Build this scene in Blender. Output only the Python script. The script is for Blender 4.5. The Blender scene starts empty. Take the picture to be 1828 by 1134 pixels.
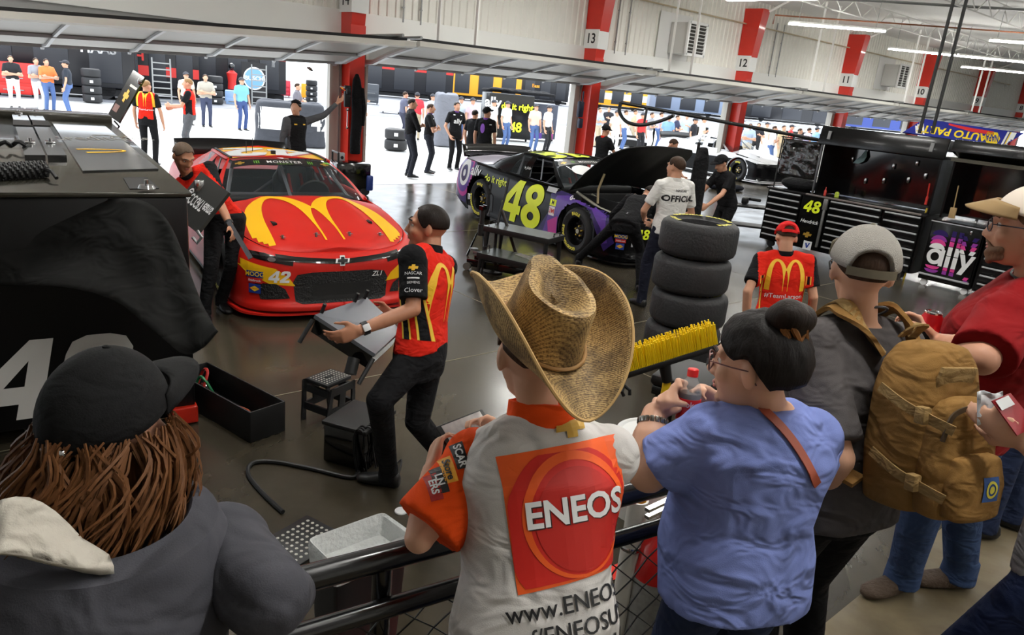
import bpy, bmesh, math, random
import numpy as np
from mathutils import Vector, Matrix, noise
from mathutils.bvhtree import BVHTree
V = Vector
random.seed(7)
SC = bpy.context.scene
COL = SC.collection
PI = math.pi

# ---------------------------------------------------------------- camera
F_PX, YAW, PITCH, ROLL, CAM_Z = 1324.786, 0.738534, 0.305976, 0.096992, 2.4
_cy, _sy, _cp, _sp = math.cos(YAW), math.sin(YAW), math.cos(PITCH), math.sin(PITCH)
_f = V((_sy * _cp, _cy * _cp, -_sp)); _r0 = V((_cy, -_sy, 0)); _u0 = _r0.cross(_f)
_cr, _sr = math.cos(ROLL), math.sin(ROLL)
_r = _cr * _r0 + _sr * _u0; _u = -_sr * _r0 + _cr * _u0
CAM = V((0, 0, CAM_Z))
cam_data = bpy.data.cameras.new('camera'); cam = bpy.data.objects.new('camera', cam_data); COL.objects.link(cam)
cam_data.sensor_width = 36; cam_data.lens = F_PX / 1828 * 36; cam_data.clip_end = 300; cam_data.clip_start = 0.05
cam.matrix_world = Matrix(((_r.x, _u.x, -_f.x, CAM.x), (_r.y, _u.y, -_f.y, CAM.y), (_r.z, _u.z, -_f.z, CAM.z), (0, 0, 0, 1)))
SC.camera = cam

# ---------------------------------------------------------------- light and exposure
SC.view_settings.view_transform = 'Standard'
try: SC.view_settings.look = 'None'
except Exception: pass
SC.view_settings.gamma = 1.0
SC.view_settings.use_curve_mapping = False
SC.view_settings.exposure = 0.0
world = bpy.data.worlds.new('world'); SC.world = world; world.use_nodes = True
_bg = world.node_tree.nodes['Background']; _bg.inputs[0].default_value = (0.86, 0.93, 1.0, 1); _bg.inputs[1].default_value = 3.2
def sun(name, rot, energy, angle):
    d = bpy.data.lights.new(name, 'SUN'); d.energy = energy; d.angle = angle
    o = bpy.data.objects.new(name, d); COL.objects.link(o); o.rotation_euler = rot; return o
sun('sun', (math.radians(-38), math.radians(12), 0), 6.0, 0.5)

def pix(x, y):
    "direction from the lens through a point of the photograph"
    return (_f * F_PX + _r * (x - 914) - _u * (y - 567)).normalized()
def P(x, y, d):
    "the point at depth d metres along the optical axis"
    v = pix(x, y); return CAM + v * (d / v.dot(_f))
def G(x, y, z=0.0):
    v = pix(x, y); return CAM + v * ((z - CAM_Z) / v.z)
def AY(x, y, Y):
    v = pix(x, y); return CAM + v * (Y / v.y)
def depth_of(p): return (V(p) - CAM).dot(_f)

# ---------------------------------------------------------------- materials
_M = {}
def lin(c):
    return tuple((v / 255 / 12.92) if v / 255 <= 0.04045 else ((v / 255 + 0.055) / 1.055) ** 2.4 for v in c)
def M(name, rgb=(128, 128, 128), rough=0.6, metal=0.0, bump=0, bscale=60, var=0, vscale=8, coat=0, spec=0.5, emit=0, alpha=1, trans=0, sheen=0, objcol=False):
    if name in _M: return _M[name]
    m = bpy.data.materials.new(name); m.use_nodes = True
    nt = m.node_tree; b = nt.nodes['Principled BSDF']
    c = lin(rgb)
    b.inputs['Base Color'].default_value = (*c, 1); b.inputs['Roughness'].default_value = rough; b.inputs['Metallic'].default_value = metal
    b.inputs['Specular IOR Level'].default_value = spec; b.inputs['Coat Weight'].default_value = coat; b.inputs['Coat Roughness'].default_value = 0.06
    b.inputs['Alpha'].default_value = alpha; b.inputs['Transmission Weight'].default_value = trans; b.inputs['Sheen Weight'].default_value = sheen
    if emit: b.inputs['Emission Color'].default_value = (*c, 1); b.inputs['Emission Strength'].default_value = emit
    tc = None
    if objcol:
        oi = nt.nodes.new('ShaderNodeObjectInfo'); nt.links.new(oi.outputs['Color'], b.inputs['Base Color'])
    if bump or var:
        tc = nt.nodes.new('ShaderNodeTexCoord')
    if var:
        n = nt.nodes.new('ShaderNodeTexNoise'); n.inputs['Scale'].default_value = vscale; n.inputs['Detail'].default_value = 5
        r = nt.nodes.new('ShaderNodeMix'); r.data_type = 'RGBA'
        r.inputs[6].default_value = (*[max(0, v * (1 - var)) for v in c], 1); r.inputs[7].default_value = (*[min(1, v * (1 + var)) for v in c], 1)
        nt.links.new(tc.outputs['Object'], n.inputs['Vector']); nt.links.new(n.outputs[0], r.inputs[0]); nt.links.new(r.outputs[2], b.inputs['Base Color'])
    if bump:
        n = nt.nodes.new('ShaderNodeTexNoise'); n.inputs['Scale'].default_value = bscale; n.inputs['Detail'].default_value = 4
        bp = nt.nodes.new('ShaderNodeBump'); bp.inputs['Strength'].default_value = bump; bp.inputs['Distance'].default_value = 0.02
        nt.links.new(tc.outputs['Object'], n.inputs['Vector']); nt.links.new(n.outputs[0], bp.inputs['Height']); nt.links.new(bp.outputs[0], b.inputs['Normal'])
    _M[name] = m; return m
def cloth(name, rgb, folds=0.5, fs=9, var=0.12, rough=0.9):
    "woven cloth: soft folds and a fine weave"
    if name in _M: return _M[name]
    m = M(name, rgb, rough, var=var, vscale=6, sheen=0.0, spec=0.2)
    nt = m.node_tree; b = nt.nodes['Principled BSDF']
    tc = nt.nodes.new('ShaderNodeTexCoord'); mp = nt.nodes.new('ShaderNodeMapping'); mp.inputs['Scale'].default_value = (1, 1, 1.8)
    w = nt.nodes.new('ShaderNodeTexNoise'); w.inputs['Scale'].default_value = fs; w.inputs['Detail'].default_value = 2; w.inputs['Distortion'].default_value = 0.8
    f = nt.nodes.new('ShaderNodeTexNoise'); f.inputs['Scale'].default_value = 350; f.inputs['Detail'].default_value = 1
    b1 = nt.nodes.new('ShaderNodeBump'); b1.inputs['Strength'].default_value = folds; b1.inputs['Distance'].default_value = 0.05
    b2 = nt.nodes.new('ShaderNodeBump'); b2.inputs['Strength'].default_value = 0.25; b2.inputs['Distance'].default_value = 0.002
    L = nt.links.new
    L(tc.outputs['Object'], mp.inputs['Vector']); L(mp.outputs[0], w.inputs['Vector']); L(tc.outputs['Object'], f.inputs['Vector'])
    L(w.outputs[0], b1.inputs['Height']); L(f.outputs[0], b2.inputs['Height']); L(b1.outputs[0], b2.inputs['Normal']); L(b2.outputs[0], b.inputs['Normal'])
    return m

# ---------------------------------------------------------------- scene tree
def tag(o, label=None, cat=None, group=None, kind=None):
    if label: o['label'] = label
    if cat: o['category'] = cat
    if group: o['group'] = group
    if kind: o['kind'] = kind
    return o
def thing(name, label, cat, loc=(0, 0, 0), rz=0, group=None):
    o = bpy.data.objects.new(name, None); COL.objects.link(o); o.empty_display_size = 0.1
    o.location = loc; o.rotation_euler = (0, 0, rz); bpy.context.view_layer.update() if False else None
    return tag(o, label, cat, group)
def mesh_obj(name, me, mats=None, parent=None):
    o = bpy.data.objects.new(name, me); COL.objects.link(o)
    if mats is not None:
        for m in (mats if isinstance(mats, (list, tuple)) else [mats]): me.materials.append(m)
    if parent is not None: o.parent = parent
    return o
def wmat(o):
    "world matrix of an object without a depsgraph update"
    m = Matrix.LocRotScale(o.location, o.rotation_euler, o.scale)
    return wmat(o.parent) @ m if o.parent else m
def unworld(o):
    "shift a mesh built in world coordinates into its parent's space"
    if o.parent:
        o.data.transform(wmat(o.parent).inverted())
    return o
def copy_tree(o, parent=None):
    c = o.copy(); COL.objects.link(c)
    if parent is not None: c.parent = parent
    for ch in KIDS(o): copy_tree(ch, c)
    return c
def KIDS(o): return [c for c in bpy.data.objects if c.parent == o]

# ---------------------------------------------------------------- mesh builder
def frame_z(d):
    d = V(d).normalized(); a = V((0, 0, 1)) if abs(d.z) < 0.95 else V((1, 0, 0))
    x = a.cross(d).normalized(); y = d.cross(x); return x, y, d
def catmull(pts, n, closed=False):
    pts = [np.array(p, float) for p in pts]; out = []; m = len(pts)
    segs = m if closed else m - 1
    for i in range(segs):
        p0 = pts[(i - 1) % m] if closed or i > 0 else 2 * pts[0] - pts[1]
        p1 = pts[i]; p2 = pts[(i + 1) % m]
        p3 = pts[(i + 2) % m] if closed or i + 2 < m else 2 * pts[-1] - pts[-2]
        for k in range(n):
            t = k / n
            out.append(0.5 * ((2 * p1) + (-p0 + p2) * t + (2 * p0 - 5 * p1 + 4 * p2 - p3) * t * t + (-p0 + 3 * p1 - 3 * p2 + p3) * t ** 3))
    if not closed: out.append(pts[-1])
    return out
class MB:
    def __init__(s): s.v = []; s.f = []; s.mi = []; s.m = 0; s.T = None
    def add(s, vs, fs):
        o = len(s.v)
        s.v += [tuple(s.T @ V(v)) if s.T is not None else tuple(v) for v in vs]
        s.f += [tuple(i + o for i in f) for f in fs]; s.mi += [s.m] * len(fs); return s
    def box(s, c, d, rz=0, R=None, bev=0):
        R = R if R is not None else Matrix.Rotation(rz, 3, 'Z'); x, y, z = d[0] / 2, d[1] / 2, d[2] / 2
        if bev:
            b = min(bev, x * .9, y * .9, z * .9)
            bm = bmesh.new(); bmesh.ops.create_cube(bm, size=1)
            for v in bm.verts: v.co = V((v.co.x * 2 * x, v.co.y * 2 * y, v.co.z * 2 * z))
            bmesh.ops.bevel(bm, geom=bm.edges[:], offset=b, segments=2, affect='EDGES', profile=.5)
            bm.verts.index_update()
            s.add([R @ v.co + V(c) for v in bm.verts], [[v.index for v in f.verts] for f in bm.faces]); bm.free(); return s
        vs = [R @ V((a * x, b * y, e * z)) + V(c) for e in (-1, 1) for a, b in ((-1, -1), (1, -1), (1, 1), (-1, 1))]
        return s.add(vs, [(3, 2, 1, 0), (4, 5, 6, 7), (0, 1, 5, 4), (1, 2, 6, 5), (2, 3, 7, 6), (3, 0, 4, 7)])
    def cyl(s, p0, p1, r0, r1=None, n=16, cap=True):
        r1 = r0 if r1 is None else r1; p0 = V(p0); p1 = V(p1); x, y, z = frame_z(p1 - p0)
        vs = [p0 + (x * math.cos(2 * PI * i / n) + y * math.sin(2 * PI * i / n)) * r0 for i in range(n)]
        vs += [p1 + (x * math.cos(2 * PI * i / n) + y * math.sin(2 * PI * i / n)) * r1 for i in range(n)]
        fs = [(i, (i + 1) % n, n + (i + 1) % n, n + i) for i in range(n)]
        if cap: fs += [tuple(range(n - 1, -1, -1)), tuple(range(n, 2 * n))]
        return s.add(vs, fs)
    def tube(s, pts, r, n=8, closed=False, cap=True):
        pts = [V(p) for p in pts]; m = len(pts); rings = []; x = None
        for i, p in enumerate(pts):
            t = (pts[(i + 1) % m] - pts[i - 1]) if closed or 0 < i < m - 1 else (pts[1] - pts[0] if i == 0 else pts[-1] - pts[-2])
            t.normalize()
            if x is None: x, _, _ = frame_z(t)
            x = (x - t * x.dot(t)); x = x.normalized() if x.length > 1e-6 else frame_z(t)[0]
            y = t.cross(x); rr = r[i] if isinstance(r, (list, tuple)) else r
            rings.append([p + (x * math.cos(2 * PI * k / n) + y * math.sin(2 * PI * k / n)) * rr for k in range(n)])
        return s.skin(rings, closed, cap)
    def skin(s, rings, closed=False, cap=True, wrap=True):
        n = len(rings[0]); m = len(rings); vs = [p for r in rings for p in r]; fs = []
        for i in range(m if closed else m - 1):
            j = (i + 1) % m
            for k in range(n if wrap else n - 1):
                l = (k + 1) % n; fs.append((i * n + k, i * n + l, j * n + l, j * n + k))
        if cap and not closed and wrap: fs += [tuple(range(n - 1, -1, -1)), tuple((m - 1) * n + k for k in range(n))]
        return s.add(vs, fs)
    def lathe(s, prof, c=(0, 0, 0), ax=(0, 0, 1), n=32, closed=False):
        x, y, z = frame_z(ax); c = V(c); rings = []
        for r, h in prof: rings.append([c + z * h + (x * math.cos(2 * PI * k / n) + y * math.sin(2 * PI * k / n)) * max(r, 1e-4) for k in range(n)])
        return s.skin(rings, closed, True)
    def ell(s, c, r, R=None, n=16, m=10):
        R = R if R is not None else Matrix.Identity(3); c = V(c); r = (r, r, r) if not hasattr(r, '__len__') else r; rings = []
        for i in range(m + 1):
            a = -PI / 2 + PI * i / m; ca = max(math.cos(a), 1e-3)
            rings.append([c + R @ V((r[0] * ca * math.cos(2 * PI * k / n), r[1] * ca * math.sin(2 * PI * k / n), r[2] * math.sin(a))) for k in range(n)])
        return s.skin(rings)
    def cone(s, p0, r0, p1, r1, n=14):
        "tapered capsule"
        p0 = V(p0); p1 = V(p1); d = p1 - p0
        if d.length < 1e-5: return s.ell(p0, r0, n=n)
        x, y, z = frame_z(d); rings = []
        for a in (-1.5, -1.1, -.6, -.2): rings.append((p0 + z * r0 * math.sin(a), r0 * math.cos(a)))
        for a in (.2, .6, 1.1, 1.5): rings.append((p1 + z * r1 * math.sin(a), r1 * math.cos(a)))
        return s.skin([[c + (x * math.cos(2 * PI * k / n) + y * math.sin(2 * PI * k / n)) * r for k in range(n)] for c, r in rings])
    def loft(s, secs, n=24, ex=2.0):
        "closed stack of (super)ellipses: (centre, half-axis vector, half-axis vector[, exponent])"
        rings = []
        for q in secs:
            c, a, b = V(q[0]), V(q[1]), V(q[2]); e = q[3] if len(q) > 3 else ex; ring = []
            for k in range(n):
                t = 2 * PI * k / n; ct, st = math.cos(t), math.sin(t)
                ring.append(c + a * math.copysign(abs(ct) ** (2 / e), ct) + b * math.copysign(abs(st) ** (2 / e), st))
            rings.append(ring)
        return s.skin(rings)
    def prism(s, poly, o, u, v, w):
        "polygon (u,v pairs) extruded by vector w from origin o"
        o, u, v, w = V(o), V(u), V(v), V(w); n = len(poly)
        a = [o + u * p[0] + v * p[1] for p in poly]
        return s.add(a + [p + w for p in a], [tuple(range(n - 1, -1, -1)), tuple(range(n, 2 * n))] + [(i, (i + 1) % n, n + (i + 1) % n, n + i) for i in range(n)])
    def grid(s, rows):
        return s.skin(rows, False, False, False)
    def me(s, name, smooth=True, fix=True):
        me = bpy.data.meshes.new(name); me.from_pydata(s.v, [], s.f)
        if fix:
            bm = bmesh.new(); bm.from_mesh(me); bmesh.ops.recalc_face_normals(bm, faces=bm.faces[:]); bm.to_mesh(me); bm.free()
        if any(s.mi): me.polygons.foreach_set('material_index', s.mi)
        if smooth: smooth_by_angle(me)
        return me
    def obj(s, name, mats, parent=None, smooth=True, fix=True):
        return mesh_obj(name, s.me(name, smooth, fix), mats, parent)
def smooth_by_angle(me, ang=0.6):
    me.polygons.foreach_set('use_smooth', [True] * len(me.polygons))
    try:
        bm = bmesh.new(); bm.from_mesh(me)
        for e in bm.edges:
            if len(e.link_faces) == 2 and e.calc_face_angle(0) > ang: e.smooth = False
        bm.to_mesh(me); bm.free()
    except Exception: pass
def bake(o):
    dg = bpy.context.evaluated_depsgraph_get(); dg.update()
    return bpy.data.meshes.new_from_object(o.evaluated_get(dg))
def blob(name, mb, mats, parent=None, voxel=0.012, smooth=6, world=True, matfn=None, sub=0):
    "one continuous skin grown over overlapping primitives"
    me = mb.me(name, False); o = bpy.data.objects.new(name, me); COL.objects.link(o)
    r = o.modifiers.new('r', 'REMESH'); r.mode = 'VOXEL'; r.voxel_size = voxel
    if smooth:
        q = o.modifiers.new('s', 'SMOOTH'); q.iterations = smooth; q.factor = 0.5
    n = bake(o); bpy.data.objects.remove(o); bpy.data.meshes.remove(me)
    n.name = name; n.materials.clear()
    n.polygons.foreach_set('use_smooth', [True] * len(n.polygons))
    ob = mesh_obj(name, n, mats, parent)
    if matfn:
        n.polygons.foreach_set('material_index', [matfn(p.center) for p in n.polygons])
    if world: unworld(ob)
    return ob

# ---------------------------------------------------------------- lettering and printed marks
def text_mesh(txt, size=1.0, bold=0.0, shear=0.0, space=1.0, align='CENTER'):
    c = bpy.data.curves.new('t', 'FONT'); c.body = txt; c.size = size; c.align_x = align; c.align_y = 'CENTER'; c.offset = bold; c.shear = shear; c.space_character = space
    c.resolution_u = 3
    o = bpy.data.objects.new('t', c); COL.objects.link(o); me = bake(o); bpy.data.objects.remove(o); bpy.data.curves.remove(c)
    return me
def poly_mesh(polys):
    c = bpy.data.curves.new('p', 'CURVE'); c.dimensions = '2D'; c.fill_mode = 'BOTH'
    for q in polys:
        sp = c.splines.new('POLY'); sp.points.add(len(q) - 1)
        for i, (x, y) in enumerate(q): sp.points[i].co = (x, y, 0, 1)
        sp.use_cyclic_u = True
    o = bpy.data.objects.new('p', c); COL.objects.link(o); me = bake(o); bpy.data.objects.remove(o); bpy.data.curves.remove(c)
    return me
def shape2d(src, **k):
    if isinstance(src, str): return text_mesh(src, **k)
    if isinstance(src, list): return poly_mesh(src)
    return src
_bvh = {}
def bvh_of(o):
    if o.name not in _bvh:
        w = wmat(o); me = o.data
        _bvh[o.name] = BVHTree.FromPolygons([w @ v.co for v in me.vertices], [tuple(p.vertices) for p in me.polygons])
    return _bvh[o.name]
def mark(name, src, o, u, v, mat, parent, targets, cell=0.04, off=0.003, back=0.5, far=1.2, warp=None, world=True, label=None, flip=False, **k):
    "a print lying on the surface of the targets: 2-D shape at o spanned by u, v, laid on along -(u x v)"
    me = shape2d(src, **k); bm = bmesh.new(); bm.from_mesh(me); bpy.data.meshes.remove(me)
    if warp:
        for w in bm.verts: w.co = V((*warp(w.co.x, w.co.y), 0))
    o, u, v = V(o), V(u), V(v); n = u.cross(v).normalized()
    if flip and n.dot(CAM - o) < 0: n = -n
    if targets and bm.verts:
        su, sv = u.length, v.length
        for ax, sc in ((0, su), (1, sv)):
            lo = min(w.co[ax] for w in bm.verts); hi = max(w.co[ax] for w in bm.verts); st = cell / sc
            if (hi - lo) / st > 150: st = (hi - lo) / 150
            q = lo + st
            while q < hi:
                nn = V((1, 0, 0)) if ax == 0 else V((0, 1, 0))
                bmesh.ops.bisect_plane(bm, geom=bm.verts[:] + bm.edges[:] + bm.faces[:], plane_co=nn * q, plane_no=nn, dist=1e-6); q += st
    bad = []
    trees = [bvh_of(t) for t in targets] if targets else []
    for w in bm.verts:
        p = o + u * w.co.x + v * w.co.y
        if trees:
            best = None
            for t in trees:
                h, nn, i, d = t.ray_cast(p + n * back, -n, far)
                if h is not None and (best is None or d < best[1]): best = (h, d, nn)
            if best is None: bad.append(w); continue
            nn = best[2] if best[2].dot(n) > 0 else -best[2]
            w.co = best[0] + (nn * 0.4 + n * 0.6) * off
        else: w.co = p
    if bad: bmesh.ops.delete(bm, geom=bad, context='VERTS')
    me = bpy.data.meshes.new(name); bm.to_mesh(me); bm.free()
    me.materials.clear()
    ob = mesh_obj(name, me, mat, parent)
    if world: unworld(ob)
    if label: ob['label'] = label
    return ob
def ring_pts(n, rx, ry=None, a0=0, a1=2 * PI, c=(0, 0)):
    ry = rx if ry is None else ry
    return [(c[0] + rx * math.cos(a0 + (a1 - a0) * i / (n - (0 if abs(a1 - a0 - 2 * PI) < 1e-6 else 1))), c[1] + ry * math.sin(a0 + (a1 - a0) * i / (n - (0 if abs(a1 - a0 - 2 * PI) < 1e-6 else 1)))) for i in range(n)]
def arches():
    "two tall rounded arches side by side as outline polygons, 1 unit high, about 1.1 wide"
    out = []
    for cx in (-.27, .27):
        o, i = [], []
        for k in range(29):
            t = PI - PI * k / 28; c, s = math.cos(t), max(0, math.sin(t))
            o.append((cx + c * .335, s ** .66 if 0 < k < 28 else 0)); 
            hx = c * .19 if 0 < k < 28 else c * .19
            i.append((cx + hx, (s ** .66 - .075) if 2 < k < 26 else (0 if k in (0, 28) else max(.02, s ** .66 - .075))))
        out.append(o + i[::-1])
    return out
# ================================================================ the setting
def concrete_mat(name, a, b, rough, scale=0.5):
    m = M(name, a, rough); nt = m.node_tree; bs = nt.nodes['Principled BSDF']; L = nt.links.new
    tc = nt.nodes.new('ShaderNodeTexCoord')
    n1 = nt.nodes.new('ShaderNodeTexNoise'); n1.inputs['Scale'].default_value = scale; n1.inputs['Detail'].default_value = 9; n1.inputs['Distortion'].default_value = 1.2; n1.inputs['Roughness'].default_value = .6
    cr = nt.nodes.new('ShaderNodeValToRGB'); cr.color_ramp.elements[0].position = .32; cr.color_ramp.elements[1].position = .68
    cr.color_ramp.elements[0].color = (*lin(a), 1); cr.color_ramp.elements[1].color = (*lin(b), 1)
    n2 = nt.nodes.new('ShaderNodeTexNoise'); n2.inputs['Scale'].default_value = scale * 3; n2.inputs['Detail'].default_value = 6
    mr = nt.nodes.new('ShaderNodeMapRange'); mr.inputs[1].default_value = .3; mr.inputs[2].default_value = .7; mr.inputs[3].default_value = rough * .8; mr.inputs[4].default_value = rough * 1.25
    bp = nt.nodes.new('ShaderNodeBump'); bp.inputs['Strength'].default_value = .035; bp.inputs['Distance'].default_value = .01
    L(tc.outputs['Object'], n1.inputs['Vector']); L(tc.outputs['Object'], n2.inputs['Vector']); L(n1.outputs[0], cr.inputs[0]); L(cr.outputs[0], bs.inputs['Base Color'])
    L(n2.outputs[0], mr.inputs[0]); L(mr.outputs[0], bs.inputs['Roughness']); L(n2.outputs[0], bp.inputs['Height']); L(bp.outputs[0], bs.inputs['Normal'])
    return m
def struct(name, mb, m, parent=None, smooth=False):
    o = mb.obj(name, m, parent, smooth)
    if parent is None: o['kind'] = 'structure'
    return o
WALL_Y = 14.65; THR = 14.2; COLX = [7.99 + 7.107 * k for k in range(-2, 8)]
m_floor = concrete_mat('polished_concrete', (46, 41, 32), (76, 69, 56), .21, .55)
b = MB(); b.box((25, THR / 2 - 5, -.05), (80, THR + 10, .1)); struct('floor', b, m_floor)
b = MB()
jm = M('joint_filler', (128, 120, 100), .6)
def strip(p, q, w, z=.0015):
    p = V(p); q = V(q); d = (q - p).normalized(); s = V((-d.y, d.x)) * w / 2
    return [(p.x - s.x, p.y - s.y, z), (q.x - s.x, q.y - s.y, z), (q.x + s.x, q.y + s.y, z), (p.x + s.x, p.y + s.y, z)]
for y in (4.62, 9.3, 0.3):
    b.add(strip((-6, y + .35), (40, y), .012), [(0, 1, 2, 3)])
for x in (0.6, 5.15, 9.75, 14.3, 19, 24):
    b.add(strip((x, -6), (x, 14.2), .012), [(0, 1, 2, 3)])
o = struct('floor_joint', b, jm)
b = MB(); b.add(strip((.9, 2.13), (3.4, 1.98), .09, .002), [(0, 1, 2, 3)]); struct('floor_marking', b, M('red_floor_paint', (214, 50, 36), .5, var=.2, vscale=5))
m_apron = concrete_mat('outside_concrete', (176, 176, 174), (200, 200, 198), .55, .3)
b = MB(); b.box((25, THR + 40, -.07), (160, 80, .1)); struct('ground', b, m_apron)
b = MB(); b.box((25, THR + .0, -.025), (80, .06, .055)); struct('trim_1', b, M('threshold_steel', (120, 120, 120), .4, .6))
m_deck = concrete_mat('shaded_concrete', (88, 77, 56), (112, 100, 76), .6, 2.5)  # shade and brownish light on the concrete are put into its colour
b = MB(); b.box((3, -3.5, .21), (14, 8.9, .42)); struct('floor_deck', b, m_deck)

# ribbed wall sheet
m_rib = M('cream_wall_sheet', (238, 236, 228), .5, var=.04, vscale=2)
b = MB(); rows = [[], []]
x = -8.0
while x < 70:
    for dx, dy in ((0, 0), (.11, 0), (.13, -.03), (.19, -.03)):
        for k, z in enumerate((3.45, 6.2)): rows[k].append((x + dx, WALL_Y + dy, z))
    x += .21
b.grid(rows); struct('wall_back', b, m_rib)
m_hdr = M('wall_header_white', (240, 240, 236), .5)
b = MB(); b.box((30, WALL_Y + .02, 3.2), (78, .16, .55), bev=.01); struct('trim_2', b, m_hdr)
b = MB(); b.box((30, WALL_Y + .06, 2.75), (78, .1, .5)); struct('trim_3', b, M('door_head_grey', (150, 150, 148), .5))
# ceiling: white sheet
m_ceil = M('white_ceiling_sheet', (246, 246, 244), .7, var=.03)
b = MB(); b.box((29, 3.4, 5.65), (82, 22.9, .12))
struct('ceiling', b, m_ceil)
b = MB(); b.box((-12, 3.3, 3.3), (.2, 22.8, 6.6)); struct('wall_left', b, m_hdr)
b = MB(); b.box((66, 3.3, 3.3), (.2, 22.8, 6.6)); struct('wall_right', b, m_hdr)
b = MB(); b.box((27, -8, 3.3), (78, .2, 6.6)); struct('wall_rear', b, m_hdr)
def ceil_z(y): return 5.58

# red columns with number plates
m_red = M('red_column_paint', (206, 40, 22), .32, coat=.3, var=.06)
m_plate = M('white_plate', (232, 232, 230), .45)
m_ink = M('black_print', (20, 20, 22), .5)
m_galv = M('galvanised_steel', (150, 152, 152), .38, .7, var=.12, vscale=5)
m_jamb = M('grey_jamb', (176, 172, 164), .5, .1)
ONLY = {2: 'red steel column carrying number plate 14', 3: 'red steel column carrying number plate 13 beside the black car', 4: 'red steel column carrying number plate 12', 5: 'red steel column carrying number plate 11', 6: 'red steel column carrying number plate 10', 7: 'red steel column past the plate 10 column, farthest down the wall', 1: 'red steel column left of bay 14'}
for k in range(1, 9):
    cx = COLX[k]; t = thing('column', ONLY.get(k, 'far red steel column beyond the toolboxes'), 'column', (cx, 14.42, 0))
    t['kind'] = 'structure'
    b = MB()
    # welded section: two flanges and a web box, wider towards the roof
    def sec(z, w, d): return [(-w, -d, z), (w, -d, z), (w, .2, z), (-w, .2, z)]
    b.skin([sec(0, .15, .22), sec(3.2, .155, .24), sec(5.3, .2, .45)])
    b.box((0, -.235, 1.6), (.34, .03, 3.2)); b.box((0, .2, 1.6), (.34, .03, 3.2))
    b.obj('column_shaft', m_red, t, False)
    b = MB(); b.box((0, .0, .02), (.5, .6, .04), bev=.01); b.obj('base_plate', m_red, t, False)
    b = MB(); b.box((-.19, -.05, 3.66), (.012, .5, .47)); b.box((0, -.3, 3.66), (.39, .012, .47)); b.obj('number_plate', m_plate, t, False)
    num = str(16 - k)
    mark('plate_number', num, (-.2 , -.05, 3.66), (0, -.34, 0), (0, 0, .34), m_ink, t, None, bold=.02, world=False)
    b = MB(); b.cyl((.09, -.5, 5.25), (.0, -1.6, 5.75), .04); b.obj('roof_brace', m_hdr, t)
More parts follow.
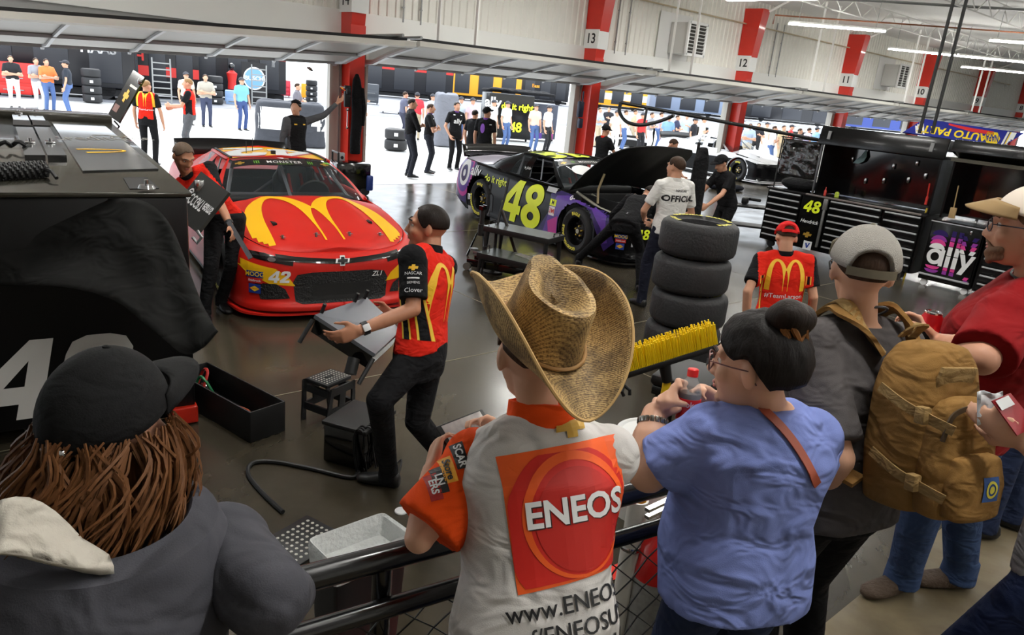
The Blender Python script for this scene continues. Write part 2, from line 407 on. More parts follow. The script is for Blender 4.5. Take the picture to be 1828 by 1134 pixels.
# overhead doors, one leaf of ribbed sections per bay, run back under the ceiling
m_door = M('door_sheet', (168, 168, 164), .5, .15, var=.05)
m_doord = M('door_rib_steel', (186, 190, 194), .45, .1)
for n, k in enumerate(range(1, 8)):
    x0, x1 = COLX[k] + .3, COLX[k + 1] - .3
    t = thing('door_%d' % (n + 1), None, None); t['kind'] = 'structure'
    # heights at the two ends of the leaf: lip near the threshold, top of the run inside
    zl, zr = (2.2, 2.42) if k == 1 else (2.46, 2.5) if k == 2 else (2.42, 2.42) if k < 5 else (2.35, 2.35)
    sl, sr = (2.58, 2.86) if k == 1 else (2.9, 2.92) if k == 2 else (2.9, 2.9)
    prof = [(14.5, 0), (14.44, .1), (14.1, .14), (13.55, .5), (12.95, .8), (12.5, 1)]
    def pt(x, i, dz=0):
        s = (x - x0) / (x1 - x0); a = zl + (zr - zl) * s; c = sl + (sr - sl) * s
        y, h = prof[i]; return (x, y, a + (c - a) * h + dz)
    b = MB(); n_ = 1
    lo = [[pt(x0 + (x1 - x0) * j / 8, i) for j in range(9)] for i in range(len(prof))]
    up = [[pt(x0 + (x1 - x0) * j / 8, i, .05) for j in range(9)] for i in range(len(prof))]
    b.grid(lo); b.grid([r[::-1] for r in up]); b.grid([lo[0], up[0]]); b.grid([lo[-1], up[-1]])
    b.grid([[r[0] for r in lo], [r[0] for r in up]]); b.grid([[r[-1] for r in lo], [r[-1] for r in up]])
    b.obj('door_leaf', m_door, t, False)
    b = MB()
    for j in range(6):
        x = x0 + .04 + (x1 - x0 - .08) * j / 5; q = [V(pt(x, i, -.025)) for i in range(len(prof))]
        w = .09 if j in (0, 5) else .05
        b.skin([[p + V((-w / 2, 0, -.02)), p + V((w / 2, 0, -.02)), p + V((w / 2, 0, .02)), p + V((-w / 2, 0, .02))] for p in q])
    b.obj('stiffener', m_doord, t, False)
    b = MB(); 
    for i, z in ((1, -.03), (3, -.03)):
        b.skin([[V(pt(x, i)) + V((0, -.03, z - .02)), V(pt(x, i)) + V((0, .03, z - .02)), V(pt(x, i)) + V((0, .03, z + .03)), V(pt(x, i)) + V((0, -.03, z + .03))] for x in (x0, x1)])
    b.obj('section_seam', m_doord, t, False)
    e = lambda x, dy, dz: V(pt(x, 5)) + V((0, dy, dz))
    b = MB(); b.skin([[e(x, -.14, -.02), e(x, -.04, -.05), e(x, -.04, .07), e(x, -.14, .07)] for x in (x0 - .02, x1 + .5)]); b.obj('strut_rail', M('rail_pale', (206, 204, 196), .5, .2), t, False)
    b = MB(); b.skin([[e(x, -.13, .075), e(x, .2, .075), e(x, .2, .12), e(x, -.13, .12)] for x in (x0 - .02, x1 + .3)]); b.obj('rubber_seal', M('black_rubber', (24, 24, 25), .8), t, False)
    b = MB()
    for x in (x0 - .1, x1 + .1):
        q = [V((x, 14.55, 0)), V((x, 14.55, 2.3)), V((x, 14.45, 2.6)), V((x, 14.2, 2.85)), V((x, 13.8, 2.98)), V((x, 12.2, 3.02))]
        b.tube(q, .03, 6)
    b.obj('guide_track', m_galv, t)
    b = MB()
    for s in (-1, 1):
        xx = (x0 - .05) if s < 0 else (x1 + .05)
        b.box((xx + .0, WALL_Y - .02, 1.4), (.26, .2, 2.8)); b.box((xx - s * .16, WALL_Y - .1, 1.4), (.06, .12, 2.8))
    b.obj('door_jamb', m_jamb, t, False)
    # perforated hangers from the roof to the track
    for x in (x0 + .45, x0 + 1.35):
        h = thing('track_hanger', None, None) if False else None
        b = MB()
        for j in range(26):
            z = 3.05 + j * .1; b.box((x, 12.45, z), (.075, .006, .055)); b.box((x - .035, 12.42, z), (.006, .07, .1)); b.box((x + .025, 12.45, z + .05), (.025, .006, .05)); b.box((x - .025, 12.45, z + .05), (.025, .006, .05))
        o = b.obj('track_hanger', m_hdr, t, False)
# conduit, lamps, wall boxes
m_tubeL = M('lamp_tube', (255, 253, 246), .3, emit=75)
def lamp(p, q, label):
    p = V(p); q = V(q); d = q - p; L = d.length; mid = (p + q) / 2; az = math.atan2(d.y, d.x)
    t = thing('strip_light', label, 'ceiling light', mid, az, 'fluorescent strip lights under the roof')
    b = MB(); b.box((0, 0, .06), (L, .12, .06), bev=.01); b.obj('lamp_housing', m_hdr, t)
    b = MB(); b.cyl((-L / 2, -.04, .01), (L / 2, -.04, .01), .022, n=10); b.cyl((-L / 2, .04, .01), (L / 2, .04, .01), .022, n=10); b.obj('lamp_tube', m_tubeL, t)
    b = MB()
    for s in (-.4, .4):
        b.cyl((s * L, 0, .09), (s * L, 0, 5.56 - mid.z), .006, n=6)
    b.obj('suspension_wire', m_galv, t)
    ld = bpy.data.lights.new('strip_light_glow', 'AREA'); ld.shape = 'RECTANGLE'; ld.size = L; ld.size_y = .15; ld.energy = LAMP_W
    lo = bpy.data.objects.new('strip_light_glow', ld); COL.objects.link(lo); lo.location = (0, 0, -.03); lo.parent = t
LAMP_W = 42
lamp(G(1408, 43, 4.6), G(1580, 57, 4.6), 'white strip light near column 12, leftmost lit one')
lamp(G(1587, 88, 4.6), G(1704, 99.8, 4.6), 'white strip light above plate 11, left half of a long row')
lamp(G(1709, 100.3, 4.6), G(1830, 112, 4.6), 'white strip light continuing the long row to the right edge')
lamp(G(1717, 120, 4.6), G(1840, 132, 4.6), 'white strip light hanging lowest, by the right edge under the long row')
lamp(G(1767, 73, 4.6), G(1890, 82, 4.6), 'white strip light in the top right corner above the long row')
for i, (x, y) in enumerate([(2, 6), (8, 6), (14, 6), (.4, 11), (11, 11.2), (17.5, 11), (2, .5), (8, 1), (14, 1), (4, -4.5), (9, -4.5)]):  # unseen repeats of the strips; row near the wall added to brighten it
    lamp((x, y + 1.2, 4.9), (x, y - 1.2, 4.9), 'unseen white strip light overhead, helping light the room')
m_copper = M('copper_pipe', (150, 96, 70), .4, .6)
def pipe(name, label, pts, r, m, cat='pipe'):
    b = MB(); b.tube([V(p) for p in pts], r, 8); return tag(b.obj(name, m), label, cat)
pipe('conduit', 'thin buff conduit running along the wall top past columns 12 and 11', [(-5, 14.5, 4.95), (48, 14.5, 4.75)], .022, M('buff_pipe', (196, 180, 150), .5))
pipe('copper_pipe', 'thin copper pipe bending down left of the first strip light', [G(1380, 42, 4.75), G(1384, 27, 4.8), G(1600, 42, 4.85), G(1900, 64, 4.9)], .02, m_copper)
pipe('roof_conduit', 'grey conduit run along the roof at the top right', [G(1400, -6, 5.3), G(1600, 4, 5.3), G(1900, 22, 5.3)], .035, m_galv)
for x, lab in ((9.3, 'above the middle bay'), (16.1, 'left of the large fan unit'), (24.0, 'under the first strip light')):
    t = thing('wall_conduit', 'pair of slim vertical wall conduits, ' + lab, 'conduit', (x, WALL_Y - .06, 3.4))
    for dx in (0, .45):
        b = MB(); b.cyl((dx, 0, 0), (dx, 0, 1.7), .018, n=8)
        for z in (.3, 1.1): b.box((dx, .01, z), (.07, .02, .03))
        b.obj('conduit_tube', m_galv, t)
def wall_box(x, z, label):
    t = thing('wall_fan', label, 'ventilation fan', (x, WALL_Y - .05, z))
    b = MB(); b.box((.2, 0, 0), (1.5, .03, 1.25), bev=.01); b.obj('backing_plate', m_plate, t)
    b = MB(); b.box((.35, -.35, -.05), (.8, .65, .85), bev=.02); b.obj('fan_housing', M('pale_grey_box', (200, 200, 196), .5), t)
    b = MB(); fx = .35; y = -.7
    for c, d in (((fx, y, .38), (.9, .07, .08)), ((fx, y, -.48), (.9, .07, .08)), ((fx - .42, y, -.05), (.07, .07, .9)), ((fx + .42, y, -.05), (.07, .07, .9)), ((fx, y, -.05), (.05, .07, .9))): b.box(c, d, bev=.008)
    b.obj('fan_frame', m_plate, t)
    b = MB()
    for j in range(9): b.box((fx, y + .02, -.42 + j * .095), (.84, .03, .07), R=Matrix.Rotation(.6, 3, 'X'))
    b.obj('louvre', M('louvre_dark', (60, 58, 54), .6), t)
wall_box(18.4, 4.1, 'large white framed fan unit standing out from the wall, nearer one')
wall_box(32.6, 4.15, 'small white fan box on the wall by plate 10, farther one')
for i, (q0, q1, lab) in enumerate((((1706, -6, 9.6), (1641, 238, 9.6), 'left of the two black cables hanging above the black cabinets'), ((1725, -6, 9.6), (1664, 238, 9.6), 'right of the two black cables hanging above the black cabinets'))):
    b = MB(); a, c = P(*q0), P(*q1); a = V((c.x + (a.x - c.x) * .5, c.y + (a.y - c.y) * .5, ceil_z(c.y)))
    b.tube([a, (a + c) / 2 + V((.01, 0, 0)), c], .022, 8); tag(b.obj('hanging_cable', M('black_cable', (18, 18, 19), .6)), lab, 'cable')
# roof trusses
for i in range(4):
    y = 11 - i * 3.4; zc = ceil_z(y)
    b = MB(); b.box((27, y, zc - .12), (78, .06, .03)); b.box((27, y, zc - .5), (78, .05, .03))
    x = -10
    while x < 64:
        b.cyl((x, y, zc - .5), (x + .6, y, zc - .12), .015, n=5); b.cyl((x + .6, y, zc - .12), (x + 1.2, y, zc - .5), .015, n=5); x += 1.2
    o = b.obj('trim_%d' % (4 + i), m_hdr, None, False); o['kind'] = 'structure'
# ================================================================ stock cars
m_tire = M('tyre_rubber', (30, 30, 32), .72, bump=.1, bscale=90)
m_tireface = M('tyre_tread', (36, 36, 38), .62, bump=.25, bscale=40, var=.25, vscale=9)
m_rimblk = M('black_wheel_steel', (18, 18, 20), .35, .5)
m_yel = M('yellow_lettering', (226, 214, 74), .6)
m_blk = M('matt_black', (12, 12, 13), .55)
m_blkg = M('gloss_black', (8, 8, 10), .12, coat=.6)
m_dark = M('dark_inside', (20, 20, 22), .8)
m_wht = M('white_print', (236, 236, 236), .45)
m_glass = M('window_plastic', (70, 78, 82), .08, alpha=.28, spec=.6)
m_chrome = M('chrome', (200, 200, 202), .15, 1)
m_steel = M('bright_steel', (190, 192, 194), .25, .9)
m_cage = M('roll_cage_grey', (120, 124, 130), .4, .3)
m_redseat = M('red_harness', (196, 50, 36), .7)
def ring_text(txt, R, size, a0, flip=1):
    "lettering bent round a circle, starting angle a0, as a flat mesh in the u,v plane"
    me = text_mesh(txt, size=size, bold=.004, space=1.05)
    for v in me.vertices:
        a = a0 - flip * v.co.x / R; r = R + flip * v.co.y
        v.co = V((r * math.cos(a), r * math.sin(a), 0))
    return me
TY_R, TY_W = .355, .34
def tire_profile(w=TY_W, R=TY_R, ri=.215):
    h = w / 2
    return [(ri, -h * .82), (ri + .03, -h * .9), (ri + .075, -h), (R - .045, -h * .95), (R - .012, -h * .8), (R, -h * .6), (R, 0), (R, h * .6), (R - .012, h * .8), (R - .045, h * .95), (ri + .075, h), (ri + .03, h * .9), (ri, h * .82), (ri - .012, 0), (ri, -h * .82)]
def tire_mesh(mb, c, ax, w=TY_W): mb.lathe(tire_profile(w), c, ax, 40)
_wheel = {}
def wheel(parent, x, y, side, lettering=True):
    "tyre, wheel and hub as children of the car; side +1 = the car's left"
    ax = V((0, side, 0)); c = V((x, y, TY_R))
    w = bpy.data.objects.new('wheel', None); COL.objects.link(w); w.parent = parent; w.location = c
    b = MB(); b.lathe(tire_profile(), (0, 0, 0), ax, 44); b.obj('tyre', m_tire, w)
    h = TY_W / 2
    b = MB()
    b.lathe([(.214, -h * .8), (.214, h * .75), (.205, h * .82), (.196, h * .75), (.19, h * .2), (.185, -h * .75)], (0, 0, 0), ax, 36)
    b.lathe([(.19, h * .18), (.15, h * .12), (.1, h * .3), (.085, h * .36), (.06, h * .36), (.001, h * .36)], (0, 0, 0), ax, 30)
    for k in range(10):
        a = 2 * PI * k / 10; p = V((math.cos(a) * .15, side * h * .2, math.sin(a) * .15)); b.ell(p, (.022, .012, .022), n=8, m=4)
    b.obj('rim', m_rimblk, w)
    b = MB(); b.cyl(V((0, side * h * .3, 0)), V((0, side * h * .62, 0)), .042, .036, 14); b.obj('hub', M('hub_steel', (150, 140, 120), .3, .8), w)
    for k in range(5):
        a = 2 * PI * k / 5 + .3; p = V((math.cos(a) * .075, side * h * .36, math.sin(a) * .075)); b = MB(); b.cyl(p, p + V((0, side * .03, 0)), .014, n=6); b.obj('lug_nut', M('yellow_nut', (200, 170, 60), .4, .3), w)
    if lettering:
        for k, (t, a) in enumerate((('EAGLE', PI / 2), ('GOODYEAR', -PI / 2 - .4), ('EAGLE', PI * 1.05))):
            me = ring_text(t, .262, .062, a)
            for v in me.vertices: v.co = V((-side * v.co.x, side * (h * .93 + .012), v.co.y))
            me.materials.clear(); mesh_obj('tyre_lettering', me, m_yel, w)
    return w
U = V
OUT_MID = [(1.03, 0), (1.02, .30), (.985, .55), (.90, .75), (.74, .89), (.45, .955), (0, .975), (-.7, .965), (-1.4, .965), (-2.1, .97), (-2.79, .985), (-3.3, .965), (-3.7, .90), (-3.84, .80), (-3.89, .5), (-3.90, 0)]
OUT_TOP = [(.93, 0, .66), (.92, .30, .66), (.87, .52, .67), (.78, .70, .70), (.58, .83, .75), (.35, .875, .79), (0, .895, .845), (-.45, .885, .885), (-1.3, .88, .915), (-2.1, .885, .94), (-2.79, .89, .965), (-3.2, .865, .97), (-3.55, .80, .97), (-3.72, .70, .975), (-3.78, .4, .985), (-3.79, 0, .985)]
def outline(z, mid=True):
    pass
def car_levels():
    L = []
    n = 8
    mid = catmull(OUT_MID, n); top = catmull(OUT_TOP, n); N = len(mid)
    for i in range(N):
        mx, my = mid[i]; tx, ty, tz = top[i]
        f = max(0, min(1, (mx - .35) / .6)); r = max(0, min(1, (-3.2 - mx) / .5))
        zb = .11 + .0 * f + .16 * r
        col = [(mx + .045 * f, my * (1 + .005 * f) - .0, zb), (mx + .045 * f, my + .0, zb + .045), (mx + .012 * f, my - .004, .22 + .12 * r), (mx, my, .40), (mx - .005, my - .002, .54), (mx + (tx - mx) * .35, my + (ty - my) * .35, tz - (tz - .54) * .38), (tx, ty, tz)]
        L.append(catmull(col, 4))
    return L, N
def top_sheet(top, x0, x1, bulge):
    "rows across the car between shoulder lines for x in [x0, x1]"
    rows = []
    for (x, y, z) in top:
        if not (x1 <= x <= x0): continue
        row = []
        for k in range(25):
            t = 1 - k / 12; yy = y * t
            zz = z + (1 - t * t) * bulge(x) + hood_form(x, yy)
            row.append((x, yy, zz))
        rows.append(row)
    return rows
def hood_form(x, y):
    if -.45 < x < .95:
        s = min(1, max(0, (.9 - x) / .5)); a = abs(y)
        ridge = math.exp(-((a - .43) / .09) ** 2) * .018 * s - math.exp(-(y / .16) ** 2) * .012 * s * (x > -.3)
        return ridge
    return 0
def crown(x): return .105 if x < -.3 else .045 + .06 * min(1, max(0, (.93 - x) / 1.2))
def build_car(t, paint, m_hood, hood_open=0, glassless=False):
    "t: Empty at the front axle on the floor, nose along +x"
    L, N = car_levels(); P_ = {}
    mid = MB()
    for s in (1, -1):
        mid.grid([[(p[0], s * p[1], p[2]) for p in col] for col in L])
    me = mid.me('body', True); bm = bmesh.new(); bm.from_mesh(me); bmesh.ops.remove_doubles(bm, verts=bm.verts[:], dist=.0005)
    # wheel openings
    for cx, R in ((0, .41), (-2.79, .405)):
        cz = TY_R + .0
        kill = [f for f in bm.faces if abs(f.calc_center_median().y) > .6 and (f.calc_center_median().x - cx) ** 2 + (f.calc_center_median().z - cz) ** 2 < R * R]
        bmesh.ops.delete(bm, geom=kill, context='FACES')
        for v in bm.verts:
            if v.is_boundary and abs(v.co.y) > .6 and v.co.z > .14:
                d = V((v.co.x - cx, v.co.z - cz)); 
                if R - .08 < d.length < R + .12: d = d.normalized() * R; v.co.x = cx + d.x; v.co.z = cz + d.y
    bmesh.ops.recalc_face_normals(bm, faces=bm.faces[:]); bm.to_mesh(me); bm.free(); smooth_by_angle(me, .9)
    body = mesh_obj('body_side', me, paint, t)
    sol = body.modifiers.new('t', 'SOLIDIFY'); sol.thickness = .012; sol.offset = -1
    top = catmull(OUT_TOP, 8)
    # nose cap, hood, deck
    b = MB(); b.grid(top_sheet(top, .94, .80, crown)); nose = b.obj('nose_cap', paint, t)
    b = MB(); hb = top_sheet(top, .83, -.40, crown); hb = [[(x, y * .985, z + .002) for x, y, z in r] for r in hb]; b.grid(hb); hood = b.obj('hood', m_hood, t)
    b = MB(); b.grid(top_sheet(top, -2.3, -3.9, lambda x: .045)); deck = b.obj('rear_deck', paint, t)
    if hood_open:
        so = hood.modifiers.new('t', 'SOLIDIFY'); so.thickness = .02; so.offset = 0
        piv = V((-.40, 0, .93)); R = Matrix.Rotation(-hood_open, 4, 'Y')
        hood.data.transform(Matrix.Translation(piv) @ R @ Matrix.Translation(-piv))
    # greenhouse: base ring and roof ring on the right half, mirrored
    base = [(-.30, 0, .975), (-.34, .30, .965), (-.42, .58, .94), (-.56, .80, .905), (-.75, .87, .915), (-1.55, .885, .925), (-2.1, .875, .94), (-2.62, .80, .965), (-2.95, .60, .99), (-3.05, .3, 1.01), (-3.07, 0, 1.015)]
    roof = [(-1.15, 0, 1.30), (-1.155, .28, 1.297), (-1.17, .49, 1.285), (-1.20, .575, 1.265), (-1.26, .60, 1.262), (-1.65, .615, 1.27), (-2.0, .605, 1.265), (-2.14, .575, 1.25), (-2.2, .47, 1.265), (-2.22, .26, 1.28), (-2.225, 0, 1.285)]
    n = 6; bs = catmull(base, n); rf = catmull(roof, n); wind = MB(); rear = MB(); PL, QW = [], []
    def quad(i, j, s):
        rows = []
        for k in range(i, j + 1):
            a, c = np.array(bs[k]), np.array(rf[k]); o = V((0, 0, 0)); col = []
            for q in range(9):
                tt = q / 8; p = a + (c - a) * tt; bul = .02 * math.sin(PI * tt); p = p + np.array([bul * (.8 if k < 18 else -.6 if k > 42 else 0), .022 * math.sin(PI * tt) * (1 if 16 <= k <= 44 else 0), bul * .6])
                col.append((p[0], s * p[1], p[2]))
            rows.append(col)
        return rows
    for s in (1, -1):
        pil, side = MB(), MB(); PL.append(pil); QW.append(side); wind.grid(quad(0, 18, s))
        pil.grid(quad(18, 22, s)); pil.grid(quad(35, 42, s)); pil.grid(quad(29, 31, s)); rear.grid(quad(42, 60, s))
        q = quad(31, 35, s); side.grid(q)
        # rails along window top and sill
        for row in (0, 8):
            pil.tube([V(c[row]) for c in quad(20, 36, s)], .02, 6)
    paint_p = paint if isinstance(paint, list) else [paint]
    pl = [q.obj('pillar', paint_p, t) for q in PL][1]; wd = wind.obj('windshield', m_glass, t); rw = rear.obj('rear_window', m_glass, t); [q.obj('quarter_window', m_glass, t) for q in QW]
    # roof skin
    b = MB(); rows = []
    for k in range(len(rf)):
        x, y, z = rf[k]; rows.append([(x, y * (1 - j / 10), z + .03 * (1 - (1 - j / 10) ** 2) * (1 if abs(y) > .02 else 1)) for j in range(21)])
    b.grid(rows); roofo = b.obj('roof', paint, t)
    for s in (1, -1): b = MB(); b.tube([(x, s * (y - .04), z + .02) for x, y, z in rf[22:40]], .012, 6); b.obj('roof_rail', m_blk, t)
    # inside: floor pan, dash, seat, cage
    b = MB(); b.box((-1.45, 0, .16), (4.2, 1.5, .1)); b.box((-.62, 0, .5), (.08, 1.4, .62)); b.box((-2.3, 0, .55), (.05, 1.4, .7)); b.box((.1, 0, .14), (1.6, 1.2, .05))
    for cx in (0, -2.79):
        for s in (1, -1):
            b.box((cx, s * .5, .5), (.9, .04, .7))
    b.box((-3.2, 0, .55), (1.0, 1.3, .5)); b.obj('floor_pan', m_dark, t, False)
    b = MB(); b.box((-.85, 0, .86), (.35, 1.5, .12), bev=.04); b.obj('dashboard', m_blk, t)
    b = MB(); b.loft([((-1.7, .38, .35), (.25, 0, 0), (0, .24, 0)), ((-1.75, .38, .5), (.26, 0, 0), (0, .26, 0)), ((-1.95, .38, .55), (.1, 0, 0), (0, .28, 0)), ((-2.0, .38, .95), (.08, 0, 0), (0, .26, 0)), ((-2.02, .38, 1.12), (.07, 0, 0), (0, .15, 0))], 18, 3); b.box((-1.85, .2, 1.0), (.3, .04, .2), bev=.02); b.box((-1.85, .56, 1.0), (.3, .04, .2), bev=.02); b.obj('seat', m_blk, t)
    b = MB()
    for s in (.3, .46): b.tube([(-1.93, s, 1.0), (-1.8, s, .8), (-1.68, .38, .58)], .022, 6)
    b.obj('harness', m_redseat, t)
    b = MB(); c = [(-.75, .70, .2), (-.72, .72, .85), (-1.22, .54, 1.22), (-2.05, .55, 1.22), (-2.5, .62, .95), (-2.9, .55, .8)]
    for s in (1, -1): b.tube([(x, s * y, z) for x, y, z in c], .022, 8); b.tube([(-2.05, s * .55, 1.22), (-2.0, s * .72, .9), (-2.0, s * .72, .2)], .022, 8); b.tube([(-.85, s * .8, .72), (-2.0, s * .8, .72)], .02, 8); b.tube([(-.85, s * .82, .5), (-2.0, s * .82, .5)], .02, 8); b.tube([(-.74, s * .72, .86), (-2.0, s * .72, .5)], .02, 8)
    b.tube([(-1.22, -.54, 1.22), (-1.22, .54, 1.22)], .022, 8); b.tube([(-2.05, -.55, 1.22), (-2.05, .55, 1.22)], .022, 8); b.tube([(-2.05, .55, 1.2), (-2.0, -.7, .3)], .022, 8); b.tube([(-1.22, 0, 1.22), (-.72, 0, .88)], .02, 8)
    b.obj('roll_cage', m_cage, t)
    b = MB(); b.lathe([(.19, .0), (.205, .015), (.19, .03), (.175, .015), (.19, 0)], (-1.12, .38, .86), (-.9, 0, .35), 24); b.cyl((-1.12, .38, .86), (-.8, .38, .72), .03); b.box((-1.12, .38, .86), (.02, .34, .03)); b.obj('steering_wheel', m_blk, t)
    # window net and frame on the side openings
    wn = MB()
    for s in (1, -1):
        for k in (0, 1, 2): wn.tube([(-1.25 + .0 - k * .32, s * .76, .93), (-1.42 - k * .28, s * .625, 1.24)], .012, 6)
    wn.obj('window_brace', m_cage, t)
    # spoiler, splitter
    b = MB(); rows = [[], []]
    for k in range(17):
        y = -.78 + 1.56 * k / 16; cv = .07 * (1 - (y / .78) ** 2)
        rows[0].append((-3.73 - cv, y, .985)); rows[1].append((-3.83 - cv, y, 1.20 + .02 * (1 - (y / .78) ** 2)))
    b.grid(rows); sp = b.obj('spoiler', m_blkg if hood_open else M('spoiler_black', (22, 22, 24), .3), t); so = sp.modifiers.new('t', 'SOLIDIFY'); so.thickness = .012
    b = MB(); o = catmull([(1.06, -.0), (1.05, -.30), (1.01, -.60), (.93, -.80), (.78, -.93), (.5, -.985)], 6); o = [(x, -y) for x, y in o[::-1]][:-1] + [tuple(p) for p in o]
    q = [(p[0] + .0, p[1] * 1.0) for p in o] + [(.3, o[-1][1]), (.3, o[0][1])]
    b.prism(q, (0, 0, .065), (1, 0, 0), (0, 1, 0), (0, 0, .022)); b.obj('splitter', paint if not hood_open else m_blkg, t, False)
    # wheels
    for x in (.0, -2.79):
        for s in (1, -1): wheel(t, x, s * .80, s)
    # rocker skirt
    for s in (1, -1): b = MB(); b.box((-1.42, s * .93, .10), (1.95, .03, .1)); b.obj('side_skirt', m_blk, t, False)
    return dict(body=body, nose=nose, hood=hood, deck=deck, pillar=pl, wind=wd, roof=roofo, rear=rw)
def place(t, x, y, yaw):
    "nose along (sin yaw, -cos yaw)"
    t.location = (x, y, 0); t.rotation_euler = (0, 0, math.atan2(-math.cos(yaw), math.sin(yaw)))
def carmark(car, name, src, o, u, v, mat, targets, **k):
    "a print on the car given in its own frame"
    w = wmat(car); R = w.to_3x3(); k.setdefault('far', 2.2)
    return mark(name, src, w @ V(o), R @ V(u), R @ V(v), mat, car, targets, **k)
# ---- the red and yellow car in bay 14
m_red42 = M('race_red', (206, 34, 24), .42, coat=.06, spec=.35, var=.05)
m_ylw42 = M('race_yellow', (250, 192, 24), .45, spec=.3)
car42 = thing('race_car', 'red and yellow stock car numbered 42 with golden arches on its hood', 'race car'); place(car42, 3.64, 7.36, -.155)
c = build_car(car42, m_red42, m_red42)
def cm(name, src, o, u, v, mat, tg, **k): return carmark(car42, name, src, o, u, v, mat, [c[q] for q in tg], **k)
TOP = ['hood', 'nose', 'body', 'deck']
cm('hood_arches', arches(), (.80, 0, 1.5), (0, 1.27, 0), (-1.14, 0, 0), m_ylw42, ['hood'], off=.005, far=2)
cm('roof_panel', [[(-.62, -.5), (.62, -.5), (.62, .55), (-.62, .55)]], (-1.65, 0, 2), (0, 1, 0), (-1, 0, 0), m_ylw42, ['roof', 'wind'] if False else ['roof'], off=.004)
def num(d):
    "bold slanted race numerals, 1 high"
    g = {'4': [[(.42, 0), (.66, 0), (.68, .2), (.8, .2), (.82, .42), (.71, .42), (.76, 1), (.52, 1), (.02, .42), (.0, .2), (.44, .2)], [(.28, .42), (.49, .42), (.52, .74)]],
         '2': [[(0, 0), (.72, 0), (.74, .22), (.38, .22), (.66, .48), (.76, .62), (.77, .8), (.68, .95), (.5, 1.0), (.25, 1.0), (.1, .93), (.04, .78), (.02, .66), (.27, .66), (.3, .76), (.38, .8), (.46, .78), (.49, .7), (.44, .6), (.0, .22)]],
         '8': [ring_pts(28, .39, .29, c=(.39, .27)), ring_pts(28, .35, .26, c=(.40, .755)), ring_pts(20, .13, .10, c=(.39, .27)), ring_pts(20, .11, .09, c=(.40, .755))]}
    return g[d]
def digits(s, shear=.12, gap=.86):
    out = []
    for i, ch in enumerate(s):
        for q in num(ch): out.append([(x + i * gap - (len(s) * gap) / 2 + y * shear, y - .5) for x, y in q])
    return out
def digits_mesh(s, **k):
    # the 8's lobes overlap, so each outline set is filled on its own and joined
    bm = bmesh.new()
    for i, ch in enumerate(s):
        g = num(ch); sets = [[g[0], g[2]], [g[1], g[3]]] if ch == '8' else [g]
        for q in sets:
            me = poly_mesh([[(x + i * .86 - len(s) * .43 + y * .12, y - .5) for x, y in p] for p in q]); bm.from_mesh(me); bpy.data.meshes.remove(me)
    me = bpy.data.meshes.new('n'); bm.to_mesh(me); bm.free(); return me
m_num_red = M('number_red', (196, 32, 26), .4)
cm('roof_number_edge', digits_mesh('42'), (-1.68, 0, 2), (0, -.74, 0), (.86, 0, 0), m_num_red, ['roof'], off=.007)
cm('roof_number', digits_mesh('42'), (-1.68, 0, 2), (0, -.66, 0), (.76, 0, 0), m_wht, ['roof'], off=.010)
# windshield banner
m_ban = M('windshield_banner', (20, 21, 22), .35)
bp = [(-.62, -.07), (.62, -.07), (.56, .075), (-.56, .075)]
WU, WV = (0, 1, 0), (-.86, 0, .5)
def wm(name, src, x, s, mat, v=0, off=.008, **k): return cm(name, src, (-1.04 - v * .86 * .9, x, 1.225 + v * .45), (0, s, 0), (-.9 * s, 0, .42 * s), mat, ['wind', 'roof', 'pillar'], off=off, cell=.05, **k)
wm('windshield_banner', [bp], 0, 1, m_ban, off=.006)
m_grn = M('claw_green', (120, 190, 60), .5); m_gold = M('gold_badge', (190, 150, 60), .4, .4)
wm('banner_lettering', 'MONSTER', .0, .082, m_wht, bold=.01, space=1.15); wm('banner_small_lettering', 'ENERGY', .0, .036, m_grn, v=-.055, space=1.6)
claw = [[(x, .5), (x + .12, .4), (x + .1, -.2), (x + .03, -.5), (x - .04, -.2)] for x in (-.3, 0, .3)]
for y in (-.32, .30): wm('claw_mark', claw, y, .08, m_grn)
bow = [[(-.5, -.12), (-.42, .14), (-.16, .14), (-.12, .3), (.2, .3), (.18, .14), (.5, .14), (.42, -.12), (.16, -.12), (.12, -.3), (-.2, -.3), (-.18, -.12)]]
for y in (-.50, .48): wm('gold_badge', bow, y, .11, m_gold)
wm('green_tab', [[(-.4, -.15), (.4, -.15), (.4, .15), (-.4, .15)]], .52, .1, m_grn, v=.055)
# nose: dark grille openings let into the bumper, lamps, badges (seen along -x)
NU, NV = (0, 1, 0), (0, 0, 1)
def nm(name, src, y, z, s, mat, off=.006, tg=('body', 'nose'), **k): return cm(name, src, (1.6, y, z), (0, s, 0), (0, 0, s), mat, list(tg), off=off, far=2.0, back=.4, **k)
m_mesh = M('grille_mesh', (16, 16, 17), .55, bump=.8, bscale=55)
nm('grille', [[(-.46, -.13), (-.40, -.155), (.40, -.155), (.46, -.13), (.48, .06), (.44, .13), (.30, .15), (-.30, .15), (-.44, .13), (-.48, .06)]], 0, .335, 1, m_mesh, off=.004)
nm('grille_opening', [[(-.3, -.1), (.3, -.1), (.3, .06), (-.3, .06)]], 0, .31, 1, m_blk, off=.007)
nm('upper_grille', [[(-.62, .015), (-.45, -.015), (0, -.045), (.45, -.015), (.62, .015), (.62, .05), (.45, .03), (0, .0), (-.45, .03), (-.62, .05)]], 0, .60, 1, m_blkg, off=.006, tg=('body', 'nose', 'hood'))
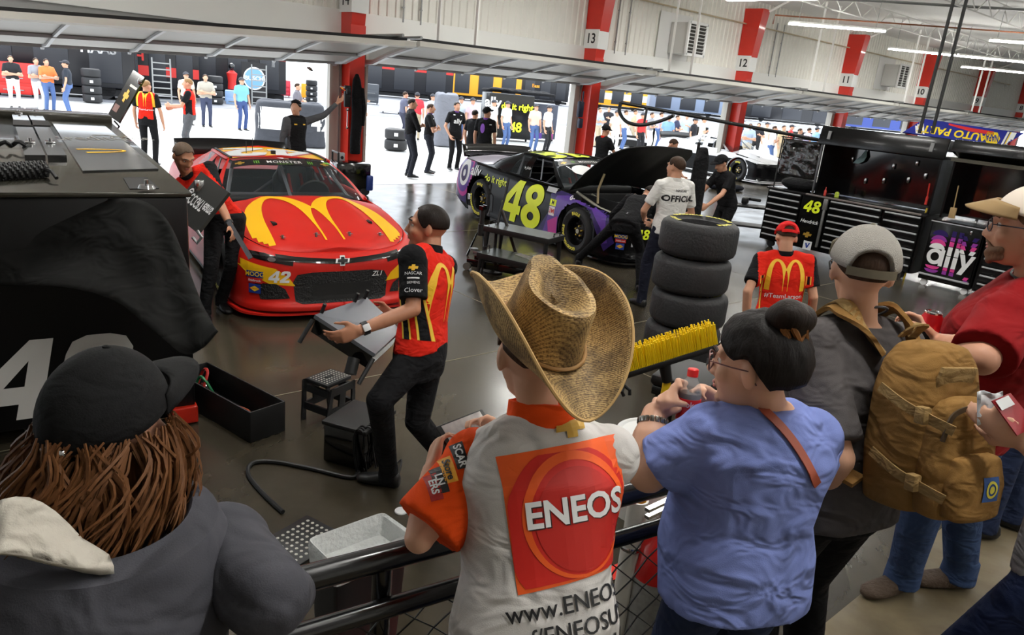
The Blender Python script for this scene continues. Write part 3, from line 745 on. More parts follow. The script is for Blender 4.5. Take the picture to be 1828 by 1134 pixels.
for s in (-1, 1):
    nm('headlamp', [[(s * -.15, -.045), (s * .17, .01), (s * .2, .07), (s * .08, .06), (s * -.16, .0)]], s * .63, .595, 1, m_blkg, off=.007, tg=('body', 'nose', 'hood'))
    nm('headlamp_lens', [ring_pts(16, .035, .02)], s * .66, .605, 1, M('lamp_lens', (120, 110, 110), .1, .3), off=.010, tg=('body', 'nose', 'hood'))
    nm('yellow_band', [[(s * -.20, -.075), (s * .02, -.06), (s * .2, .03), (s * .27, .11), (s * .27, .16), (s * .12, .12), (s * -.03, .09), (s * -.14, .01)]], s * .66, .43, 1, m_ylw42, off=.004)
    nm('brake_duct', [[(s * -.17, -.07), (s * .08, -.085), (s * .12, .07), (s * -.05, .07), (s * -.13, .02)]], s * .68, .305, 1, m_mesh, off=.006)
for m_, sc_, of in ((m_wht, .15, .008), (m_blk, .11, .011)): nm('front_badge', bow, 0, .585, sc_, m_, off=of, tg=('body', 'nose', 'hood'))
nm('front_number', digits_mesh('42'), -.60, .445, .115, m_wht, off=.010)
nm('grille_lettering', 'ZL1', .36, .44, .07, m_wht, off=.008, bold=.01, shear=.3)
m_blue = M('sticker_blue', (30, 60, 150), .5); m_stick_red = M('sticker_red', (200, 40, 40), .5); m_stick_y = M('sticker_yellow', (250, 210, 40), .5)
def sticker(fn, x, z, w, h, bgm, txt, tm, ts):
    fn('sponsor_sticker', [[(-w, -h), (w, -h), (w, h), (-w, h)]], x, z, 1, bgm, off=.009); fn('sticker_lettering', txt, x, z, ts, tm, off=.012, bold=.015)
def corner(car, kk):
    def f(name, src, y, z, s, mat, off=.006, **k): return carmark(car, name, src, (.86 + .83 * .5, y - .55 * .5, z), (.55 * s, .83 * s, 0), (0, 0, s), mat, [kk['body']], off=off, far=1.0, back=.0, **k)
    return f
nc = corner(car42, c)
def corner_stickers(f):
    sticker(f, -.80, .455, .085, .03, m_blue, 'MOOG', m_stick_y, .06); sticker(f, -.80, .395, .075, .025, m_stick_red, 'Edelbrock', m_wht, .03); sticker(f, -.80, .315, .06, .045, m_blue, 'SUNOCO', m_stick_red, .022)
    f('diamond_mark', [[(-.05, 0), (0, .028), (.05, 0), (0, -.028)]], -.80, .315, 1, m_stick_y, off=.0105)
corner_stickers(nc)
b = MB()
for y in (-.5, -.17, .17, .5):
    b.cyl((.72, y, .76 + .0), (.72, y, .815 - abs(y) * .05), .016, n=10); b.cyl((.70, y - .02, .80 - abs(y) * .05), (.76, y + .02, .80 - abs(y) * .05), .005, n=6)
b.obj('hood_pin', m_steel, car42)
b = MB(); b.cyl((-1.32, -.05, 1.32), (-1.32, -.05, 1.36), .03, n=12); b.obj('roof_camera', m_blk, car42)
b = MB(); b.cyl((-1.5, -.32, 1.3), (-1.5, -.32, 1.44), .004, n=6); b.cyl((-1.7, -.2, 1.3), (-1.7, -.2, 1.46), .004, n=6); b.obj('antenna', m_blk, car42)
# ---- the black car with the open hood in bay 13
m_blk48 = M('race_black', (8, 8, 10), .2, spec=.14, coat=.03)
car48 = thing('race_car', 'black and purple stock car numbered 48 with its hood propped open', 'race car'); place(car48, 9.0, 7.52, -.125)
k8 = build_car(car48, m_blk48, M('hood_lining', (14, 14, 15), .5), hood_open=.83)
m_vio = M('race_violet', (92, 58, 150), .3, spec=.3, coat=.05); m_mag = M('race_magenta', (190, 60, 150), .35, spec=.3); m_ind = M('race_indigo', (46, 32, 92), .3, spec=.3, coat=.05); m_flu = M('fluorescent_yellow', (238, 252, 40), .5, emit=0)
m_lilac = M('race_lilac', (226, 220, 236), .25, coat=.4)
def sm(name, src, x, z, s, mat, off=.006, tg=('body',), **k): return carmark(car48, name, src, (x, -1.5, z), (s, 0, 0), (0, 0, s), mat, [k8[q] for q in tg], off=off, back=.6, far=1.6, **k)
def tm(name, src, x, y, s, mat, off=.006, tg=('roof',), **k): return carmark(car48, name, src, (x, y, 2), (0, -s, 0), (s, 0, 0), mat, [k8[q] for q in tg], off=off, **k)
# flank colours: indigo, violet and magenta arrow behind the front wheel, violet tail
sm('flank_indigo', [[(-1.0, .12), (-.42, .12), (-.42, .6), (.36, .62), (.66, .2), (.80, .35), (.6, .78), (.2, .84), (-.5, .88), (-.72, .8), (-.62, .6)]], 0, 0, 1, m_ind, off=.004)
sm('flank_violet', [[(-.82, .12), (-.42, .12), (-.42, .46), (-.36, .60), (-.1, .78), (.3, .74), (.56, .52), (.62, .3), (.7, .33), (.6, .7), (.2, .82), (-.3, .84), (-.55, .8)]], 0, 0, 1, m_vio, off=.006)
sm('flank_magenta', [[(-.62, .12), (-.43, .12), (-.43, .5), (-.68, .38)]], 0, 0, 1, m_mag, off=.009)
sm('tail_violet', [[(-3.9, .25), (-3.22, .2), (-3.2, .6), (-3.0, .78), (-3.05, .98), (-3.9, .98)]], 0, 0, 1, m_ind, off=.004)
sm('tail_magenta', [ring_pts(40, .34, .42, c=(-3.42, .72))], 0, 0, 1, m_mag, off=.006); sm('tail_ring', [ring_pts(40, .29, .36, c=(-3.42, .74))], 0, 0, 1, m_vio, off=.008)
sm('tail_letter_ground', [ring_pts(40, .21, .24, c=(-3.40, .74))], 0, 0, 1, m_wht, off=.010)
sm('tail_letter', [ring_pts(40, .13, .15, c=(-3.40, .73)), ring_pts(30, .055, .065, c=(-3.40, .73))], 0, 0, 1, m_ind, off=.013)
sm('tail_lettering', 'ally', -2.98, .82, .26, m_wht, off=.012, bold=.02)
sm('quarter_lettering', 'do it right.', -2.28, .76, .17, m_flu, off=.010, bold=.015, tg=('body', 'pillar'))
sm('door_number', digits_mesh('48'), -1.45, .52, .70, m_flu, off=.010)
sticker(sm, -.60, .55, .075, .07, m_wht, '3M', m_stick_red, .11); sticker(sm, -.60, .68, .08, .05, m_flu, 'M', m_blk, .09)
sm('door_name_plate', [[(-.12, -.04), (.12, -.04), (.12, .04), (-.12, .04)]], -.72, .86, 1, M('plate_grey', (190, 192, 194), .4), off=.012, tg=('body', 'pillar'))
me = ring_text('GOODYEAR', .50, .085, PI / 2); sm('fender_lettering', me, 0, .36, 1, m_wht, off=.012)
tm('roof_number', digits_mesh('48'), -1.72, 0, .86, m_flu, off=.008, tg=('roof',)); tm('roof_lilac', [[(-.22, -.12), (.22, -.12), (.22, 0), (-.22, 0)]], -1.2, 0, 1, m_lilac, off=.005, tg=('roof', 'wind'))
carmark(car48, 'deck_wrap', [[(-.9, -.9), (.9, -.9), (.9, .25), (-.9, .25)]], (-3.0, 0, 2), (0, -1, 0), (1, 0, 0), m_lilac, [k8['deck'], k8['rear']], off=.004)
def wm8(name, src, x, s, mat, v=0, off=.008, **k): return carmark(car48, name, src, (-1.04 - v * .86 * .9, x, 1.225 + v * .45), (0, s, 0), (-.9 * s, 0, .42 * s), mat, [k8['wind'], k8['roof'], k8['pillar']], off=off, cell=.05, **k)
wm8('windshield_banner', [bp], 0, 1, m_ban, off=.006); wm8('banner_lettering', 'MONSTER', .0, .082, m_wht, bold=.01, space=1.15)
for y in (-.32, .30): wm8('claw_mark', claw, y, .08, m_grn)
wm8('gold_badge', bow, -.50, .11, m_gold)
carmark(car48, 'roof_edge_lettering', 'Jimmie Johnson', (-1.6, -1.2, 1.245), (.075, 0, 0), (0, .03, .07), m_wht, [k8['pillar'], k8['roof']], off=.008, back=.4, far=1.5)
def nm8(name, src, y, z, s, mat, off=.006, tg=('body', 'nose'), **k): return carmark(car48, name, src, (1.6, y, z), (0, s, 0), (0, 0, s), mat, [k8[q] for q in tg], off=off, far=2.0, back=.4, **k)
corner_stickers(corner(car48, k8))
nm8('front_number', digits_mesh('48'), -.52, .50, .14, m_flu, off=.010); nm8('duct_edge', [[(-.012, -.1), (.012, -.1), (.012, .1), (-.012, .1)]], -.66, .42, 1, M('edge_grey', (170, 170, 172), .4), off=.008)
# engine bay
b = MB(); b.box((.15, 0, .42), (.9, .5, .34), bev=.03); b.cyl((.15, 0, .6), (.15, 0, .78), .2, n=20); b.box((-.2, .0, .7), (.3, 1.3, .05))
for s in (1, -1): b.box((.15, s * .28, .6), (.7, .16, .14), bev=.03); b.tube([(.5, s * .25, .5), (.6, s * .5, .45), (.2, s * .62, .4)], .035, 8)
b.obj('engine', M('engine_grey', (70, 70, 70), .4, .5, var=.3), car48)
b = MB(); b.box((.66, 0, .4), (.06, 1.1, .4)); b.obj('radiator', m_dark, car48, False)
b = MB()
for s in (1, -1): b.tube([(-.36, s * .7, .88), (.3, s * .78, .76), (.8, s * .55, .64)], .022, 8); b.tube([(-.3, s * .45, .85), (.7, s * .4, .6)], .025, 8)
b.obj('bay_tube', M('bay_buff', (170, 165, 150), .4, .3), car48)
for s in (-1, 1):
    b = MB(); b.tube([(.15, s * .7, .80), (.10, s * .68, 1.0), (.17, s * .66, 1.24)], .018, 8); b.obj('hood_prop', M('prop_tan', (160, 145, 110), .5), car48)
for y, r in ((-.30, .2), (.35, .17)):
    carmark(car48, 'dash_disc', [ring_pts(30, r, r * .8)], (-.62, y, 1.4), (0, 1, 0), (-.8, 0, .5), m_wht, [k8['wind']], off=.012)
# ================================================================ people
m_skin = M('skin', (200, 148, 120), .5, spec=.4, var=.06, vscale=12)
m_skin2 = M('skin_fair', (208, 160, 132), .5, spec=.4, var=.06, vscale=12)
m_skin3 = M('skin_tan', (184, 128, 98), .5, spec=.4, var=.06, vscale=12)
m_eye = M('eye_white', (226, 222, 214), .2); m_iris = M('eye_iris', (50, 38, 30), .2)
m_lip = M('lip', (176, 104, 92), .5)
def hairm(name, rgb, s=120):
    if name in _M: return _M[name]
    m = M(name, rgb, .55, spec=.18); nt = m.node_tree; b = nt.nodes['Principled BSDF']; L = nt.links.new
    tc = nt.nodes.new('ShaderNodeTexCoord'); mp = nt.nodes.new('ShaderNodeMapping'); mp.inputs['Scale'].default_value = (1, 1, .16); n = nt.nodes.new('ShaderNodeTexNoise'); n.inputs['Scale'].default_value = s * 1.6; n.inputs['Detail'].default_value = 3
    r = nt.nodes.new('ShaderNodeMix'); r.data_type = 'RGBA'; c = lin(rgb); r.inputs[6].default_value = (*[v * .45 for v in c], 1); r.inputs[7].default_value = (*[min(1, v * 1.5) for v in c], 1)
    bp = nt.nodes.new('ShaderNodeBump'); bp.inputs['Strength'].default_value = .35; bp.inputs['Distance'].default_value = .004
    L(tc.outputs['Object'], mp.inputs['Vector']); L(mp.outputs[0], n.inputs['Vector']); L(n.outputs[0], r.inputs[0]); L(r.outputs[2], b.inputs['Base Color']); L(n.outputs[0], bp.inputs['Height']); L(bp.outputs[0], b.inputs['Normal']); return m
h_brown = hairm('hair_brown', (62, 44, 32)); h_dark = hairm('hair_dark', (34, 26, 22)); h_blond = hairm('hair_sandy', (150, 116, 78)); h_grey = hairm('hair_grizzled', (96, 80, 66)); h_black = hairm('hair_black', (24, 20, 19))
c_black = cloth('black_cloth', (24, 24, 26)); c_red = cloth('team_red', (222, 40, 24)); c_navy = cloth('navy_cloth', (30, 32, 46)); c_jean = cloth('blue_denim', (52, 70, 104), var=.25); c_white = cloth('white_cloth', (226, 224, 220))
c_shoe = M('shoe_black', (18, 18, 19), .4)
class Frame:
    def __init__(s, o, fwd, up=(0, 0, 1)):
        s.o = V(o); s.f = V(fwd).normalized(); u = V(up); s.r = s.f.cross(u).normalized(); s.u = s.r.cross(s.f)
    def __call__(s, x, y, z): return s.o + s.r * x + s.f * y + s.u * z     # right, forward, up
    def R(s): return Matrix((s.r, s.f, s.u)).transposed()
def head_skin(mb, F, k=1.0, neck=None, nr=.058, jaw=1.0, lod=0):
    "skull, jaw, nose, ears of a head about 0.23*k high; F.o is the middle of the skull"
    R = F.R(); n = 14 if lod else 24; m = 8 if lod else 16
    mb.ell(F(0, -.012 * k, .028 * k), (.076 * k, .095 * k, .088 * k), R, n, m)
    mb.ell(F(0, .030 * k, -.022 * k), (.062 * k * jaw, .066 * k, .082 * k), R, n, m)
    mb.ell(F(0, .040 * k, -.078 * k), (.044 * k * jaw, .050 * k, .036 * k), R, n, m)
    if not lod:
        mb.cone(F(0, .086 * k, .022 * k), .010 * k, F(0, .112 * k, -.022 * k), .013 * k, 10)
        for s in (-1, 1):
            mb.ell(F(s * .013 * k, .100 * k, -.027 * k), .011 * k, n=8, m=6)
            mb.cone(F(s * .008 * k, .092 * k, .031 * k), .011 * k, F(s * .05 * k, .070 * k, .033 * k), .012 * k, 8)
            mb.ell(F(s * .042 * k, .062 * k, -.02 * k), (.024 * k, .024 * k, .026 * k), R, 10, 8)
        mb.ell(F(0, .094 * k, -.052 * k), (.022 * k, .010 * k, .006 * k), R, 10, 6); mb.ell(F(0, .092 * k, -.063 * k), (.020 * k, .010 * k, .007 * k), R, 10, 6)
        mb.ell(F(0, .084 * k, -.094 * k), (.022 * k, .016 * k, .016 * k), R, 10, 6)
    else: mb.cone(F(0, .086 * k, .022 * k), .013 * k, F(0, .108 * k, -.02 * k), .017 * k, 8)
    for s in (-1, 1):
        Re = R @ Matrix.Rotation(s * .35, 3, 'Z')
        mb.ell(F(s * .078 * k, -.010 * k, -.004 * k), (.011 * k, .022 * k, .034 * k), Re, 10, 8)
    if neck is not None: mb.cone(F(0, -.02 * k, -.05 * k), nr * .95, neck, nr * 1.08, 18)
def head_face(parent, F, k, brow, lod=0):
    R = F.R(); b = MB()
    for s in (-1, 1): b.ell(F(s * .031 * k, .0715 * k, .012 * k), .0125 * k, n=10, m=8)
    unworld(b.obj('eye', m_eye, parent))
    b = MB()
    for s in (-1, 1): b.ell(F(s * .031 * k, .0805 * k, .012 * k), .0055 * k, n=8, m=6)
    unworld(b.obj('iris', m_iris, parent))
    b = MB()
    for s in (-1, 1): b.tube([F(s * .012 * k, .099 * k, .036 * k), F(s * .03 * k, .094 * k, .042 * k), F(s * .05 * k, .078 * k, .036 * k)], .0045 * k, 6)
    unworld(b.obj('eyebrow', brow, parent))
    b = MB()
    b.ell(F(0, .0965 * k, -.053 * k), (.021 * k, .009 * k, .005 * k), R, 10, 6); b.ell(F(0, .0945 * k, -.063 * k), (.019 * k, .010 * k, .006 * k), R, 10, 6)
    unworld(b.obj('lip', m_lip, parent))
def shell(F, k, limit, r=(.080, .100, .096), t=.012, c=(0, -.012, .028), n=48, m=12, wob=0, top=None, hole=None):
    "cap-shaped shell over the skull; limit(phi) = lowest elevation at bearing phi (0 = face)"
    mb = MB(); outer, inner = [], []
    for i in range(n):
        ph = 2 * PI * i / n; lo = limit(ph); co, ci = [], []
        for j in range(m + 1):
            el = lo + (PI / 2 - .002 - lo) * j / m
            d = V((math.cos(el) * math.sin(ph), math.cos(el) * math.cos(ph), math.sin(el)))
            w = 1 + (wob * noise.noise(d * 6 + F.o) if wob else 0)
            tt = t * (top(ph, el) if top else 1)
            for lst, q in ((co, tt * w), (ci, -.006)): lst.append(F(k * (c[0] + d.x * (r[0] + q)), k * (c[1] + d.y * (r[1] + q)), k * (c[2] + d.z * (r[2] + q))))
        outer.append(co); inner.append(ci)
    for i in range(n):
        a, b_ = i, (i + 1) % n
        mb.grid([outer[a], outer[b_]]); mb.grid([inner[b_], inner[a]]); mb.add([outer[a][0], outer[b_][0], inner[b_][0], inner[a][0]], [(0, 1, 2, 3)])
    return mb
def fuse(ob, d=.0004):
    bm = bmesh.new(); bm.from_mesh(ob.data); bmesh.ops.remove_doubles(bm, verts=bm.verts[:], dist=d); bmesh.ops.recalc_face_normals(bm, faces=bm.faces[:]); bm.to_mesh(ob.data); bm.free()
    ob.data.polygons.foreach_set('use_smooth', [True] * len(ob.data.polygons)); return ob
def wrap(a): return (a + PI) % (2 * PI) - PI
def short_hair(parent, F, k, mat, t=.005, lod=0, front=.72, side=-.05, back=-.42, recede=0):
    def lim(ph):
        a = abs(wrap(ph)); 
        if a < .55: return front + recede * math.exp(-((a - .42) / .15) ** 2)
        if a < 1.25: return front + (side - front) * (a - .55) / .7
        if a < 1.45: return side
        if a < 1.75: return side + .28 * math.sin((a - 1.45) / .3 * PI)
        return side + (back - side) * min(1, (a - 1.75) / .7)
    b = shell(F, k, lim, t=t, n=28 if lod else 64, m=6 if lod else 14, wob=.08, r=(.078, .097, .090))
    return unworld(fuse(b.obj('hair', mat, parent)))
def ball_cap(parent, F, k, mat, brimmat=None, front=.42, back=.0, brim=True, hole=False, t=.02, lod=0, name='cap', flip=False, tilt=.12, blen=.075, high=.0):
    "cap dome with a curved brim; flip puts the brim behind"
    s = -1 if flip else 1
    def lim(ph):
        a = abs(wrap(ph + (PI if flip else 0))); lo = front + (back - front) * (.5 - .5 * math.cos(min(PI, a * 1.1)))
        if hole:
            g = abs(wrap(ph + (0 if flip else PI)))
            if g < hole: lo += .42 * math.sqrt(max(0, 1 - (g / hole) ** 2)) + .16
        return lo
    b = shell(F, k, lim, t=t, n=32 if lod else 72, m=7 if lod else 14, r=(.080, .100, .096 + high))
    o = unworld(fuse(b.obj(name, mat, parent)))
    if brim:
        b = MB(); rows = []; nn = 9 if lod else 17
        for i in range(nn):
            u = -1 + 2 * i / (nn - 1); a = u * 1.15; row = []
            x0, y0 = math.sin(a) * .099, math.cos(a) * .115 - .012
            for j in range(6):
                w = j / 5; ext = blen * (1 - abs(u) ** 2.6)
                x = x0 * (1 + .02 * w); y = y0 + ext * w
                z = .028 + .050 - .055 * (u * u) * (.3 + .7 * w) - tilt * ext * w + .012
                row.append(F(k * x, k * s * y, k * z))
            rows.append(row)
        b.grid(rows); ob = b.obj('cap_brim', brimmat or mat, o); so = ob.modifiers.new('t', 'SOLIDIFY'); so.thickness = .005 * k; unworld(ob)
    b = MB(); b.ell(F(0, -.012 * k, k * (.028 + .096 + high + t)), (.007 * k, .007 * k, .004 * k), F.R(), 10, 6); unworld(b.obj('cap_button', brimmat or mat, o))
    if hole and not lod:
        b = MB(); q = [F(k * math.sin(PI * (0 if flip else 1) + g) * .101, k * (-.012 + math.cos(PI * (0 if flip else 1) + g) * .121), k * (.028 + (.1) * math.sin(back - .02))) for g in [(-1.1 + 2.2 * j / 16) * hole for j in range(17)]]
        b.skin([[p + F.u * .012 * k, p + F.u * -.012 * k, p + F.u * -.012 * k + (p - F.o).normalized() * .004, p + F.u * .012 * k + (p - F.o).normalized() * .004] for p in q]); unworld(b.obj('cap_strap', brimmat or mat, o))
    return o
def hand(mb, wrist, fwd, palm, side=1, k=1.0, curl=(.5, .5, .5, .5), thumb=.5, spread=.08, wr=.026, thumb_dir=None):
    "palm, four fingers, thumb; palm = direction the palm faces; side +1 puts the thumb to fwd x palm"
    f = V(fwd).normalized(); p = V(palm); p = (p - f * p.dot(f)).normalized(); t = f.cross(p) * side; W = V(wrist)
    L = .1 * k
    mb.loft([(W - f * .01 * k, t * wr * .95, p * wr * .72), (W + f * .02 * k, t * .033 * k, p * .017 * k), (W + f * .06 * k, t * .042 * k, p * .0155 * k), (W + f * .095 * k, t * .041 * k, p * .012 * k)], 14, 2.6)
    base = [(.030, .093, .0092, (.040, .025, .020)), (.010, .098, .0095, (.045, .029, .021)), (-.010, .095, .0090, (.042, .027, .020)), (-.030, .087, .0080, (.032, .021, .018))]
    for i, (tx, fy, r, seg) in enumerate(base):
        q = W + t * tx * k + f * fy * k; a = 0; pts = [q]
        for j, l in enumerate(seg):
            a += curl[i] * (1.25 if j == 0 else 1.5 if j == 1 else .9)
            d = f * math.cos(a) + p * math.sin(a) + t * (tx / .03 * spread)
            q = q + d.normalized() * l * k; pts.append(q)
        for j in range(3): mb.cone(pts[j], r * k * (1 - .1 * j), pts[j + 1], r * k * (.92 - .1 * j), 8)
    q = W + t * .026 * k + f * .025 * k; d0 = (t * .75 + f * .65 + p * .35 * thumb).normalized(); d1 = (f * .8 + p * 1.0 * thumb + t * (.35 - .6 * thumb)).normalized()
    if thumb_dir is not None: d1 = V(thumb_dir).normalized(); d0 = (d0 + d1 * .4).normalized()
    a = q + d0 * .042 * k; b_ = a + d1 * .032 * k; c = b_ + (d1 * 1.0 + p * .25 * thumb).normalized() * .026 * k
    mb.cone(q, .0155 * k, a, .0115 * k, 8); mb.cone(a, .0115 * k, b_, .010 * k, 8); mb.cone(b_, .010 * k, c, .0085 * k, 8)
def shoe(mb, ankle, toe, k=1.0, sole=0.0):
    "toe: horizontal direction; the sole sits about .085 below the ankle"
    t = V((toe[0], toe[1], 0)).normalized(); s = t.cross(V((0, 0, 1))); a = V(ankle); g = a - V((0, 0, .088 * k))
    secs = []
    for d, w, h, z in ((-.075, .026, .05, .045), (-.06, .036, .075, .05), (0, .04, .085, .055), (.06, .044, .062, .04), (.12, .05, .045, .03), (.175, .043, .034, .026), (.2, .02, .02, .02)):
        secs.append((g + t * d * k + V((0, 0, z * k)), s * w * k, V((0, 0, h * .62 * k)), 2.6))
    mb.loft(secs, 14)
    mb.cone(a + V((0, 0, .05 * k)), .045 * k, g + V((0, 0, .05 * k)), .042 * k, 12)
def bent(a, b, L1, L2, hint):
    "middle joint of a two-bone limb reaching from a to b"
    a, b = V(a), V(b); d = b - a; D = min(d.length, (L1 + L2) * .999); n = d.normalized()
    x = (L1 * L1 - L2 * L2 + D * D) / (2 * D); h = math.sqrt(max(0, L1 * L1 - x * x)); hv = V(hint); hv = (hv - n * hv.dot(n)).normalized()
    return a + n * x + hv * h
def torso_secs(pel, neck, rh, rs, fat=1.0, belly=0, top=1.0, lo=-.02, chest=1.0, H=1.75, front=None):
    "ellipse stack from the hips to the neck"
    pel, neck = V(pel), V(neck); ax = neck - pel; out = []; k = H / 1.75
    for t, w, d in ((lo, .172, .128), (.10, .172, .125), (.3, .152, .115), (.5, .158, .120), (.68, .178, .125), (.82, .182, .112), (.91, .150, .09), (.97, .095, .072), (1.0, .066, .062)):
        if t > top: break
        r = (V(rh) * (1 - min(1, max(0, t))) + V(rs) * min(1, max(0, t))).normalized(); f = ax.normalized().cross(r)
        fb = fat if t < .75 else 1 + (fat - 1) * .4
        bl = belly * math.exp(-((t - .25) / .25) ** 2)
        c = pel + ax * t + f * bl * .6
        out.append((c, r * w * k * fb * chest, f * (d * k * fb + bl * .6), 2.35))
    return out
def human(name, label, at, yaw, H=1.78, group=None, lod=1, hair=h_brown, skin=m_skin, shirt=c_black, pants=c_black, sleeve='short', shirt_mats=None, fat=1.0, belly=0,
          hands=None, elbows=None, feet=None, lean=0, twist=0, look=None, headtilt=0, pel=None, cap=None, hat=None, shoes=c_shoe, knees=None, skirt=.0, voxel=None, tucked=True, z0=0.0, cat='person', shirtfn=None, handspec=None, coat=None, hair_kw=None, neckpos=None, hidelegs=False, headk=1.0, armk=1.0, sr=(.066, .060), sleeve_mat=None, sl=.72, shw=1.0, legk=1.0, headpos=None, slo=None, facehair=None, hairless=False, shd=.075, collar=True, shoulders=None, extra=(), bvox=None):
    """a clothed figure. at = ground point; yaw = bearing faced, 0 along +Y, positive towards +X.
    hands/elbows/feet/knees: (left, right) points in the figure's own frame (right, forward, up) in metres, or None"""
    k = H / 1.78; A = V((at[0], at[1], z0)); fw = V((math.sin(yaw), math.cos(yaw), 0)); rt = V((math.cos(yaw), -math.sin(yaw), 0)); up = V((0, 0, 1))
    def W(p): return A + rt * p[0] + fw * p[1] + up * p[2]
    t = thing(name, label, cat, A, 0, group); D = {}
    pelv = W(pel) if pel else W((0, -.02 * k - .12 * math.sin(lean), .95 * k))
    spine = up * math.cos(lean) + fw * math.sin(lean)
    neck = W(neckpos) if neckpos else pelv + spine * .53 * k
    spine = (neck - pelv).normalized()
    rs = (rt * math.cos(twist) - fw * math.sin(twist)); chf = spine.cross(rs) * -1
    rs = (rs - spine * rs.dot(spine)).normalized(); sf = rs.cross(spine) * -1 if rs.cross(spine).dot(fw) < 0 else rs.cross(spine)
    sho = [neck - spine * shd * k + rs * (s * .175 * k * shw * (1 + (fat - 1) * .5)) for s in (-1, 1)]
    if shoulders: sho = [W(q) if q else sho[i] for i, q in enumerate(shoulders)]
    look = look if look is not None else yaw
    hf = V((math.sin(look) * math.cos(headtilt), math.cos(look) * math.cos(headtilt), -math.sin(headtilt)))
    hk = headk * k; hc = W(headpos) if headpos else neck + spine * (.095 * k + .02 * hk) + up * .012 * k + V((hf.x, hf.y, 0)) * .022 * k + hf * .02 * (headtilt > .3)
    F = Frame(hc, hf, (0, 0, 1) if headtilt < 1.2 else tuple(spine))
    hips = [pelv + rt * s * .092 * k for s in (-1, 1)]
    ank = []
    for i, s in enumerate((-1, 1)):
        p = feet[i] if feet and feet[i] else (s * .11 * k, 0, 0); ank.append(W((p[0], p[1], p[2] + .088 * k)))
    kne = [W(knees[i]) if knees and knees[i] else bent(hips[i], ank[i], .45 * k, .435 * k, fw + rt * (-.1 + .2 * i)) for i in (0, 1)]
    wr, el = [], []
    for i, s in enumerate((-1, 1)):
        w = W(hands[i]) if hands and hands[i] else W((s * .25 * k * (1 + (fat - 1) * .6), .06 * k, .80 * k)) + (neck - W((0, 0, 1.48 * k))) * .6
        e = W(elbows[i]) if elbows and elbows[i] else bent(sho[i], w, .30 * k, .265 * k, -fw * .8 + rt * s * .6 - up * .2)
        if (w - sho[i]).length > .56 * k and not (elbows and elbows[i]): w = sho[i] + (w - sho[i]).normalized() * .555 * k; e = bent(sho[i], w, .30 * k, .265 * k, -fw * .8 + rt * s * .6 - up * .2)
        wr.append(w); el.append(e)
    vx = voxel or (.022 if lod == 2 else .015 if lod == 1 else .009)
    # skin: torso core, neck, head, arms, legs in one surface
    b = MB(); head_skin(b, F, hk, neck - spine * .03, .056 * k, lod=lod)
    b.loft([(c, a * .80, d * .80) for c, a, d, *_ in torso_secs(pelv, neck, rt, rs, fat, belly, H=H)], 16)
    for i, s in enumerate((-1, 1)):
        b.cone(sho[i], .046 * k * armk, el[i], .038 * k * armk); b.cone(el[i], .040 * k * armk, wr[i].lerp(el[i], .45), .037 * k * armk); b.cone(wr[i].lerp(el[i], .45), .037 * k * armk, wr[i], .027 * k * (1 + (armk - 1) * .5))
        if not hidelegs: b.cone(hips[i], .07 * k, kne[i], .05 * k); b.cone(kne[i], .05 * k, ank[i], .035 * k)
        hs = handspec[i] if handspec and handspec[i] else {}
        fd = V(hs['fwd']) if 'fwd' in hs else (wr[i] - el[i]).normalized() + sf * .15
        pd = V(hs['palm']) if 'palm' in hs else (-rs * s)
        hand(b, wr[i], fd, pd, side=hs.get('side', s if True else 1), k=k * (1.12 if lod else 1.0), curl=hs.get('curl', (.35, .4, .45, .5)), thumb=hs.get('thumb', .5), wr=.027 * k * (1 + (armk - 1) * .4))
    for q in extra: b.cone(*q, 8)
    D['body'] = blob('body', b, skin, t, bvox or vx * (.8 if lod else 1), 3)
    # shirt
    b = MB(); tk = .0 if tucked else -.10
    secs = torso_secs(pelv, neck, rt, rs, fat, belly, top=.985, lo=slo if slo is not None else .0 if tucked else -.12, H=H); b.loft(secs, 22)
    for i in (0, 1):
        r0 = sr[0] * k; b.ell(sho[i] + spine * .005, r0 * 1.05, n=14, m=8); b.cone(sho[i], r0 * 1.02, sho[i] + (neck - sho[i]) * .55, .062 * k)
        end = 1.0 if sleeve == 'long' else sl; dirn = (el[i] - sho[i])
        if sleeve == 'none': continue
        if sleeve_mat:
            c = MB(); c.ell(sho[i] + rs * (.012 * (-1, 1)[i]) + spine * .004, r0 * 1.07, n=18, m=12); c.cyl(sho[i], sho[i] + dirn * end, r0 * 1.05, sr[1] * k * 1.05, 22); D['sleeve%d' % i] = blob('sleeve', c, sleeve_mat[i] if isinstance(sleeve_mat, (list, tuple)) else sleeve_mat, t, vx, 4); continue
        b.cyl(sho[i], sho[i] + dirn * end, r0, sr[1] * k if sleeve != 'long' else sr[1] * k * .87, 16)
        if sleeve == 'long': b.ell(el[i], sr[1] * .85 * k); b.cyl(el[i], el[i] + (wr[i] - el[i]) * .93, sr[1] * .85 * k, .038 * k * sr[1] / .06, 14)
    D['shirt'] = blob('shirt', b, shirt_mats or shirt, t, vx, 4, matfn=None if shirtfn is None else (lambda p: shirtfn(p, dict(rs=rs, rt=rs, f=sf, spine=spine, pel=pelv, neck=neck, sho=sho, el=el, k=k))))
    # collar
    if collar: b = MB(); b.lathe([(.062 * k, -.03 * k), (.068 * k, .0), (.063 * k, .025 * k), (.056 * k, .022 * k), (.058 * k, -.03 * k)], neck + spine * -.002, spine, 20, False); unworld(b.obj('collar', coat or (shirt_mats[1] if shirt_mats and len(shirt_mats) > 1 else shirt), D['shirt']))
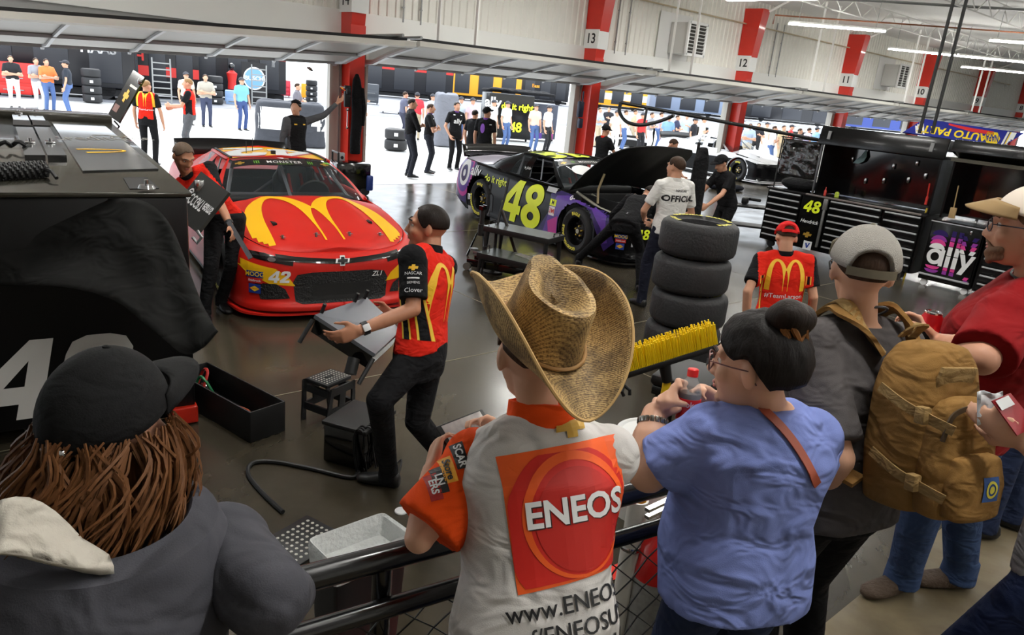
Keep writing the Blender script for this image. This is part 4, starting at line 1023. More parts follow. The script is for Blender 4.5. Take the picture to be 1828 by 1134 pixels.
    # trousers
    if not hidelegs:
        pf = fat if tucked else 1 + (fat - 1) * .62
        b = MB(); b.loft([(pelv - up * .11 * k, rt * .165 * k * pf, fw * .12 * k * pf), (pelv, rt * .178 * k * pf, fw * .132 * k * pf), (pelv + spine * .075 * k, rt * .174 * k * pf, fw * .128 * k * pf)], 18)
        for i in (0, 1):
            b.cone(hips[i] - up * .02, .098 * k * (1 + (fat - 1) * .6) * legk, kne[i], .068 * k * legk); b.cone(kne[i], .070 * k * legk, ank[i] + up * .02, .056 * k * legk); b.cyl(ank[i] + up * .06, ank[i] - up * .045 * k, .058 * k * legk, .062 * k * legk, 14)
        D['trousers'] = blob('trousers', b, pants, t, vx, 4)
        b = MB(); b.lathe([(.168 * k * fat, 0), (.172 * k * fat, .01), (.172 * k * fat, .035), (.168 * k * fat, .045)], (0, 0, 0), (0, 0, 1), 28)
        for q in range(2):
            b = MB(); toe = (ank[q] - kne[q]); td = feet[q][3] if feet and feet[q] and len(feet[q]) > 3 else (-.12 + .24 * q)
            dv = fw * math.cos(td) + rt * math.sin(td); shoe(b, ank[q], dv, k); o = blob('shoe', b, shoes, t, max(.008, vx * .7), 2)
    if True:
        if hair is not None and not hairless: D['hair'] = short_hair(t, F, hk, hair, lod=lod, **(hair_kw or {}))
    if cap: D['cap'] = ball_cap(t, F, hk, lod=lod, **cap)
    if lod == 0: head_face(t, F, hk, hair or h_brown)
    D.update(t=t, F=F, neck=neck, pel=pelv, sho=sho, el=el, wr=wr, rs=rs, sf=sf, spine=spine, k=k, ank=ank)
    return D
def chest_mark(D, name, src, side, up, s, mat, back=False, off=.004, rot=0, **k):
    "print on the shirt, front or back; side to the wearer's right, up from the middle of the torso"
    n = D['sf'] * (-1 if back else 1); u = D['rs'] * (-1 if not back else 1); v = D['spine']
    if rot: u, v = u * math.cos(rot) + v * math.sin(rot), v * math.cos(rot) - u * math.sin(rot)
    c = D['pel'].lerp(D['neck'], .6) + D['rs'] * side + D['spine'] * up + n * .5
    return mark(name, src, c, u * s, v * s, mat, D['shirt'], [D['shirt']], off=off, back=0, far=.8, **k)
# ================================================================ crew in and around the garage
m_gold_arch = M('arch_gold', (244, 190, 40), .55); m_yline = M('piping_yellow', (236, 196, 60), .6)
def crew_fn(p, c):
    "red front and back, black sleeves and flanks"
    d = p - c['pel']; x = abs(d.dot(c['rs'] if 'rs' in c else c['rt'])); h = d.dot(c['spine'])
    if x > .178 * c['k']: return 1
    if .135 * c['k'] < x and h < .33 * c['k'] and abs(d.dot(c['f'])) < .075: return 1
    return 0
TEAM = [c_red, c_black]
def bearing(p): return math.atan2(p[0], p[1])
def team_back(D, s=.30):
    chest_mark(D, 'shirt_arches', arches(), 0, -.06, s, m_gold_arch, True)
    chest_mark(D, 'shirt_lettering', '#TeamLarson', 0, -.12, .055, m_wht, True)
def tiny_marks(D, xs=((.09, .1), (-.09, .1)), m=None, s=.05, back=False):
    for x, y in xs: chest_mark(D, 'shirt_badge', [[(-.5, -.2), (.5, -.2), (.5, .2), (-.5, .2)]], x, y, s, m or m_wht, back)
g = G(268, 296); D = human('person', 'crew member seen from behind in red arches shirt outside, sandy hair', g, .55, 1.80, lod=1, hair=h_blond, shirt_mats=TEAM, shirtfn=crew_fn, look=1.1, hands=((-.27, .1, .82), (.30, .05, .84)))
team_back(D)
g = G(340, 283); D = human('person', 'crew member in red shirt outside facing left, one hand raised to his chest', g, -1.15, 1.86, lod=1, hair=h_blond, shirt_mats=TEAM, shirtfn=crew_fn, pants=cloth('grey_trousers', (90, 92, 96)), hands=((-.12, .36, 1.18), (.06, .34, 1.12)))
tiny_marks(D)
g = G(530, 174, 1.83); D = human('person', 'man in black vest leaning one raised arm on the door jamb', (g.x, g.y), 3.0, 1.83, lod=1, hair=h_dark, shirt_mats=[cloth('grey_sleeve', (86, 88, 92)), c_black], sleeve='long',
    shirtfn=lambda p, c: 1 if abs((p - c['pel']).dot(c['rs'])) < .15 else 0, look=3.9, hands=((-.72, .12, 1.78), (.26, .04, .86)), elbows=((-.47, .08, 1.56), None), cap=dict(mat=c_black, brim=False, front=.75, back=.4, t=.018))
tiny_marks(D, ((.08, .1), (-.08, .1)), m_gold_arch)
g = G(730, 316); D = human('person', 'crew member in black long sleeves with arms crossed, facing right', g, 1.9, 1.88, lod=1, hair=h_dark, sleeve='long', hands=((.1, .22, 1.22), (-.12, .2, 1.18)), elbows=((-.26, .12, 1.13), (.26, .12, 1.13)), pants=cloth('dark_trousers', (40, 42, 50)), look=2.2)
tiny_marks(D)
g = G(763, 309); D = human('person', 'crew member in black short sleeves with arms crossed, purple collar', g, 2.3, 1.76, lod=1, hair=h_brown, coat=M('collar_purple', (120, 70, 170), .7), hands=((.1, .22, 1.15), (-.12, .2, 1.1)), elbows=((-.27, .12, 1.06), (.27, .12, 1.06)), pants=cloth('dark_trousers', (40, 42, 50)))
tiny_marks(D)
g = G(817, 178, 1.83); D = human('person', 'crew member with large white lettering on his black shirt front, hands in pockets', (g.x, g.y), 3.3, 1.83, lod=1, hair=h_dark, coat=M('collar_purple', (120, 70, 170), .7), hands=((-.2, .06, .92), (.2, .06, .92)), elbows=((-.29, -.04, 1.14), (.29, -.04, 1.14)))
chest_mark(D, 'shirt_lettering', 'ally', 0, -.02, .17, m_wht, bold=.03); tiny_marks(D, ((.1, .14), (-.1, .14)))
g = P(872, 167, 17.3); D = human('person', 'crew member in black cap seen from behind, purple panel on shirt', (g.x, g.y), 1.0, 1.83, lod=1, hair=h_dark, look=1.5, cap=dict(mat=c_black), coat=M('collar_purple', (120, 70, 170), .7))
chest_mark(D, 'shirt_panel', [ring_pts(24, .5, 1)], -.03, .0, .11, M('panel_purple', (150, 90, 200), .6), True); tiny_marks(D, ((.15, .1),), back=True)
g = P(850, 182, 18.3); D = human('person', 'dark haired crew member half hidden behind the man with hands in pockets', (g.x, g.y), 1.2, 1.72, lod=1, hair=h_dark)
g = P(1085, 198, 16); D = human('person', 'crew member in black and red shirt and cap by column 13', (g.x, g.y), 1.6, 1.75, lod=1, hair=h_dark, shirt_mats=[c_black, c_red], shirtfn=lambda p, c: 1 if abs((p - c['pel']).dot(c['rs'])) < .06 and (p - c['pel']).dot(c['f']) > 0 else 0, cap=dict(mat=c_black), hands=((-.15, .35, .92), (.2, .35, .95)), headtilt=.35)
tiny_marks(D)
g = P(1188, 200, 14.5); D = human('person', 'crew member in black and red shirt bending over behind the open hood', (g.x, g.y), 2.9, 1.78, lod=1, hair=h_brown, lean=.5, shirt_mats=[c_black, c_red], shirtfn=lambda p, c: 1 if abs((p - c['pel']).dot(c['rs'])) > .1 and (p - c['pel']).dot(c['spine']) > .3 else 0, hands=((-.2, .55, .85), (.2, .55, .85)), headtilt=.5)
# official watching the black car
g = V((6.95, 5.15)); D = human('person', 'race official in white shirt seen from behind beside the stacked tyres', g, .35, 1.84, lod=0, voxel=.011, hair=h_brown, shirt=cloth('official_white', (232, 230, 226)), skin=m_skin, pants=c_navy, tucked=False, fat=1.06, look=.0, hands=((-.17, .26, 1.05), (.16, .26, 1.02)), elbows=((-.30, .06, 1.16), (.30, .0, 1.14)), feet=((-.13, .1, 0), (.12, -.02, 0)))
chest_mark(D, 'shirt_lettering', 'OFFICIAL', .02, .02, .094, m_ink, True, bold=.035, space=1.08); chest_mark(D, 'shirt_small_lettering', 'NASCAR', .02, .11, .036, m_ink, True, bold=.02)
# mechanic reaching into the engine bay
hips = P(1118, 395, 9.3); A = V((hips.x, hips.y, 0))
fw = (V((9.15, 7.1, 0)) - A).normalized(); yw = math.atan2(fw.x, fw.y)
def loc(p): d = V(p) - A; r = V((fw.y, -fw.x, 0)); return (d.dot(r), d.dot(fw), p[2])
D = human('person', 'mechanic in black bent over the engine bay of the black car', A, yw, 1.78, lod=1, hair=h_dark, sleeve='long', slo=-.16, lean=1.1, pel=(0, -.05, .86), neckpos=(0.12, .42, 1.12), headtilt=.9, hands=((-.15, .62, .82), (.25, .62, .78)), feet=(loc((*G(1032, 474)[:2], 0)), (.28, .05, 0)), look=yw + .9)
b = MB(); p_ = D['pel'] + D['spine'] * .05; R_ = Frame(p_, D['sf'], D['spine']); b.loft([(p_ + D['spine'] * (-.018), D['rs'] * .168, D['sf'] * .125), (p_ + D['spine'] * .018, D['rs'] * .166, D['sf'] * .123)], 28); unworld(b.obj('belt', M('grey_belt', (110, 110, 112), .5), D['t']))
# crew member beyond the hood, face between hood and engine
g = V((9.9, 6.35)); D = human('person', 'crew member in black cap leaning in under the raised hood', g, -1.25, 1.75, lod=1, hair=h_dark, lean=.35, headtilt=.5, cap=dict(mat=c_black), hands=((-.2, .5, .9), (.2, .5, .9)), sleeve='short')
# crew member walking away at the right
def LOC(at, yaw, z0=0):
    A = V((at[0], at[1], z0)); f = V((math.sin(yaw), math.cos(yaw), 0)); r = V((f.y, -f.x, 0))
    return lambda p: ((V(p) - A).dot(r), (V(p) - A).dot(f), (V(p) - A).z)
at = (5.33, 2.76); yw = .88; Lc = LOC(at, yw)
D = human('person', 'crew member in red cap walking away indoors, golden arches on his back', at, yw, 1.62, lod=0, voxel=.009, hair=h_brown, shirt_mats=TEAM, shirtfn=lambda p, c: 1 if abs((p - c['pel']).dot(c['rs'])) > .205 else 0, fat=1.12, headtilt=.45, pel=Lc(P(1388, 575, 5.75)), neckpos=Lc(P(1402, 452, 5.62)), hands=(Lc(P(1331, 575, 5.7)), Lc(P(1445, 590, 5.9))), elbows=(Lc(P(1335, 520, 5.55)), Lc(P(1452, 530, 5.6))), sr=(.072, .070),
    cap=dict(mat=cloth('cap_red', (214, 34, 34)), hole=.6, t=.018), tucked=False, feet=((-.12, .2, 0), (.12, -.2, 0)))
chest_mark(D, 'shirt_arches', arches(), 0, -.055, .235, m_gold_arch, True); chest_mark(D, 'shirt_lettering', '#TeamLarson', .0, -.095, .048, m_wht, True)
for s in (-1, 1):
    for dx, w, mt in ((.170, .012, c_black), (.155, .005, m_yline), (.185, .005, m_yline)): chest_mark(D, 'shirt_stripe', [[(-w, -.32), (w, -.32), (w * .6, .06), (-w * .6, .06)]], s * dx, 0, 1, mt, True)
cf = D['F']; mark('cap_lettering', [[(-.5, -.2), (.5, -.2), (.5, .2), (-.5, .2)]], cf(0, -.3, .12), cf.r * .05, cf.u * .05, m_wht, D['cap'], [D['cap']], back=0, far=.5)
# crew member carrying the folding table
at = (2.24, 3.2); yw = -.5; Lc = LOC(at, yw)
D = human('person', 'crew member in red and black shirt carrying a black folding table', at, yw, 1.80, lod=0, voxel=.0075, hair=h_dark, skin=m_skin3, shirt=c_red, sleeve_mat=c_black, sl=.80, sr=(.070, .068), look=-.86, pel=Lc(P(750, 632, 3.92)), neckpos=Lc(P(768, 446, 3.93)), headpos=Lc(P(764, 406, 3.93)),
    hands=(Lc(P(642, 590, 3.60)), Lc(P(700, 560, 4.15))), elbows=(Lc(P(738, 552, 3.72)), Lc(P(760, 560, 4.2))), feet=(Lc(G(692, 868)), Lc(G(812, 868))), knees=(Lc(P(678, 715, 3.72)), Lc(P(745, 752, 4.05))), coat=c_black, slo=.06,
    handspec=(dict(fwd=P(592, 608, 3.53) - P(642, 590, 3.60), palm=(.3, .8, .1), side=-1, curl=(.3, .4, .45, .5), thumb=.6), None), hair_kw=dict(front=.80, side=-.2, back=-.26))
# yoke, flank panels, badges and the arches on the back
sd = D['rs'] * -1; up_ = D['spine']; kk = D['k']
def smk(name, src, dirn, uu, c, s, m, tg=None, **kw):
    n = V(dirn).normalized(); uu = V(uu).normalized(); vv = n.cross(uu); return mark(name, src, V(c) + n * .5, uu * s, vv * s, m, D['shirt'], tg or [D['shirt']], back=0, far=.9, **kw)
bn = (D['sf'] * -1); mid = D['pel'].lerp(D['neck'], .55)
chest_mark(D, 'shirt_arches', arches(), .02, -.15, .30, m_gold_arch, True)
dl = (sd * .9 - D['sf'] * .1).normalized(); ul = up_.cross(dl).normalized()
for off_, w, m in ((.02, .022, c_black), (-.008, .006, m_yline), (.05, .006, m_yline), (-.07, .016, c_black), (-.09, .005, m_yline), (-.05, .005, m_yline)):
    smk('flank_stripe', [[(-w + .05, -.26), (w + .05, -.26), (w - .01, .0), (-w - .01, .0)]], dl, ul, mid + ul * off_ + up_ * .03, 1, m)
sl0 = D['sho'][0]; sd0 = (D['el'][0] - sl0).normalized(); sn = (CAM - sl0); sn = (sn - sd0 * sn.dot(sd0)).normalized(); su = sd0.cross(sn) * -1
su = su if su.dot(_r) > 0 else -su
for i, (src, s, m, w) in enumerate(((bow, .05, m_gold_arch, .06), ('NASCAR', .022, m_wht, .09), ([[(-.5, -.06), (.5, -.06), (.5, .06), (-.5, .06)]], .06, m_wht, .115), ('SIEMENS', .017, m_wht, .14), ('Clover', .032, m_wht, .18), ([[(-.5, -.1), (.5, -.1), (.5, .1), (-.5, .1)]], .035, m_wht, .215))):
    vv = sn.cross(su); mark('sleeve_badge', src, sl0 + sd0 * w * .95 + sn * .4, su * s, vv * s, m, D['sleeve0'], [D['sleeve0']], back=0, far=.8, cell=.02)
smk('number_patch', [[(-.5, -.35), (.5, -.35), (.5, .35), (-.5, .35)]], (bn * .7 + sd * .4 + up_ * .4), D['rs'] * .9 + D['sf'] * -.1, D['neck'] - up_ * .06 + sd * .10, .07, m_ink); smk('number_patch_lettering', '42', (bn * .7 + sd * .4 + up_ * .4), D['rs'] * .9 + D['sf'] * -.1, D['neck'] - up_ * .06 + sd * .10, .035, m_wht, off=.007)
w0 = D['wr'][0].lerp(D['el'][0], .10); wd = (D['el'][0] - D['wr'][0]).normalized()
b = MB(); b.lathe([(.0315, -.014), (.034, -.014), (.034, .014), (.0315, .014)], w0, wd, 24); o = unworld(b.obj('watch_strap', m_blk, D['t']))
n_ = (CAM - w0); n_ = (n_ - wd * n_.dot(wd)).normalized(); b = MB(); R_ = Matrix((wd.cross(n_), wd, n_)).transposed(); b.box(w0 + n_ * .034, (.034, .036, .01), R=R_, bev=.003); unworld(b.obj('watch_face', m_wht, o))
# the folding table he carries
A_, B_, C_, D_ = P(562, 562, 3.62), P(655, 531, 4.02), P(716, 590, 3.95), P(670, 632, 3.56)
t = thing('folding_table', 'folded black table with silver feet carried by a crew member', 'folding table', A_)
n = (B_ - A_).cross(D_ - A_).normalized(); n = n if n.z > 0 else -n
q = [A_, B_, C_, D_]; b = MB(); lo = [p - n * .02 for p in q]; b.add(lo + q, [(3, 2, 1, 0), (4, 5, 6, 7), (0, 1, 5, 4), (1, 2, 6, 5), (2, 3, 7, 6), (3, 0, 4, 7)]); unworld(b.obj('table_top', M('table_reflection_grey', (120, 124, 132), .22, .3), t, False))  # light grey of the reflection is put into the top's colour
b = MB(); lo = [p - n * .10 + (sum(q, V()) / 4 - p) * .05 for p in q]; hi = [p - n * .021 + (sum(q, V()) / 4 - p) * .05 for p in q]; b.add(lo + hi, [(3, 2, 1, 0), (4, 5, 6, 7), (0, 1, 5, 4), (1, 2, 6, 5), (2, 3, 7, 6), (3, 0, 4, 7)]); unworld(b.obj('table_frame', m_blkg, t, False))
b = MB(); e1, e2 = A_.lerp(D_, .5), B_.lerp(C_, .5); b.cyl(e1 + n * .002, e2 + n * .002, .004, n=6); unworld(b.obj('fold_seam', m_blk, t))
for p, e in ((A_, P(534, 612, 3.60)), (D_, P(640, 686, 3.52))):
    b = MB(); b.cyl(p - n * .03, e, .011, n=10); o = unworld(b.obj('leg', m_blk, t)); dd = (e - p).normalized(); b = MB(); b.lathe([(.001, 0), (.028, .004), (.03, .01), (.01, .022), (.001, .022)][::-1], e, dd * -1, 16); b.obj('foot', m_chrome, o); o2 = o.children[0] if False else None
for p in (A_.lerp(B_, .12), A_.lerp(B_, .75), A_.lerp(B_, .95)): b = MB(); b.cyl(p - n * .02, p + n * .05, .01, n=8); unworld(b.obj('corner_pin', m_blk, t))
b = MB(); b.cyl(P(632, 640, 3.6), P(625, 668, 3.58), .03, n=14); unworld(b.obj('grip_knob', m_blk, t))
# crew member stooping beside the pit cart
at = (2.55, 6.85); yw = 3.25; Lc = LOC(at, yw)
D = human('person', 'crew member in red shirt stooping beside the pit cart with a metal strip', at, yw, 1.80, lod=0, voxel=.011, hair=h_grey, skin=m_skin3, shirt_mats=TEAM, shirtfn=lambda p, c: 1 if abs((p - c['pel']).dot(c['rs'])) > .17 else 0, sleeve='short', headtilt=.5, look=2.9, pel=Lc(P(402, 388, 7.0)), neckpos=Lc(P(334, 312, 6.62)), headpos=Lc(P(327, 280, 6.5)),
    hands=(Lc(P(412, 405, 6.35)), Lc(P(300, 400, 6.4))), elbows=(Lc(P(392, 362, 6.5)), Lc(P(292, 352, 6.6))), feet=(Lc(G(396, 552)), Lc(G(366, 570))), coat=c_black, fat=1.08)
b = MB(); R_ = None; a, c_ = P(408, 396, 6.32), P(448, 462, 6.2); dd = (c_ - a).normalized(); x_ = dd.cross((CAM - a).normalized()).normalized(); b.prism([(-.02, 0), (.02, 0), (.02, (c_ - a).length), (-.02, (c_ - a).length)], a, x_, dd, x_.cross(dd) * .006); tag(b.obj('metal_strip', M('strip_grey', (74, 74, 78), .4, .5), None, False), 'flat dark metal strip held by the stooping crew member', 'strip')
w0 = D['wr'][0].lerp(D['el'][0], .14); wd = (D['el'][0] - D['wr'][0]).normalized(); b = MB(); b.lathe([(.032, -.016), (.036, -.016), (.036, .016), (.032, .016)], w0, wd, 20); unworld(b.obj('watch', m_blk, D['t']))
# ================================================================ equipment inside
def local_frame(t): return wmat(t).inverted()
m_lacq = M('dark_lacquer', (58, 56, 48), .22, .35, coat=.4, var=.1, vscale=2)
m_lacq2 = M('black_gloss_panel', (30, 30, 30), .14, coat=.6)
# ---- pit cart at the left edge
cart = thing('pit_cart', 'long dark pit cart with glossy lids filling the left edge', 'tool cart', (1.53, 4.76, 0), -math.atan2(.143, .99))
CI = local_frame(cart)
def cl(x, y, z): return CI @ G(x, y, z)
b = MB(); b.box((-1.0, 2.45, .83), (2.0, 4.9, 1.42), bev=.02); b.obj('cart_body', M('cart_black', (9, 9, 10), .35, spec=.3), cart)
b = MB(); b.box((-1.0, 2.45, 1.555), (2.04, 4.96, .03), bev=.008); b.obj('cart_top', m_lacq, cart)
b = MB(); b.box((-1.0, 4.7, 1.6), (2.04, .46, .08), bev=.01); b.obj('rear_ledge', m_lacq, cart)
b = MB(); b.box((-.07, .02, .07), (.16, .1, .12), bev=.01); b.obj('cart_bumper', m_red, cart, False)
for yy in (.5, 4.3):
    for xx in (-.2, -1.8): b = MB(); b.cyl((xx - .04, yy, .06), (xx + .04, yy, .06), .06, n=16); b.obj('caster', m_tire, cart)
def quadbox(q, h):
    "box on a quad of points, rising h"
    q = [V(p) for p in q]; b = MB(); u = [p + V((0, 0, h)) for p in q]
    b.add(q + u, [(3, 2, 1, 0), (4, 5, 6, 7), (0, 1, 5, 4), (1, 2, 6, 5), (2, 3, 7, 6), (3, 0, 4, 7)]); return b
Z = 1.572
for k, (a0, a1, n0, n1) in enumerate(((18, 43, 45, 82), (46, 68, 86, 120))):
    ld = quadbox([cl(n0, 290, Z), cl(n1, 290, Z), cl(a1, 200, Z), cl(a0, 200, Z)], .05).obj('lid', m_lacq2, cart, False)
    c = (cl(n0, 290, Z) + cl(n1, 290, Z) + cl(a0, 200, Z) + cl(a1, 200, Z)) / 4
    for f, rr in ((.18, .0), (.82, .0)):
        p = cl(n0, 290, Z).lerp(cl(a0, 200, Z), f).lerp(cl(n1, 290, Z).lerp(cl(a1, 200, Z), f), .5) + V((0, 0, .055))
        b = MB(); b.box(p, (.07, .12, .012), bev=.004); b.cyl(p, p + V((0, 0, .03)), .014, n=10); b.obj('latch', m_chrome, cart)
    p = cl(n0, 290, Z).lerp(cl(a0, 200, Z), .55).lerp(cl(n1, 290, Z).lerp(cl(a1, 200, Z), .55), .5) + V((0, 0, .052)); b = MB(); b.box(p, (.15, .5, .012)); b.obj('latch_recess', m_blk, cart)
pn = quadbox([cl(148, 308, Z), cl(283, 304, Z), cl(184, 224, Z), cl(92, 219, Z)], .012).obj('lid_panel', m_lacq2, cart, False)
a, c, d = cl(150, 305, Z + .015), cl(275, 302, Z + .015), cl(95, 222, Z + .015)
ux = (c - a).normalized(); vy = (d - a); vy = (vy - ux * vy.dot(ux)).normalized()
o = cl(178, 247, Z + .014); b_ = mark('lid_lettering', 'CreditOne', o, ux * .2, vy * .42, M('silver_print', (170, 168, 160), .4, .4), cart, None, world=False, shear=.2)
mark('lid_arc', [ring_pts(16, .32, .2, -.6, 2.0) + ring_pts(16, .27, .16, -.6, 2.0)[::-1]], cl(195, 246, Z + .014), ux * .5, vy * 1.2, M('silver_print', (170, 168, 160), .4, .4), cart, None, world=False)
ar = arches(); mark('lid_arches', [[(y, x) for x, y in q] for q in ar], cl(155, 272, Z + .014), ux * .33, vy * .36, m_gold_arch, cart, None, world=False)
b = quadbox([cl(232, 338, Z), cl(284, 337, Z), cl(262, 317, Z), cl(220, 318, Z)], .004); b.obj('latch_recess', m_blk, cart, False)
b = MB(); p = cl(262, 336, Z + .02); b.lathe([(.001, 0), (.05, 0), (.04, .02), (.012, .025), (.012, .05), (.001, .05)], p, (0, 0, 1), 16); b.obj('latch', m_chrome, cart)
b = MB(); p0, p1 = cl(-30, 308, Z + .05), cl(80, 302, Z + .05); ax, ay, az = frame_z(p1 - p0); n = 200
b.tube([p0.lerp(p1, i / n) + (ax * math.cos(i * 1.1) + ay * math.sin(i * 1.1)) * .045 for i in range(n + 1)] + [cl(92, 306, Z + .06), cl(101, 318, Z + .03)], .012, 6); co = tag(b.obj('coiled_cable', m_blk), 'black coiled cord lying on the dark cart top', 'cable'); co.data.transform(wmat(cart))
b = MB(); p = V(wmat(cart) @ cl(8, 262, Z + .04)); q = [p + V((.02 * i - .1, .05 * math.sin(i), .02 * math.cos(i * 1.3) + .02)) for i in range(14)]; b.tube(q, .016, 6); tag(b.obj('cable_hook', m_blk), 'small black curled hook on the cart top by the lids', 'hook')
for q in digits('42', .0, .86):
    pass
m_dig = M('cart_number_white', (206, 204, 200), .5)
pl0 = wmat(cart) @ V((0, -.012, 0)); nrm = wmat(cart).to_3x3() @ V((0, -1, 0))
def on_front(x, y):
    v = pix(x, y); return CAM + v * ((pl0 - CAM).dot(nrm) / v.dot(nrm))
p4, q4 = on_front(30, 676), on_front(150, 662)
me = digits_mesh('42'); mark('cart_number', me, (p4 + q4) / 2 + V((.02, 0, -.02)), (wmat(cart).to_3x3() @ V((.50, 0, 0))), V((0, 0, .50)), m_dig, cart, None)
# cover thrown over the front of the cart
top = [(-60, 364), (40, 366), (130, 362), (200, 356), (245, 357), (285, 378), (316, 430), (336, 500)]
mid = [(-60, 430), (40, 436), (130, 440), (200, 440), (255, 455), (300, 490), (345, 525), (368, 560)]
bot = [(-60, 512), (40, 510), (130, 516), (205, 538), (270, 588), (325, 632), (362, 622), (390, 592)]
df = depth_of(on_front(200, 430)); rows = []
T, Mi, B_ = (np.array(catmull(q, 8)) for q in (top, mid, bot))
for j in range(19):
    v = j / 18; row = []
    for i in range(len(T)):
        p = T[i] * (1 - v) ** 2 + 2 * v * (1 - v) * (2 * Mi[i] - .5 * T[i] - .5 * B_[i]) + B_[i] * v * v
        u = i / (len(T) - 1); w = .07 * noise.noise(V((u * 5, v * 2.5, 1))) + .035 * math.sin(u * 16 + v * 7) * v
        row.append(P(p[0], p[1], df - .06 - .30 * v + w - .12 * u * v))
    rows.append(row)
b = MB(); b.grid(rows); o = b.obj('cart_cover', cloth('cover_black', (22, 22, 21), .9, 4)); so = o.modifiers.new('t', 'SOLIDIFY'); so.thickness = .006
tag(o, 'black fabric cover draped over the near end of the pit cart', 'cover')
# raised hatch lids at the cart's right side
def plate_of(name, corners, th, m, parent):
    q = [V(p) for p in corners]; q[3] = q[0] + q[2] - q[1]; n = (q[1] - q[0]).cross(q[3] - q[0]).normalized()
    if n.dot(CAM - q[0]) > 0: n = -n
    b = MB(); u = [p + n * th for p in q]; b.add(q + u, [(3, 2, 1, 0), (4, 5, 6, 7), (0, 1, 5, 4), (1, 2, 6, 5), (2, 3, 7, 6), (3, 0, 4, 7)])
    return unworld(b.obj(name, m, parent, False)), q, -n
t = thing('hatch_lid', 'dark lid standing open at the far corner of the pit cart', 'lid', P(208, 222, 9.0))
pl, q, n = plate_of('lid_plate', [P(192, 205, 9.0), P(212, 219, 8.95), P(258, 138, 9.1), P(240, 132, 9.15)], .03, m_lacq2, t)
c = sum(q, V()) / 4; ul = (q[1] - q[0]).normalized(); vl = (q[3] - q[0]).normalized()
mark('lid_badge', bow, c, vl * .18, -ul * .14, m_gold, t, [pl], off=.004, flip=True); mark('lid_print', [[(-.5, -.4), (.5, -.4), (.5, .4), (-.5, .4)]], q[0].lerp(q[2], .2), ul * .12, vl * .12, M('print_pink', (150, 110, 104), .5), t, [pl], off=.004, flip=True)
mark('lid_print', [[(-.5, -.12), (.5, -.12), (.5, .12), (-.5, .12)]], q[0].lerp(q[2], .72), ul * .14, vl * .14, M('silver_print', (170, 168, 160), .4, .4), t, [pl], off=.004, flip=True)
b = MB(); b.box(q[0].lerp(q[2], .88) + n * .01, (.05, .03, .06), bev=.006); unworld(b.obj('latch', m_chrome, t))
b = MB(); b.tube([P(204, 216, 8.97), P(213, 226, 8.95), P(206, 234, 8.95), P(198, 226, 9.0)], .012, 6); unworld(b.obj('hinge_link', m_blk, t))
t = thing('hatch_lid', 'dark lid with white lettering hanging open in front of the stooping crew member', 'lid', P(345, 400, 5.4))
pl, q, n = plate_of('lid_plate', [P(352, 416, 5.32), P(408, 343, 5.38), P(359, 306, 5.5), P(330, 372, 5.45)], .03, M('lid_face', (66, 66, 64), .3, .3, coat=.3), t)
c = sum(q, V()) / 4; ul = (q[1] - q[0]).normalized(); vl = (q[3] - q[0]).normalized()
mark('lid_lettering', '@CCGRTeams', q[0].lerp(q[2], .47), -vl * .046, ul * -.12, m_wht, t, [pl], off=.006, bold=.02, flip=True)
b = MB(); b.box(q[0].lerp(q[2], .74) + n * .012, (.07, .02, .09), bev=.006); unworld(b.obj('latch', m_chrome, t))
b = MB(); b.tube([P(352, 412, 5.3), P(360, 424, 5.3), P(352, 434, 5.3), P(344, 424, 5.3)], .012, 6); unworld(b.obj('hinge_link', m_galv, t))
# ---- stack of slicks
tw = .335; TS = G(1252, 394, 1.335); names = ('topmost', 'second from top', 'third from top', 'bottom')
for i in range(4):
    z = tw / 2 + i * tw; dx, dy = ((0, 0), (.012, -.01), (-.008, .012), (.01, .008))[i]
    t = thing('racing_slick', 'worn racing slick, %s in the stack of four indoors' % names[3 - i], 'tyre', (TS.x + dx, TS.y + dy, z), i * 1.3, 'racing slicks stacked indoors')
    b = MB(); b.lathe(tire_profile(.33, .362, .21), (0, 0, 0), (0, 0, 1), 56); b.obj('carcass', m_tireface, t)
    for tx, a in (('GOODYEAR', 2.2), ('EAGLE', 5.0), ('GOODYEAR', 3.6), ('EAGLE', .8)):
        me = ring_text(tx, .262, .06, a)
        for v in me.vertices: v.co.z = .171
        mesh_obj('sidewall_lettering', me, m_yel, t)
    if i == 0:
        d = CAM - V((TS.x, TS.y, 0)); a = math.atan2(d.y, d.x) - i * 1.3 + .12; b = MB(); b.grid([[(.365 * math.cos(a + u), .365 * math.sin(a + u), zz) for u in (-.1, -.05, 0, .05, .1)] for zz in (-.03, .04)]); b.obj('paper_label', m_wht, t)
